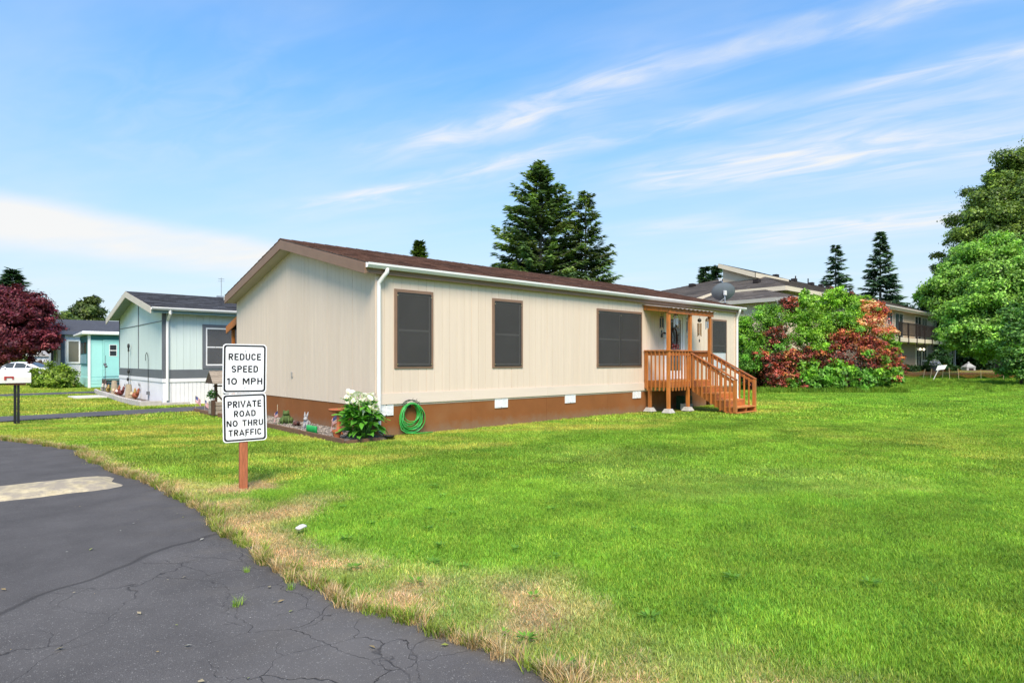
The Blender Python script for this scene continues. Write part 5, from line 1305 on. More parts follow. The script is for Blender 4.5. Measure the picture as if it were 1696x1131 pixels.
for (y, k, lb) in figs:
    t = thing('rooster_figurine', lb, 'garden figurine', (-1.30 + rnd.uniform(-.08, .08), y, .05), rnd.uniform(-2.4, -.8), 'rooster figurines in the flower border')
    mb = MB(); mb.ball((0, 0, .17), .14, .09, .11, 12, 8); mb.tube([(.09, 0, .2), (.14, 0, .30), (.15, 0, .36)], [.07, .05, .045], 8); mb.ball((.155, 0, .38), .045, .04, .04, 8, 6); mb.tube([(.19, 0, .375), (.235, 0, .365)], [.015, .003], 5); mb.tube([(0, .03, .08), (0, .03, 0)], .013, 5); mb.tube([(0, -.03, .08), (0, -.03, 0)], .013, 5); mb.build('body', fm[k][0], t, smooth=True)
    mb = MB()
    for a in range(5): mb.tube([(-.10, (a - 2) * .012, .19), (-.19, (a - 2) * .022, .30 - .03 * abs(a - 2)), (-.26, (a - 2) * .03, .26 - .05 * abs(a - 2))], [.03, .025, .006], 6)
    mb.build('tail', fm[k][1], t, smooth=True)
    mb = MB(); mb.prism([(.13, -.006, .41), (.14, -.006, .445), (.155, -.006, .42), (.17, -.006, .445), (.185, -.006, .405)], (0, .012, 0)); mb.build('comb', comb_m, t)
hk = thing('shepherd_hook', 'tall black shepherd hook arching in front of the blue home', 'garden hook', (-1.05, 15.0, .05))
mb = MB(); mb.tube([(0, 0, 0), (0, 0, 1.55), (0, .08, 1.72), (0, .24, 1.80), (0, .40, 1.72), (0, .46, 1.58), (0, .42, 1.50)], .010, 7); mb.build('rod', iron, hk, smooth=True)
mb = MB(); mb.box(-.05, .05, -.06, .06, .22, .34); mb.build('hanger_cup', slate, hk)
hk = thing('garden_stake', 'black metal garden stake with flower finial beside the blue wall', 'garden stake', (-1.10, 18.3, .05))
mb = MB(); mb.tube([(0, 0, 0), (0, 0, 2.05)], .010, 6); mb.build('rod', iron, hk)
mb = MB(); mb.ball((0, 0, 2.1), .05, .05, .11, 8, 6); mb.tube([(0, 0, 1.8), (0, .1, 2.0), (0, .16, 1.88)], .009, 5); mb.tube([(0, 0, 1.8), (0, -.1, 2.0), (0, -.16, 1.88)], .009, 5); mb.ball((0, 0, 1.05), .05, .05, .1, 8, 6); mb.ball((.0, .12, .72), .05, .09, .08, 8, 6); mb.build('finial', iron, hk, smooth=True)
hk = thing('garden_stake', 'thin garden stake with grey whirligig cups in front of the turquoise door', 'garden stake', (-1.2, 23.0, .05))
mb = MB(); mb.tube([(0, 0, 0), (0, 0, 1.75)], .010, 6); mb.build('rod', slate, hk)
mb = MB(); mb.ball((0, .16, 1.32), .07, .12, .06, 8, 6); mb.ball((0, -.12, 1.22), .07, .12, .06, 8, 6); mb.ball((0, .05, 1.24), .05, .05, .05, 8, 6); mb.build('cups', slate, hk, smooth=True)
bf = MB()
for (y, z) in ((18.9, .52), (18.7, .42), (16.6, .60), (16.5, .42), (19.4, .50)):
    for s_ in (-1, 1): bf.face([(-.045, y - BY + BY, z), (-.05, y + s_ * .10, z + .08), (-.045, y + s_ * .11, z - .04), (-.045, y + s_ * .04, z - .07)])
bf.v = [(x - .0, y - BY, z) for x, y, z in bf.v]
bf.build('butterfly_plaque', mat('dark_plaque', (.05, .045, .05), .6, .3, 9), blue, fix=False)
sl = MB(); sl.box(-.55, .55, -.75, .75, -.02, .05); o = sl.build('utility_cover', mat('pale_concrete', (.55, .53, .50), .85, .12, 5, bump=.3), bevel=.01, loc=(-2.3, 19.9, 0)); o.rotation_euler[2] = R(4); tag(o, 'flat pale concrete utility cover slab set in the lawn', 'utility cover')

# ------------------------------------------------------------------ turquoise add-on room and grey home behind
TX, TY = -.84, 30.8
teal = thing('garden_room', 'turquoise flat roofed entry room with white fascia and a side door', 'entry room', (TX, TY, 0))
teal_m = mat('turquoise_panel', (.36, .70, .655), .5, .07, 1.2, objvar=.02); teal_d = mat('dark_teal_trim', (.03, .16, .165), .5, .1, 3)
mb = MB(); mb.box(.03, 5.5, .03, 3.4, 0, 3.0); mb.build('wall', teal_m, teal)
for a, b, z0, z1 in ((.08, .66, .60, 2.72), (1.56, 2.7, .6, 2.72), (2.72, 4.1, .6, 2.72)):
    mb = MB(); mb.box(a, b, .0, .03, z0, z1); mb.build('wall_panel', teal_m, teal, bevel=.004)
for k in range(3):
    mb = MB(); mb.box(.08, .66, -.012 - .004 * (2 - k), .03, .02 + k * .19, .20 + k * .19); mb.build('skirting_board', teal_m, teal, bevel=.004)
    mb = MB(); mb.box(-.012 - .004 * (2 - k), .03, .08, 3.3, .02 + k * .19, .20 + k * .19); mb.build('skirting_board', teal_m, teal, bevel=.004)
mb = MB(); mb.box(.08, 5.5, -.01, .03, 2.73, 3.0); mb.build('header_board', teal_d, teal)
mb = MB(); mb.box(-.01, .03, .08, 3.4, 2.73, 3.0); mb.build('header_board', teal_d, teal)
mb = MB(); mb.box(-.05, .08, -.05, .08, -.02, 3.05); mb.build('corner_post', white_v, teal, bevel=.005)
mb = MB(); mb.hexa([(-.35, -.3, 3.02), (5.6, -.3, 3.02), (5.6, 3.5, 3.1), (-.35, 3.5, 3.0), (-.35, -.3, 3.22), (5.6, -.3, 3.22), (5.6, 3.5, 3.3), (-.35, 3.5, 3.1)]); mb.build('roof', white_v, teal, bevel=.06)
f = MB(); f.box(.68, .74, -.03, .02, .62, 2.74); f.box(1.47, 1.53, -.03, .02, .62, 2.74); f.box(.741, 1.469, -.03, .02, 2.68, 2.74); df = f.build('door', teal_m, teal)
f = MB(); f.box(.745, 1.465, -.012, .02, .64, 2.675); f.build('door_leaf', mat('pale_turquoise', (.33, .66, .63), .45, .05, 2), df)
f = MB(); f.box(.98, 1.36, -.022, -.013, 1.80, 2.48); f.build('door_frame', white_v, df)
for z0, z1 in ((1.83, 2.11), (2.16, 2.45)):
    f = MB(); f.box(1.01, 1.33, -.026, -.0225, z0, z1); f.build('pane', glass_d, df)
for k in range(3):
    f = MB(); f.box(.62, 1.75, -.35 - .28 * (2 - k), -.02 - .28 * (2 - k), .12 + .17 * k, .16 + .17 * k); f.build('step', mat('grey_step', (.10, .10, .10), .8, .3, 6), teal)
f = MB(); f.box(.62, .70, -.95, -.02, 0, .46); f.box(1.67, 1.75, -.95, -.02, 0, .46); f.build('step_side', mat('dark_red_wood', (.09, .035, .03), .7, .2, 5), teal)
f = MB(); f.box(-.03, .02, .5, 3.1, 1.3, 2.7); wf = f.build('window', teal_d, teal)
for k in range(2):
    f = MB(); f.box(-.036, -.031, .62 + k * 1.25, 1.72 + k * 1.25, 1.95, 2.62); f.build('pane', glassy('amber_glass', (.09, .075, .05), .1), wf)
    f = MB(); f.box(-.036, -.031, .62 + k * 1.25, 1.72 + k * 1.25, 1.38, 1.9); f.build('lower_panel', glassy('pale_panel', (.22, .42, .48), .25), wf)
GX, GY = -1.45, 37.2
grey = thing('mobile_home', 'white sided mobile home with dark grey roof behind the turquoise room', 'mobile home', (GX, GY, 0))
lapw = mat('white_lap', (.72, .73, .76), .55, .06, 2); navy = mat('blue_grey_trim', (.09, .105, .15), .6, .1, 4)
mb = MB(); mb.box(.03, 12, .03, 7.5, 0, 3.3); mb.build('wall', lapw, grey)
mb = MB()
for k in range(19):
    z = .6 + k * .14
    mb.hexa([(-.02, .15, z), (.03, .15, z), (.03, 7.5, z), (-.02, 7.5, z), (.01, .15, z + .138), (.03, .15, z + .138), (.03, 7.5, z + .138), (.01, 7.5, z + .138)])
    mb.hexa([(.15, -.02, z), (12, -.02, z), (12, .03, z), (.15, .03, z), (.15, .01, z + .138), (12, .01, z + .138), (12, .03, z + .138), (.15, .03, z + .138)])
tag(mb.build('lap_siding', lapw, grey, fix=False), kind='stuff')
mb = MB(); mb.box(-.05, .16, -.05, .16, 0, 3.3); mb.build('corner_trim', navy, grey)
mb = MB(); mb.hexa([(-.4, -.35, 3.28), (12.3, -.35, 3.28), (12.3, 3.75, 4.25), (-.4, 3.75, 4.25), (-.4, -.35, 3.42), (12.3, -.35, 3.42), (12.3, 3.75, 4.4), (-.4, 3.75, 4.4)]); mb.hexa([(-.4, 7.85, 3.28), (12.3, 7.85, 3.28), (12.3, 3.751, 4.25), (-.4, 3.751, 4.25), (-.4, 7.85, 3.42), (12.3, 7.85, 3.42), (12.3, 3.751, 4.4), (-.4, 3.751, 4.4)])
gr_ = mb.build('roof', mat('slate_roof', (.06, .063, .075), .9, .25, 4, bump=.5), grey)
mb = MB(); mb.box(-.42, 12.3, -.38, -.351, 3.22, 3.43); mb.build('fascia', navy, grey)
mb = MB(); mb.prism([(.03, .03, 3.3), (.03, 7.47, 3.3), (.03, 3.75, 4.24)], (.05, 0, 0)); mb.build('gable_wall', lapw, grey)
def simple_window(par, x0, x1, z0, z1, fm_, gm2, ax='y', off=-.03, t=.10, bars=0):
    e_ = off + .06; f = MB(); B_ = (lambda a, b, c, d, e, g: f.box(a, b, e, g, c, d)) if ax == 'y' else (lambda a, b, c, d, e, g: f.box(e, g, a, b, c, d))
    B_(x0, x0 + t, z0, z1, off, e_); B_(x1 - t, x1, z0, z1, off, e_); B_(x0 + t, x1 - t, z1 - t, z1, off, e_); B_(x0 + t, x1 - t, z0, z0 + t, off, e_)
    for k in range(bars): xm = x0 + (x1 - x0) * (k + 1) / (bars + 1); B_(xm - .04, xm + .04, z0 + t, z1 - t, off, e_)
    o = f.build('window', fm_, par); f = MB(); B_ = (lambda a, b, c, d, e, g: f.box(a, b, e, g, c, d)) if ax == 'y' else (lambda a, b, c, d, e, g: f.box(e, g, a, b, c, d))
    B_(x0 + t, x1 - t, z0 + t, z1 - t, off + .018, off + .026); f.build('pane', gm2, o); return o
simple_window(grey, .24, 1.0, 1.35, 2.9, white_v, glassy('blind_glass', (.17, .16, .125), .2), off=-.075, t=.11)
simple_window(grey, 2.2, 4.2, 1.4, 2.8, white_v, glass_d, 'x', off=-.075)
pl = MB(); pl.box(-.06, .06, -.06, .06, 0, 3.2); p_ = at(86.5, 38.5); o = pl.build('porch_pillar', mat('black_post', (.02, .02, .025), .5, .2, 5), loc=p_, bevel=.005); tag(o, 'slim black post standing at the left end of the white home', 'post')
# hedge bottoms and shed beyond the car
sh = thing('garden_shed', 'small white shed half hidden behind the white car', 'shed', at(48, 60), -YAW)
mb = MB(); mb.box(-1.2, 2.2, 0, 2.5, 0, 2.0); mb.build('wall', lapw, sh)
mb = MB(); mb.prism([(-1.4, -.2, 1.95), (2.4, -.2, 1.95), (.5, -.2, 2.6)], (0, 2.9, 0)); mb.build('roof', mat('pale_roof', (.35, .33, .31), .8, .2, 5), sh)
mb = MB(); mb.box(-.2, .7, -.02, .0, .1, 1.75); mb.build('door', rib_w, sh)

# ------------------------------------------------------------------ mailbox
mbx = thing('mailbox', 'white rural mailbox with a red flag on a black post', 'mailbox', (-5.24, 8.33, -.025), 0)
mw = mat('mailbox_white', (.74, .70, .66), .4, .08, 4); blackp = mat('black_paint', (.016, .016, .018), .4, .2, 8)
prof = [(-.13, 0), (.13, 0), (.13, .15)] + [(.13 * math.cos(a), .15 + .10 * math.sin(a)) for a in [math.pi * i / 10 for i in range(1, 10)]] + [(-.13, .15)]
mb = MB(); mb.prism([(-.34, y, 1.02 + z) for y, z in prof], (.62, 0, 0)); mb.build('box', mw, mbx, bevel=.006)
mb = MB(); mb.prism([(-.355, y * .97, 1.025 + z * .97) for y, z in prof], (.014, 0, 0)); mb.build('door', mat('mailbox_door', (.30, .31, .34), .4, .1, 4, metal=.3), mbx)
mb = MB(); mb.box(-.24, -.06, -.146, -.132, 1.155, 1.19); mb.box(-.24, -.20, -.146, -.132, 1.10, 1.154); mb.box(-.09, -.06, -.146, -.132, 1.115, 1.154); mb.build('flag', mat('flag_paint', (.42, .04, .035), .45, .1, 5), mbx)
mb = MB(); mb.box(-.20, .18, -.10, .10, .975, 1.018); mb.build('mount_board', mat('redwood_board', (.16, .06, .035), .7, .2, 6), mbx)
mb = MB(); mb.box(-.055, .0, -.04, .04, -.02, .974); mb.build('post', blackp, mbx); mb = MB(); mb.box(.012, .062, -.04, .04, -.02, .974); mb.build('post', blackp, mbx)

# ------------------------------------------------------------------ white car
car = thing('parked_car', 'white four door sedan parked beyond the lawn, facing left', 'car', at(34, 50), math.pi - YAW)
cw = mat('white_car_paint', (.80, .80, .81), .22, .02, 2, spec=.5, coat=.6, objvar=0); tyre = mat('tyre', (.02, .02, .02), .8, .1, 8); alloy = mat('alloy', (.5, .5, .52), .3, .1, 5, metal=.8)
sect = [(-2.42, .62, .42, .70), (-2.36, .78, .30, .92), (-2.0, .87, .24, .99), (-1.2, .90, .20, .985), (0, .905, .20, .95), (.95, .90, .20, .93), (1.6, .88, .22, .88), (2.1, .82, .25, .77), (2.38, .66, .30, .62), (2.44, .50, .36, .54)]
mb = MB(); NS = 16
for (x, hw_, z0, z1) in sect:
    for k in range(NS):
        a = 2 * math.pi * k / NS; ca, sa = math.cos(a), math.sin(a); e = .38
        mb.v.append((x, hw_ * math.copysign(abs(ca) ** e, ca), (z0 + z1) / 2 + (z1 - z0) / 2 * math.copysign(abs(sa) ** .5, sa)))
for i in range(len(sect) - 1):
    for k in range(NS):
        k2 = (k + 1) % NS; mb.f.append((i * NS + k, i * NS + k2, (i + 1) * NS + k2, (i + 1) * NS + k)); mb.m.append(0); mb.t.append(1)
mb.f += [tuple(range(NS)), tuple(range((len(sect) - 1) * NS, len(sect) * NS))]; mb.m += [0, 0]; mb.t += [1, 1]
mb.build('body', cw, car, smooth=True)
cab = [(-2.1, .70, .96), (-1.45, .66, 1.24), (-.85, .60, 1.40), (-.25, .585, 1.445), (.35, .60, 1.40), (.85, .66, 1.20), (1.30, .76, .92)]
mb = MB()
for (x, hw_, zt) in cab:
    for (fy, z) in ((-1, .86), (-1.0, .90), (-.97, zt - .07 if zt > 1.1 else zt - .01), (-.80, zt), (.80, zt), (.97, zt - .07 if zt > 1.1 else zt - .01), (1.0, .90), (1, .86)):
        lo = .82; mb.v.append((x, fy * (lo if z <= .9 else hw_), z))
for i in range(len(cab) - 1):
    for k in range(7): mb.f.append((i * 8 + k, i * 8 + k + 1, (i + 1) * 8 + k + 1, (i + 1) * 8 + k)); mb.m.append(0); mb.t.append(1)
mb.build('roof', cw, car, smooth=True)
cg = glassy('car_glass', (.06, .07, .075), .12, .25)
for s_ in (-1, 1):
    for poly in ([(1.02, .95), (.48, 1.32), (-.02, 1.365), (-.02, .95)], [(-.12, .95), (-.12, 1.365), (-.70, 1.335), (-.98, 1.22), (-1.02, .95)], [(-1.08, .96), (-1.06, 1.19), (-1.32, 1.08), (-1.62, .96)]):
        g_ = MB(); P3 = []
        for x, z in poly:
            hwt = np.interp(x, [c_[0] for c_ in cab], [c_[1] for c_ in cab]); ztp = np.interp(x, [c_[0] for c_ in cab], [c_[2] for c_ in cab]) - .07
            f_ = min(1, max(0, (z - .90) / max(.05, ztp - .90))); P3.append((x, s_ * ((.82 + (hwt * .97 - .82) * f_) + .012), z))
        g_.prism(P3, (0, s_ * .004, 0)); g_.build('side_window', cg, car)
    m2 = MB(); m2.ball((.98, s_ * 1.0, .97), .10, .07, .06, 8, 6); m2.build('mirror', cw, car, smooth=True)
    for x in (-1.42, 1.45):
        t_ = MB(); t_.lathe([(.20, -.1), (.31, -.1), (.335, -.06), (.335, .06), (.31, .1), (.20, .1)], 20); t_.v = [(a + x, s_ * .80 + c_ * 1, b + .335) for a, b, c_ in t_.v]; wo_ = t_.build('wheel', tyre, car, smooth=False)
        t_ = MB(); t_.lathe([(.21, -.06), (.205, .112), (.06, .105)], 14); t_.v = [(a + x, s_ * (.80 + c_), b + .335) for a, b, c_ in t_.v]; t_.build('rim', alloy, wo_)
    l_ = MB(); l_.ball((2.30, s_ * .62, .63), .10, .14, .06, 8, 6); l_.build('headlight', glassy('lamp_lens', (.6, .6, .6), .1), car, smooth=True)
    l_ = MB(); l_.ball((-2.36, s_ * .66, .80), .07, .15, .06, 8, 6); l_.build('tail_light', mat('tail_red', (.30, .02, .02), .2, .1, 5), car, smooth=True)
    h_ = MB()
    for x in (-.15, -.98): h_.box(x, x + .16, s_ * .905 - .012, s_ * .905 + .012, .82, .845)
    h_.build('door_handle', cw, car)
for pts3 in ([(1.28, -.68, .945), (1.28, .68, .945), (.50, .52, 1.375), (.50, -.52, 1.375)], [(-2.04, -.6, 1.005), (-2.04, .6, 1.005), (-1.0, .5, 1.385), (-1.0, -.5, 1.385)]):
    g_ = MB(); g_.prism(pts3, (.0, 0, .02)); g_.build('windscreen', cg, car)
# ------------------------------------------------------------------ two storey apartment building on the right
AX, AY = 35.42, 7.0
apt = thing('apartment_building', 'two storey beige apartment building with grey hip roof and dark balcony railings', 'apartment building', (AX, AY, 0))
bay_m = mat('shade_lifted_siding', (.66, .53, .37), .6, .08, 1.5, objvar=.02); lap = mat('beige_lap', (.44, .35, .25), .6, .08, 1.5, objvar=.02); lap2 = mat('taupe_lap', (.185, .145, .118), .6, .08, 1.5, objvar=.02)  # bay tone painted lighter to make up for shade on the end walls
creamf = mat('cream_fascia', (.66, .58, .44), .5, .06, 2); aroof = mat('charcoal_shingle', (.115, .10, .09), .95, .3, 1.2, bump=.7, bs=30, tint=True, objvar=0, spec=.1, hue=((.15, .125, .105), .5, .45, .7))
dkm2 = mat('dark_brown_metal', (.025, .017, .015), .45, .15, 5); wtrim = mat('pale_trim', (.48, .45, .40), .5, .05, 3)
LE, DE, ZE2, AR, RS_, ZR = 40.2, 15.7, 6.65, 11.6, 7.84, 9.5
ins = .6
mb = MB(); mb.box(ins, LE - ins, ins, DE - ins, -.2, ZE2 - .1); mb.build('wall', lap, apt)
mb = MB()
def laps(x0, x1, z0, z1, y, st=.24, t=.03):
    n = int((z1 - z0) / st)
    for k in range(n):
        z = z0 + k * st; mb.hexa([(x0, y - t, z), (x1, y - t, z), (x1, y, z), (x0, y, z), (x0, y - .006, z + st), (x1, y - .006, z + st), (x1, y, z + st), (x0, y, z + st)])
laps(ins, LE - ins, 3.7, ZE2 - .2, ins)
tag(mb.build('upper_lap_siding', lap, apt, fix=False), kind='stuff')
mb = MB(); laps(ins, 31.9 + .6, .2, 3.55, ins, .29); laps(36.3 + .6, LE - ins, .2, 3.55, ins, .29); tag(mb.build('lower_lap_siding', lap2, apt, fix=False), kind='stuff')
mb = MB()
for k in range(18):
    z = 2.2 + k * .24; mb.hexa([(ins - .03, ins, z), (ins, ins, z), (ins, DE - ins, z), (ins - .03, DE - ins, z), (ins - .006, ins, z + .24), (ins, ins, z + .24), (ins, DE - ins, z + .24), (ins - .006, DE - ins, z + .24)])
tag(mb.build('end_lap_siding', bay_m, apt, fix=False), kind='stuff')
# roof planes as shingle courses: hip end, front slope
def plane_courses(name, a0, a1, b0, b1, n, m, parent, tabw=1.0):
    """quad plane from lower edge a0-a1 to upper edge b0-b1 as stepped courses"""
    a0, a1, b0, b1 = map(Vector, (a0, a1, b0, b1)); mb = MB(); nr = (a1 - a0).cross(b0 - a0).normalized()
    if nr.z < 0: nr = -nr
    for i in range(n):
        f0, f1 = i / n, (i + 1) / n
        p0, p1, q0_, q1_ = a0.lerp(b0, f0), a1.lerp(b1, f0), a0.lerp(b0, f1), a1.lerp(b1, f1); L_ = (p1 - p0).length; k = max(1, int(L_ / tabw)); off = rnd.random()
        cuts = sorted({0.0, 1.0, *[min(1, max(0, (j + off) / k)) for j in range(k)]})
        for c0, c1 in zip(cuts, cuts[1:]):
            if c1 - c0 < 1e-4: continue
            v = [p0.lerp(p1, c0), p0.lerp(p1, c1), q0_.lerp(q1_, c1), q0_.lerp(q1_, c0)]
            mb.hexa([w_ - nr * .05 for w_ in v] + [v[0] + nr * .03, v[1] + nr * .03, v[2] + nr * .008, v[3] + nr * .008], 0, rnd.uniform(.72, 1.25))
    return tag(mb.build(name, m, parent, fix=False), kind='stuff')
core = MB()
rf = thing('roof', None, None); rf.parent = apt
S1 = 5.36; dz = -.246 * 2.9
plane_courses('shingles', (0, 0, ZE2), (LE, 0, ZE2), (AR, RS_, ZR), (LE - 7, RS_, ZR), 24, aroof, rf)
plane_courses('shingles', (0, 0, ZE2), (0, S1, ZE2), (AR, RS_, ZR), (AR, RS_ + .001, ZR), 30, aroof, rf)
plane_courses('shingles', (-2.9, S1, ZE2 + dz), (-2.9, DE, ZE2 + dz), (0, S1, ZE2), (0, DE, ZE2), 8, aroof, rf)
plane_courses('shingles', (0, S1, ZE2), (0, DE, ZE2), (AR, RS_, ZR), (AR, RS_ + .001, ZR), 30, aroof, rf)
plane_courses('shingles', (0, DE, ZE2), (LE, DE, ZE2), (AR, RS_, ZR), (LE - 7, RS_, ZR), 8, aroof, rf, 6)
plane_courses('shingles', (LE, 0, ZE2), (LE, DE, ZE2), (LE - 7, RS_, ZR), (LE - 7, RS_ + .001, ZR), 8, aroof, rf, 6)
# clerestory: the front slope carried on past the hip with its own fascia and wall
mb = MB(); mb.hexa([(5.5, RS_ - 3.0, ZR - 1.02), (AR + .6, RS_ - 3.0, ZR - 1.02), (AR + .6, RS_ + .2, ZR + .08), (5.5, RS_ + .2, ZR + .08), (5.5, RS_ - 3.0, ZR - .9), (AR + .6, RS_ - 3.0, ZR - .9), (AR + .6, RS_ + .2, ZR + .20), (5.5, RS_ + .2, ZR + .20)]); mb.build('clerestory_roof', aroof, rf)
mb = MB(); mb.hexa([(5.46, RS_ - 3.05, ZR - 1.32), (5.52, RS_ - 3.05, ZR - 1.32), (5.52, RS_ + .2, ZR - .16), (5.46, RS_ + .2, ZR - .16), (5.46, RS_ - 3.05, ZR - .92), (5.52, RS_ - 3.05, ZR - .92), (5.52, RS_ + .2, ZR + .19), (5.46, RS_ + .2, ZR + .19)]); mb.box(5.46, AR, RS_ - 3.06, RS_ - 3.0, ZR - 1.3, ZR - .92); mb.build('clerestory_fascia', creamf, rf)
mb = MB(); mb.hexa([(5.9, RS_ - 2.9, ZE2 + .5), (AR + .5, RS_ - 2.9, ZE2 + .5), (AR + .5, RS_, ZE2 + .5), (5.9, RS_, ZE2 + .5), (5.9, RS_ - 2.9, ZR - .98), (AR + .5, RS_ - 2.9, ZR - .98), (AR + .5, RS_, ZR - .02), (5.9, RS_, ZR - .02)]); mb.build('clerestory_wall', bay_m, rf)
for (x, y) in ((3.2, 3.6), (5.0, 10.2), (17.0, 6.6), (20, 6.2), (24, 6.8), (27, 7.2), (14, 7.0)):
    z = ZE2 + min(y, DE - y) / RS_ * (ZR - ZE2) if x > 8 else ZE2 + x * .246
    mb = MB(); mb.box(x - .25, x + .25, y - .2, y + .2, z, z + .28); mb.build('roof_vent', dkm2, rf)
for (x, y) in ((19, 7.3), (22.5, 7.5), (-1.0, 12.0)):
    z = ZE2 + min(y, DE - y) / RS_ * (ZR - ZE2) if x > 8 else ZE2 + x * .246
    mb = MB(); mb.tube([(x, y, z), (x, y, z + .55)], .06, 8); mb.build('vent_pipe', dkm2, rf)
# fascias and gutters
mb = MB(); mb.box(-.02, LE, -.05, .0, ZE2 - .30, ZE2 - .0); mb.build('fascia', creamf, apt)
mb = MB(); mb.box(-.05, .0, .0, S1, ZE2 - .30, ZE2 - .0); mb.build('fascia', creamf, apt)
mb = MB(); mb.hexa([(-2.9, S1 - .05, ZE2 + dz - .3), (-.05, S1 - .05, ZE2 - .3), (-.05, S1, ZE2 - .3), (-2.9, S1, ZE2 + dz - .3), (-2.9, S1 - .05, ZE2 + dz), (-.05, S1 - .05, ZE2), (-.05, S1, ZE2), (-2.9, S1, ZE2 + dz)]); mb.build('rake_board', creamf, apt)
mb = MB(); mb.box(6.0, LE + .05, -.17, -.052, ZE2 - .14, ZE2 - .0); mb.build('gutter', wtrim, apt)
mb = MB(); mb.box(0, LE, 0, ins, ZE2 - .28, ZE2 - .24); mb.build('soffit', lap, apt)
# lower hipped bay at the near end
bzE, bzT = 5.53, 6.55
mb = MB(); mb.box(-2.9, ins + .1, -1.5, 9.0, -.2, bzE); mb.build('bay_wall', bay_m, apt)
for y in (1.2, 3.9, 6.6):
    mb = MB(); mb.box(-2.93, -2.88, y, y + .07, .2, bzE - .05); mb.build('batten', creamf, apt)
br_ = thing('roof', None, None); br_.parent = apt
plane_courses('shingles', (-3.36, -1.95, bzE), (-3.36, 9.4, bzE), (.2, 1.67, bzT), (.2, 9.4, bzT), 9, aroof, br_)
plane_courses('shingles', (-3.36, -1.95, bzE), (.6, -1.95, bzE), (.2, 1.67, bzT), (.6, 1.67, bzT), 9, aroof, br_)
mb = MB(); mb.box(-3.42, -3.36, -2.0, 9.4, bzE - .22, bzE + .02); mb.build('fascia', wtrim, apt)
mb = MB(); mb.box(-3.36, .6, -2.0, -1.95, bzE - .22, bzE + .02); mb.build('fascia', wtrim, apt)
mb = MB(); mb.tube([(-3.42, -.9, bzE - .12), (-3.3, -.9, bzE - .35), (-2.98, -.9, bzE - .75), (-2.95, -.9, .2)], .07, 6); mb.build('downspout', wtrim, apt)
# windows and doors of the long front (coordinates along the wall from its inner corner)
o6 = ins
glz = glassy('apartment_glass', (.05, .06, .065), .06); cur = glassy('curtained_glass', (.17, .18, .19), .15)
def W_(x0, x1, z0, z1, g, bars=0, t=.12):
    o = simple_window(apt, x0 + o6, x1 + o6, z0, z1, wtrim, g, 'y', ins - .06, t, bars); return o
W_(22.7, 24.2, 4.9, 6.28, glz, 1); W_(25.0, 27.6, 3.75, 6.28, glz, 1); W_(31.6, 33.9, 3.75, 6.25, glz, 1); W_(34.2, 36.2, 4.7, 6.2, cur, 1)
W_(40.7 - 2.2, 40.7 - .9, 4.9, 6.2, glz)
W_(14.0, 16.2, 4.7, 6.2, cur, 1); W_(7.5, 9.5, 4.7, 6.2, cur, 1); W_(8.0, 10.0, 1.2, 2.8, glz, 1); W_(14.5, 17.0, .4, 2.8, glz, 1)
# ground-floor patio door and window; darker taupe panel paints the recess's shade
mb = MB(); mb.box(31.95 + o6, 36.25 + o6, ins - .008, ins + .02, .25, 3.42); mb.build('recess_shade_panel', mat('shaded_taupe', (.12, .10, .085), .7, .1, 3), apt)
W_(32.1, 34.0, .35, 2.9, glz, 1); W_(34.3, 36.1, 1.45, 2.9, glz, 1, .14)
for x in (31.9, 36.2):
    mb = MB(); mb.box(x + o6 - .06, x + o6 + .06, ins - .05, ins + .02, .2, 3.5); mb.build('corner_board', wtrim, apt)
for x in (33.3, 34.6):
    mb = MB(); mb.ball((x + o6, ins - .12, 2.75), .13, .1, .13, 10, 6); mb.build('wall_light', mat('lit_globe', (.8, .75, .6), .4, .05, 3, emit=((1.0, .85, .6), 1.2)), apt)
# balcony
bal = thing('balcony', None, None); bal.parent = apt
bx0, bx1, by0, by1 = 21.0 + o6, 37.3 + o6, ins - 1.5, ins
mb = MB(); mb.box(bx0, bx1, by0, by1, 3.28, 3.66); mb.build('floor', creamf, bal, bevel=.01)
for k in range(7):
    x = bx0 + .05 + (bx1 - bx0 - .1) * k / 6; mb = MB(); mb.box(x - .06, x + .06, by0 - .06, by0 + .06, 3.05, 5.05); mb.build('railing_post', dkm2, bal)
mb = MB()
for z in (3.85, 4.95, 5.03): mb.box(bx0, bx1, by0 - .03, by0 + .03, z, z + .06)
mb.build('rail', dkm2, bal)
mb = MB(); n = int((bx1 - bx0) / .16)
for k in range(n): x = bx0 + k * .16; mb.box(x - .013, x + .013, by0 - .013, by0 + .013, 3.9, 4.96)
tag(mb.build('balusters', dkm2, bal, fix=False), kind='stuff')
mb = MB()
for z in (3.85, 4.95, 5.03): mb.box(bx1 - .03, bx1 + .03, by0, by1, z, z + .06)
for k in range(9): y = by0 + k * .165; mb.box(bx1 - .013, bx1 + .013, y - .013, y + .013, 3.9, 4.96)
mb.build('side_railing', dkm2, bal)
# single-storey covered patio at the far end
pt = thing('covered_patio', 'low covered patio with a corner post at the far end of the apartments', 'patio shelter', (AX + LE - 1.0, AY + .2, 0))
mb = MB(); mb.box(-.2, 8.2, -.6, 4, 3.25, 3.42); mb.build('roof', mat('patio_roof', (.18, .16, .14), .8, .2, 3), pt)
for x in (6.9,):
    mb = MB(); mb.box(x - .1, x + .1, -.3, -.1, 0, 3.25); mb.build('post', wtrim, pt)
mb = MB(); mb.box(5.0, 6.7, .0, .15, .1, 3.2); mb.build('side_panel', lap2, pt)
mb = MB(); mb.box(-.1, 5.0, 3.4, 3.6, .1, 3.2); mb.build('back_wall', mat('dark_wall', (.06, .05, .045), .8, .1, 3), pt)
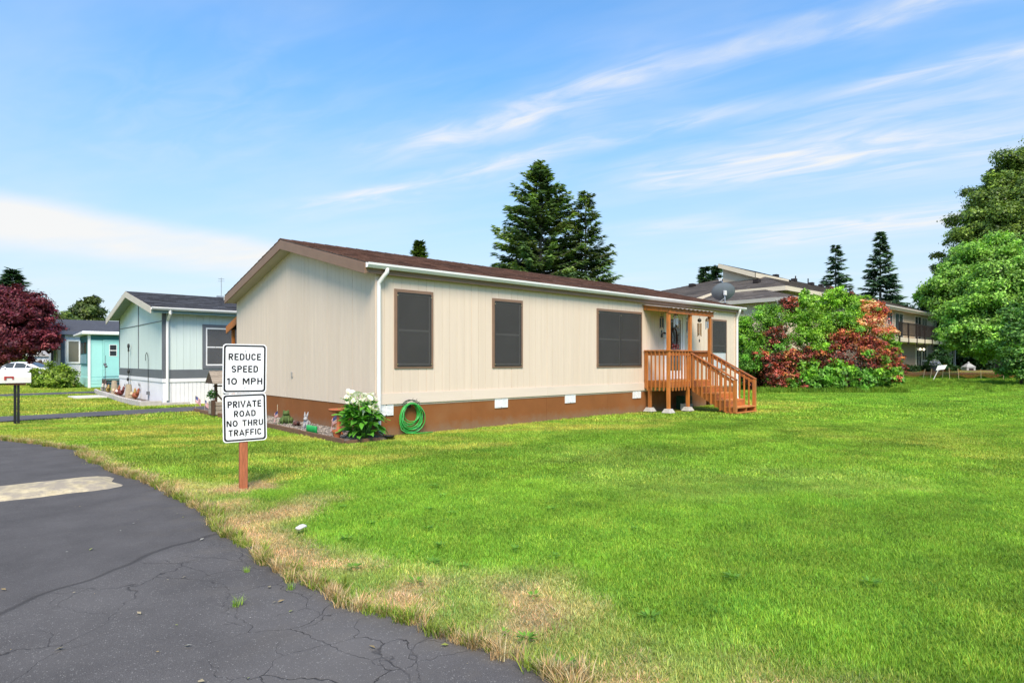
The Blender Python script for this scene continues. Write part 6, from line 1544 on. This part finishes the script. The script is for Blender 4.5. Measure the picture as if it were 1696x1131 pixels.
# ------------------------------------------------------------------ trees and shrubs
bark = mat('bark', (.085, .06, .042), .9, .3, 6, bump=.8, bs=30, stretch=(3, 3, .6)); bark_g = mat('grey_bark', (.16, .14, .12), .9, .3, 6, bump=.8, bs=30, stretch=(3, 3, .6))
def leaf_blob(c, rad, n, L_, cols, spray=14, tuft_=.22, up=.35, squash=1.0, wide=.62, hang=0.0):
    """sprays of leaves over a lumpy shell: ragged edge, open gaps, thinner inside"""
    c = np.array(c, float); rad = np.array(rad if hasattr(rad, '__len__') else (rad, rad, rad * squash), float)
    ns = max(3, n // spray)
    d = unit(rng.normal(0, 1, (ns, 3)) + np.array([0, 0, .22])); lump = .72 + .42 * rng.uniform(0, 1, (ns, 1)) ** 1.3
    ins_ = rng.uniform(0, 1, (ns, 1)) < .22; lump = np.where(ins_, rng.uniform(.25, .75, (ns, 1)), lump)
    S0 = c + d * rad * lump
    P = np.repeat(S0, spray, 0) + rng.normal(0, 1, (ns * spray, 3)) * tuft_ * rad.mean() * np.array([1, 1, .7])
    dd = np.repeat(d, spray, 0)
    nrm = unit(dd * 1.15 + rng.normal(0, .42, P.shape) + np.array([0, 0, up]))
    D = dd * .5 + rng.normal(0, .8, P.shape) + np.array([0, 0, -hang]); D = unit(D - nrm * (D * nrm).sum(1, keepdims=True)); S = np.cross(nrm, D)
    col_ = np.array(cols, float); pick = np.repeat(rng.integers(0, len(col_), ns), spray); sw = rng.uniform(0, 1, len(P)) < .25; pick = np.where(sw, rng.integers(0, len(col_), len(P)), pick)
    C_ = col_[pick] * rng.uniform(.68, 1.38, (len(P), 1)) * np.repeat(rng.uniform(.82, 1.2, (ns, 1)), spray, 0)
    L2 = L_ * rng.uniform(.65, 1.25, len(P))
    return P, D, S, L2, L2 * wide, C_
def limb(mb, a, b, r0, r1, sag=.0, seed=0):
    g = random.Random(seed); a, b = Vector(a), Vector(b); pts = [a.lerp(b, t) + Vector((g.uniform(-1, 1), g.uniform(-1, 1), g.uniform(-.5, .5))) * (b - a).length * .05 * (0 < t < 1) + Vector((0, 0, -sag * math.sin(math.pi * t))) for t in (0, .25, .5, .75, 1)]
    mb.tube(pts, [r0 + (r1 - r0) * t for t in (0, .25, .5, .75, 1)], 8)
def broadleaf(name, label, cat, base, blobs, L_, cols, dens, trunk_r, trunk_h, tm=None, stems=1, group=None, wide=.62, hang=0.0, spray=14, tuft_=.22, extra_limbs=True, trans=None, sub=14, mixc=None, ragged=.98):
    """blobs: (x,y,z,r or radii, colour list or None) in world metres"""
    base = Vector(base); t = thing(name, label, cat, base, 0, group)
    ps = []
    for b in blobs:
        c = Vector(b[0]) - base; r_ = np.array(b[1] if hasattr(b[1], '__len__') else (b[1],) * 3, float); rm = float(r_.mean()); n = int(dens * rm * rm)
        cl_ = b[2] if len(b) > 2 and b[2] is not None else cols
        ps.append(leaf_blob(c, r_ * .74, int(n * .45), L_, np.array(cl_) * .9, spray=spray, tuft_=tuft_, hang=hang, wide=wide))  # core leaves tinted darker so gaps between clumps look shaded
        for _ in range(sub):
            d_ = unit(rng.normal(0, 1, (1, 3)) + np.array([[0, 0, .2]]))[0]; k = rng.uniform(.15, .36); br_ = rng.uniform(.6, 1.42)
            cs_ = mixc[rng.integers(0, len(mixc))] if mixc and rng.uniform() < .13 else cl_
            ps.append(leaf_blob(np.array(c) + d_ * r_ * rng.uniform(.62, ragged), r_ * np.array([1.15, 1.15, .7]) * k, int(n * k * k * 1.7), L_, np.array(cs_) * br_, spray=spray, tuft_=tuft_ * 1.3, hang=hang, wide=wide))
    place('crown', puffs_mesh('crown', ps, trans or leafy), t)
    mb = MB()
    for s_ in range(stems):
        off = Vector((0, 0, 0)) if stems == 1 else Vector((rnd.uniform(-.3, .3), rnd.uniform(-.3, .3), 0))
        mb.tube([off + Vector((0, 0, -.1)), off + Vector((.02, .01, trunk_h * .5)), off * 1.3 + Vector((.05, .03, trunk_h))], [trunk_r * 1.25, trunk_r, trunk_r * .8], 10)
    tr = mb.build('trunk', tm or bark, t, smooth=True)
    if extra_limbs:
        mb = MB()
        for i, b in enumerate(blobs): limb(mb, (.04, .02, trunk_h * .92), Vector(b[0]) - base, trunk_r * .5, trunk_r * .12, seed=i)
        mb.build('limbs', tm or bark, t, smooth=True)
    return t
def conifer(name, label, base, H, Rm, dens, cols, trunk_r, z0=.06, power=.85, droop=.25, sp=.30, gap=0.0, seed=1, group=None, lean=(0, 0), cat='tree', thin_top=0.0, nq=7):
    g = np.random.default_rng(seed); base = Vector(base); t = thing(name, label, cat, base, 0, group)
    P, D, S, Ln, Wd, C_ = [], [], [], [], [], []; br = MB(); z = H * z0; col_ = np.array(cols)
    step_ = .42 * dens
    while z < H * .985:
        f = z / H; R0 = Rm * (1 - f) ** power * (1 - .35 * max(0, .12 - f) / .12) * min(1, (1.02 - f) / .16) ** .55 + .10
        nb_ = max(4, int(5 + 5 * (1 - f)))
        for k in range(nb_):
            if g.uniform() < gap + thin_top * f: continue
            az = g.uniform(0, 6.283); L_ = R0 * g.uniform(.62, 1.12) * (1.18 if g.uniform() < .12 else 1); rise = (.55 * f - droop) + g.uniform(-.15, .15)
            zz = z + g.uniform(-.2, .2); ax = np.array([math.cos(az), math.sin(az), 0.0]); o0 = np.array([lean[0] * f, lean[1] * f, zz])
            tip = ax * L_ + np.array([0, 0, L_ * rise + .10 * L_])
            br.tube([tuple(o0), tuple(o0 + tip * .5 + np.array([0, 0, -.04 * L_])), tuple(o0 + tip)], [.012 + .012 * L_, .01 + .006 * L_, .006], 4, cap=False)
            n = max(3, int(L_ / (sp * .42)))
            sh = g.uniform(.7, 1.3); cc = col_[g.integers(0, len(col_))]
            for i in range(n):
                u_ = (.18 + .82 * (i + g.uniform()) / n); p = o0 + tip * u_ + np.array([0, 0, -.04 * L_ * math.sin(math.pi * u_)])
                for q_ in range(nq):
                    sid = g.uniform(-1.1, 1.1); a2 = az + sid; d_ = np.array([math.cos(a2), math.sin(a2), rise * .5 - .25 + g.uniform(-.3, .25)]); d_ /= np.linalg.norm(d_)
                    s_ = np.cross(d_, np.array([g.uniform(-.5, .5), g.uniform(-.5, .5), 1.0])); s_ /= np.linalg.norm(s_)
                    P.append(p + g.normal(0, .05, 3)); D.append(d_); S.append(s_); Ln.append(sp * g.uniform(.7, 1.5) * (1.1 - .3 * f)); Wd.append(sp * g.uniform(.26, .5)); C_.append(cc * sh * g.uniform(.7, 1.35) * (1 + .35 * (u_ > .8)))
        z += step_ * g.uniform(.7, 1.25) * (1 - .4 * f)
    place('crown', quads_mesh('crown', np.array(P), np.array(D), np.array(S), np.array(Ln), np.array(Wd), np.array(C_), needle, .15), t)
    mb = MB(); mb.tube([(lean[0] * f, lean[1] * f, H * f) for f in (-.005, .25, .5, .75, .97)], [trunk_r, trunk_r * .8, trunk_r * .55, trunk_r * .3, .02], 9); mb.build('trunk', bark_g, t, smooth=True)
    br.build('branches', bark_g, t, fix=False); return t
needle = leaf_mat('needle', .24, .6, spec=.2)
G1, G2, G3 = (.17, .37, .032), (.25, .48, .038), (.11, .25, .03)
RD, RD2, PK, DR = (.62, .14, .095), (.66, .29, .09), (.72, .50, .24), (.25, .065, .045)
# the tall conifers behind the cream home
fc = [(0.102, 0.175, 0.054), (0.145, 0.230, 0.060), (0.194, 0.266, 0.070), (0.077, 0.135, 0.054)]
conifer('fir_tree', 'tall dark fir with the highest ragged top behind the brown roof', at(895, 43), 15.7, 5.3, .56, fc, .28, .10, .66, .20, .42, .05, 3, 'firs behind the cream home')
conifer('fir_tree', 'thinner fir with sparse branches leaning on the right of the tallest fir', at(970, 43.2), 13.7, 3.6, .68, fc + [(.10, .14, .05)], .2, .1, .70, .14, .40, .12, 8, 'firs behind the cream home', thin_top=.3)
broadleaf('yew_bush', 'low yellowish green conifer bush at the right foot of the firs', 'bush', at(985, 40), [(at(955, 40, 4.2), 1.6, None), (at(985, 40, 4.6), 1.5, None), (at(1003, 40.5, 3.8), 1.3, None), (at(968, 40, 6.0), 1.1, None), (at(1012, 41, 2.9), 1.3, None), (at(985, 40, 2.2), 2.0, None)], .30, [(.075, .115, .018), (.055, .095, .018), (.10, .14, .022)], 900, .15, 2.0, wide=.35)
# the small poplar-like tip over the ridge
conifer('conical_tree', 'small pointed green tree top rising over the brown roof ridge', at(695, 85), 18.4, 2.9, .8, [(.07, .12, .025), (.09, .14, .025)], .22, .15, .75, -.25, .75, 0, 5)
# far dark conifers on the right
fd = [(0.105, 0.179, 0.095), (0.062, 0.122, 0.062), (0.088, 0.164, 0.071), (0.049, 0.104, 0.055)]
conifer('spruce_tree', 'dark drooping spruce beyond the apartment roof, the shorter of the pair', at(1384, 110), 22.8, 5.4, 1.5, fd, .35, .15, .85, .38, .85, .12, 11, 'dark spruces beyond the apartments')
conifer('spruce_tree', 'dark drooping spruce beyond the apartment roof, the taller of the pair', at(1458, 105), 24.0, 6.4, 1.35, fd, .38, .15, .85, .38, .85, .10, 12, 'dark spruces beyond the apartments')
conifer('distant_fir', 'small distant fir left of the clerestory on the apartment roof, the shorter tip', at(1168, 122), 20.6, 2.3, 1.7, fd, .3, .2, .7, .2, 1.2, 0, 13, 'distant firs behind the apartments')
conifer('distant_fir', 'small distant fir touching the clerestory of the apartment roof', at(1187, 120), 20.6, 2.1, 1.7, fd, .3, .2, .7, .2, 1.2, 0, 14, 'distant firs behind the apartments')
conifer('distant_fir', 'distant dark fir rising over the dark red maple at the left edge', at(21, 72), 12.4, 3.4, .95, [(.028, .068, .03), (.04, .085, .034)], .25, .1, .7, .1, .8, 0, 15)
broadleaf('rounded_tree', 'dense olive green rounded tree beyond the turquoise room', 'tree', at(146, 76), [(at(146, 76, 6.0), (2.3, 2.3, 2.3), None), (at(146, 76, 8.1), (1.3, 1.3, 1.6), None), (at(134, 76, 5.2), 1.5, None), (at(158, 76, 5.0), 1.4, None), (at(143, 76, 3.5), 2.3, None)], .34, [(.085, .125, .026), (.115, .155, .03), (.065, .10, .026)], 1000, .2, 3)
# dark red maple at the left edge
mb_ = []
for (px, py, D, r_) in ((-60, 530, 33, 1.8), (-20, 505, 33, 1.6), (20, 500, 32.5, 1.25), (45, 510, 32, 1.1), (70, 532, 32, 1.0), (78, 550, 32.2, .7), (88, 560, 32.3, .5), (60, 560, 31.6, 1.0), (30, 545, 31.3, 1.2), (-5, 550, 31.2, 1.4), (20, 575, 31.4, .9), (-30, 580, 31.5, 1.2), (-50, 500, 34, 1.9), (5, 525, 32, 1.4), (50, 583, 31.8, .6), (82, 572, 32, .5), (72, 505, 32.2, .45), (-10, 595, 31.6, .7)):
    mb_.append((apy(px - 3, py + 2, D + 6), (r_ * 1.16, r_ * 1.16, r_ * .88), None))
broadleaf('red_maple', 'spreading dark purple red maple at the left edge', 'tree', at(-45, 39), mb_, .17, [(.14, .024, .038), (.20, .036, .05), (.09, .016, .03), (.28, .07, .075)], 1500, .16, 2.2, wide=.55, sub=18, ragged=1.06)
# rounded clipped bush by the turquoise room
bl_ = [(apy(px, py, D), r_, None) for px, py, D, r_ in ((70, 625, 34.6, .62), (90, 621, 34.5, .72), (108, 624, 34.6, .62), (118, 630, 34.8, .42), (60, 630, 34.8, .42), (92, 632, 34.0, .55), (76, 633, 34.1, .5), (106, 633, 34.2, .48))]
broadleaf('round_bush', 'rounded yellow green bush on the lawn before the turquoise room', 'bush', at(90, 34.7), bl_, .12, [(.19, .30, .024), (.26, .38, .035), (.12, .21, .024), (.34, .44, .08)], 3200, .05, .3, stems=3, wide=.5)
# planting behind the car
for px, D, z, r_, lb, cs in ((22, 58, .9, 1.2, 'light green shrub behind the bonnet of the white car', [(.10, .17, .02), (.07, .13, .02)]), (10, 54, .35, .9, 'reddish brown low shrub in front of the car bonnet area', [(.20, .07, .045), (.14, .06, .04), (.10, .10, .03)]), (72, 62, 1.8, 1.2, 'bluish green shrub beside the white shed', [(.07, .13, .07), (.05, .10, .05)]), (84, 58, .9, 1.0, 'rusty brown shrub between the shed and the black post', [(.17, .09, .045), (.12, .08, .03)])):
    broadleaf('shrub', lb, 'shrub', at(px, D), [(at(px, D, z), (r_ * 1.5, r_ * 1.1, r_), None), (at(px - 9, D, z * .8), r_ * .9, None), (at(px + 9, D, z * .7), r_ * .8, None)], .22, cs, 900, .04, .3, stems=2, group='shrubs behind the white car')
broadleaf('light_green_tree', 'light green tree showing between the dark maple and the grey roof', 'tree', at(88, 66), [(at(88, 66, 5.2), 2.0, None), (at(70, 66, 4.2), 2.0, None), (at(104, 66, 4.0), 1.6, None), (at(50, 67, 3.6), 2.2, None)], .3, [(.10, .16, .03), (.14, .20, .04)], 800, .15, 2)
broadleaf('boundary_hedge', 'far dark green hedge behind the left hand homes', 'hedge', at(0, 85), [(at(px, 85 + (px % 7), 2.2), (4.2, 3, 2.8), None) for px in range(-140, 200, 34)], .4, [(.04, .085, .02), (.06, .11, .025)], 500, .1, 1)
# photinia and other shrubs by the apartments
def SH(name, label, px0, D0, specs, cols, L_=.12, dens=2300, wide=.5):
    bl = [(apy(px, py, D), (r_, r_, r_ * .9), c) for px, py, D, r_, c in specs]
    return broadleaf(name, label, 'shrub', at(px0, D0), bl, L_, cols, dens, .06, .5, stems=4, group='shrubs in front of the apartments', wide=wide, spray=12, tuft_=.22, mixc=[gA, rC, gC, rA, gA])
gA, gB, gC = [G1, G2, G3], [G2, (.34, .57, .05), G1], [(.12, .31, .036), (.18, .41, .045)]
rA, rB, rC = [RD, RD2, (.16, .03, .022)], [RD2, PK, RD], [DR, RD, (.12, .03, .025), (.05, .06, .02)]
SH('green_shrub', 'green leafy shrub nearest the cream home, flecked with dark red shoots', 1255, 32.6,
   [(1228, 560, 33.2, .75, gA), (1232, 590, 33, .85, gC), (1240, 620, 32.6, .8, rC), (1255, 540, 32.8, .85, gA), (1262, 575, 32.2, .95, gA), (1285, 530, 32.8, .85, gA), (1300, 510, 33.0, .60, rC), (1285, 560, 32.0, .75, rC), (1230, 535, 33.4, .5, gA), (1245, 600, 32.2, .8, gC), (1222, 612, 33, .7, rC), (1270, 515, 33.4, .5, gA), (1295, 585, 31.9, .8, gC), (1312, 500, 33.2, .35, rA), (1235, 632, 32.9, .75, gC), (1255, 630, 32.5, .75, rC), (1270, 620, 32.6, .8, gC), (1228, 600, 33.6, .8, gC), (1250, 570, 33.6, 1.0, gC)], gA)
SH('red_shrub', 'low dark red photinia shrub in the middle, between green shrubs', 1290, 31.2,
   [(1275, 605, 31.4, .80, rC), (1300, 618, 31.0, .75, rA), (1320, 600, 31.2, .7, rC), (1285, 628, 30.9, .6, rC), (1262, 590, 31.6, .45, rA), (1305, 590, 31.2, .5, rA), (1340, 590, 31.2, .55, rC), (1365, 598, 31.0, .6, rC), (1350, 612, 31.6, .8, rC), (1325, 612, 31.8, .8, gC), (1385, 600, 31.8, .8, rC), (1300, 600, 32.2, .9, gC)], rC)
SH('tall_shrub', 'tall lime green shrub standing highest in the middle of the shrubs', 1365, 33,
   [(1335, 505, 33.2, .75, gB), (1345, 540, 32.6, .95, gB), (1370, 500, 33.2, .75, gB), (1390, 495, 33.2, .65, gB), (1400, 515, 33, .8, gB), (1375, 535, 32.4, .95, gA), (1320, 530, 32.8, .75, gA), (1355, 565, 32.0, .85, gB), (1335, 500, 33.6, .45, gB), (1385, 484, 33.4, .35, gB), (1332, 487, 33.6, .28, gA), (1410, 500, 33.2, .5, gB), (1400, 550, 32.4, .8, gA), (1380, 570, 32, .7, rC), (1345, 580, 31.6, .6, gB), (1420, 545, 32.6, .7, gA), (1330, 560, 32, .7, gA)], gB)
SH('red_shrub', 'large flaming red and pink photinia shrub at the right of the shrubs', 1450, 32.6,
   [(1440, 515, 33.0, .72, rB), (1456, 525, 33.0, .6, rA), (1425, 540, 32.6, .75, rB), (1452, 545, 32.4, .8, rB), (1470, 550, 32.8, .42, rB), (1415, 565, 32, .75, rA), (1442, 580, 31.6, .85, rA), (1468, 590, 31.8, .65, rA), (1484, 600, 32, .45, rA), (1408, 555, 32.2, .6, rA), (1472, 565, 32.2, .55, gA), (1490, 610, 31.8, .38, rC), (1425, 600, 31.4, .7, rC), (1448, 607, 31.3, .6, rC), (1480, 582, 32.3, .35, gB), (1460, 508, 33.2, .35, rA), (1432, 500, 33.4, .4, gB), (1440, 535, 32.3, .5, rB)], rA)
SH('laurel_bush', 'low glossy green laurel bush spreading along the lawn under the red shrubs', 1400, 30.6,
   [(1335, 615, 30.8, .65, gA), (1360, 625, 30.5, .65, gC), (1390, 615, 30.7, .75, gA), (1415, 625, 30.5, .65, gC), (1440, 630, 30.5, .55, gC), (1462, 625, 30.8, .62, gA), (1345, 635, 30.3, .45, gC), (1385, 636, 30.2, .5, gC), (1425, 637, 30.2, .42, gC), (1330, 630, 30.4, .45, gC), (1475, 618, 31, .5, gA), (1480, 630, 30.9, .4, gC), (1310, 637, 30.5, .35, gC)], gC, .17, 1500, .6)
# big broadleaf trees on the right
mp = [(0.181, 0.350, 0.051), (0.246, 0.463, 0.062), (0.132, 0.265, 0.046), (0.312, 0.533, 0.083)]
bl = [(apy(px, py, D), (r_ * 1.15, r_ * 1.15, r_ * .75), None) for px, py, D, r_ in ((1590, 480, 46, 1.9), (1592, 514, 46, 1.3), (1574, 504, 47, .7), (1540, 494, 47.5, .7), (1528, 490, 48, .45), (1552, 478, 47, .9), (1580, 448, 47, 1.2), (1600, 425, 47, 1.0), (1620, 445, 46, 2.0), (1660, 430, 45.5, 2.0), (1700, 425, 45, 2.2), (1612, 520, 44, 1.8), (1640, 490, 43.5, 2.2), (1690, 480, 43, 2.3), (1602, 545, 43.6, 1.1), (1610, 560, 43, 1.6), (1650, 545, 42.5, 1.9), (1586, 562, 44, .6), (1602, 575, 43.4, .8), (1635, 580, 43, 1.1), (1740, 450, 44, 2.5), (1730, 530, 43, 2.3), (1680, 560, 42.5, 1.5), (1548, 500, 48, .5), (1640, 412, 46.5, .9))]
broadleaf('maple_tree', 'broad bright green maple overhanging the end of the apartments', 'tree', at(1662, 45.5), bl, .185, mp, 1150, .28, 2.6, bark_g, stems=2, wide=.7, hang=.3, sub=18, ragged=1.16)
tl = [(0.142, 0.225, 0.035), (0.197, 0.291, 0.039), (0.103, 0.172, 0.035)]
bl = [(apy(px, py, D), (r_, r_, r_ * .85), None) for px, py, D, r_ in ((1690, 300, 64, 3.0), (1660, 330, 63, 2.8), (1640, 365, 63, 2.8), (1620, 400, 63, 2.6), (1600, 430, 63, 2.4), (1700, 360, 60, 3.6), (1670, 400, 60, 3.4), (1590, 460, 63, 1.6), (1572, 482, 63, 1.2), (1640, 430, 60, 3), (1740, 290, 64, 4), (1760, 380, 60, 5), (1640, 330, 63.5, 1.4), (1680, 282, 64.5, 1.3), (1552, 494, 64, .8), (1700, 440, 60, 3.5), (1650, 480, 60, 3.5), (1760, 480, 60, 5))]
broadleaf('tall_tree', 'very tall dense green tree towering behind the bright maple', 'tree', at(1700, 63), bl, .24, tl, 780, .5, 5, wide=.75, sub=20, ragged=1.18)
bl = [(apy(px, py, D), (r_, r_, r_ * .95), None) for px, py, D, r_ in ((1690, 560, 36, 1.3), (1675, 590, 36, .9), (1700, 600, 35.5, 1.2), (1720, 540, 36, 1.5), (1672, 610, 36, .6), (1690, 525, 36.5, .9), (1740, 580, 36, 1.6), (1700, 625, 35.5, .7))]
broadleaf('edge_bush', 'tall mid green bush cut off by the right edge of the view', 'bush', at(1700, 36), bl, .17, [(.12, .27, .05), (.17, .36, .055), (.09, .21, .04)], 1100, .07, .8, stems=3)
# wood closing the lot at the far right, its shade put into dark leaf colours
bl = [(at(px, 84 + 5 * math.sin(px), z), (4.5, 3.5, 3.4), None) for px in range(1480, 1900, 32) for z in (2.0, 6.0)]
broadleaf('far_thicket', 'dark shaded thicket closing the view beyond the lot', 'thicket', at(1640, 84), bl, .5, [(.025, .06, .015), (.035, .08, .018)], 330, .2, 2)
broadleaf('far_thicket', 'distant tree belt behind the apartments, mostly hidden by the roofs', 'thicket', at(1000, 130), [(at(px, 130, 2.5), (7, 4, 3.5), None) for px in range(250, 1520, 60)], .8, [(.035, .07, .02), (.05, .09, .025)], 130, .2, 1)

# ------------------------------------------------------------------ far end of the lot: patio plants, snow fence, small sign
gz = lambda p: .5 * float(sstep(np.array(p.x), 30, 62) * (1 - sstep(np.abs(np.array(p.y) - 6), 18, 30)))
mul = MB(); n = 24
for i in range(n):
    a0, a1 = at(1478 + i * 10.5, 49.5 + math.sin(i) * .4), at(1478 + (i + 1) * 10.5, 49.5 + math.sin(i + 1) * .4); b0, b1 = at(1478 + i * 10.5, 58), at(1478 + (i + 1) * 10.5, 58)
    z = lambda p, h: (p.x, p.y, gz(p) + h)
    mul.face([z(a0, .02), z(a1, .02), z(b1, .12), z(b0, .12)])
tag(mul.build('mulch_bed', mat('red_mulch', (.19, .095, .045), .95, .35, 3, bump=1, bs=20, hue=((.16, .21, .03), .8, .42, .55))), kind='structure')
stk = mat('lath_wood', (.50, .40, .24), .75, .2, 6)
net = mat('orange_net', (.48, .17, .04), .6, .1, 3); net.node_tree.nodes['Principled BSDF'].inputs['Alpha'].default_value = .4
sfence = thing('safety_fence', 'low sagging orange plastic safety fence tied to leaning wooden laths', 'fence', at(1560, 44))
sb_ = Vector(at(1560, 44)); tops = []
for px, D, h, ln in ((1476, 46, .62, .1), (1496, 45.5, .64, .05), (1529, 45, .66, .14), (1541, 44.6, .70, .10), (1561, 44, .74, .06), (1573, 43, .80, -.05), (1588, 42.5, .75, -.06), (1625, 42, .70, -.02), (1662, 41.5, .78, .03), (1695, 41, .8, 0)):
    p = at(px, D); p.z = gz(p); q_ = p - sb_; mb = MB(); tp_ = q_ + Vector((RGT.x * ln, RGT.y * ln, h)); mb.beam(q_, tp_, .05, .02); mb.build('lath', stk, sfence); tops.append((q_, tp_))
mb = MB()
for (a, b), (c, d) in zip(tops, tops[1:]):
    m_ = 14
    for i in range(m_):
        t0, t1 = i / m_, (i + 1) / m_; s0, s1 = -.20 * math.sin(math.pi * t0), -.20 * math.sin(math.pi * t1)
        def L2(t, s_, f): lo, hi = a.lerp(c, t), b.lerp(d, t); return lo.lerp(hi, f) + Vector((0, 0, s_))
        for k in range(4):
            f0, f1 = .42 + .14 * k, .42 + .14 * k + .055
            mb.face([L2(t0, s0, f0), L2(t1, s1, f0), L2(t1, s1, f1), L2(t0, s0, f1)])
        mb.face([L2(t0, s0, .42), L2(t0 + .25 / m_, s0, .42), L2(t0 + .25 / m_, s0, .98), L2(t0, s0, .98)])
mb.build('net', net, sfence, fix=False)
ysn = thing('yard_sign', 'small blank white yard sign leaning on a stake before the orange fence', 'sign', at(1551, 42, .45), -YAW)
mb = MB(); mb.beam((-.25, 0, -.3), (.25, 0, .72), .04, .03); mb.build('stake', mat('white_stake', (.75, .73, .68), .6, .08, 5), ysn)
mb = MB(); mb.hexa([(-.06, -.03, .42), (.55, -.03, .50), (.55, -.02, .50), (-.06, -.02, .42), (.08, -.03, .75), (.72, -.03, .80), (.72, -.02, .80), (.08, -.02, .75)]); mb.build('board', mat('white_board', (.80, .80, .78), .5, .03, 3), ysn)
# patio clutter
broadleaf('patio_shrub', 'dark green potted shrub in front of the ground floor patio', 'shrub', at(1556, 56, .4), [(apy(1556, 594, 56), .9, None), (apy(1546, 600, 56), .7, None), (apy(1565, 592, 56), .7, None), (apy(1545, 610, 55), .7, None), (apy(1560, 606, 55), .8, None)], .2, [(.03, .085, .02), (.045, .11, .025)], 900, .05, .5, group='patio plants')
broadleaf('patio_shrub', 'low dark green planting along the foot of the apartment wall', 'shrub', at(1520, 56, .4), [(apy(px, 614, 56), (.8, .6, .45), None) for px in range(1500, 1582, 10)], .18, [(.03, .085, .02), (.05, .11, .025)], 900, .04, .2, group='patio plants')
fp = thing('flower_planter', 'grey planter with white blooms on the apartment patio', 'planter', at(1549, 54, .5))
mb = MB(); mb.lathe([(.28, 0), (.38, .5), (.36, .5), (.05, .45)], 14); mb.build('pot', slate, fp)
place('blooms', puffs_mesh('blooms', [leaf_puff(90, (-.1, 0, .85), .38, .16, [(.75, .72, .80), (.62, .58, .75)]), leaf_puff(60, (.35, -.2, .62), .28, .14, [(.70, .70, .82)]), leaf_puff(120, (0, 0, .6), .4, .16, [(.04, .10, .03)])], leafy), fp)
yp = thing('yellow_planter', 'small terracotta planter with yellow flowers right of the white blooms', 'planter', at(1562, 55, .5))
mb = MB(); mb.lathe([(.16, 0), (.22, .35), (.20, .35), (.03, .3)], 12); mb.build('pot', terra, yp)
place('blooms', puffs_mesh('blooms', [leaf_puff(60, (0, 0, .62), .25, .14, [(.50, .34, .05), (.45, .25, .04)])], leafy), yp)
lh = thing('garden_lantern', 'pale stone lantern shaped like a little house under the maple', 'garden ornament', at(1604, 58, .3), -YAW)
mb = MB(); mb.box(-.42, .42, -.35, .35, 0, .62); mb.build('body', mat('pale_lantern', (.34, .34, .33), .8, .15, 5), lh, bevel=.02)
mb = MB(); mb.hexa([(-.46, -.40, .62), (.46, -.40, .62), (.46, .40, .62), (-.46, .40, .62), (-.12, -.1, .98), (.12, -.1, .98), (.12, .1, .98), (-.12, .1, .98)]); mb.ball((0, 0, 1.03), .1); mb.build('roof', mat('pale_lantern_roof', (.36, .36, .35), .8, .15, 5), lh, bevel=.02)
mb = MB(); mb.box(-.22, .22, -.37, -.352, .32, .52); mb.build('opening', dkm2, lh)
bx_ = thing('garden_bench', 'low grey bench in the shade under the maple', 'bench', at(1589, 60, .35), -YAW)
mb = MB(); mb.box(-.5, .5, -.2, .2, .40, .47); mb.build('seat', conc, bx_)
for s_ in (-1, 1):
    mb = MB(); mb.box(s_ * .4 - .06, s_ * .4 + .06, -.18, .18, 0, .40); mb.build('leg', conc, bx_)
# overhead wires far left
for k, (z0, z1) in enumerate(((8.15, 8.05), (7.75, 7.70))):
    a, b = at(60, 90, z0 + .1), at(240, 88, z1 + .1); mb = MB(); mb.tube([a.lerp(b, t / 12) + Vector((0, 0, -.25 * math.sin(math.pi * t / 12))) for t in range(13)], .035, 5)
    tag(mb.build('overhead_wire', slate), ('upper' if k == 0 else 'lower') + ' thin overhead wire crossing before the olive rounded tree', 'wire', 'overhead wires')
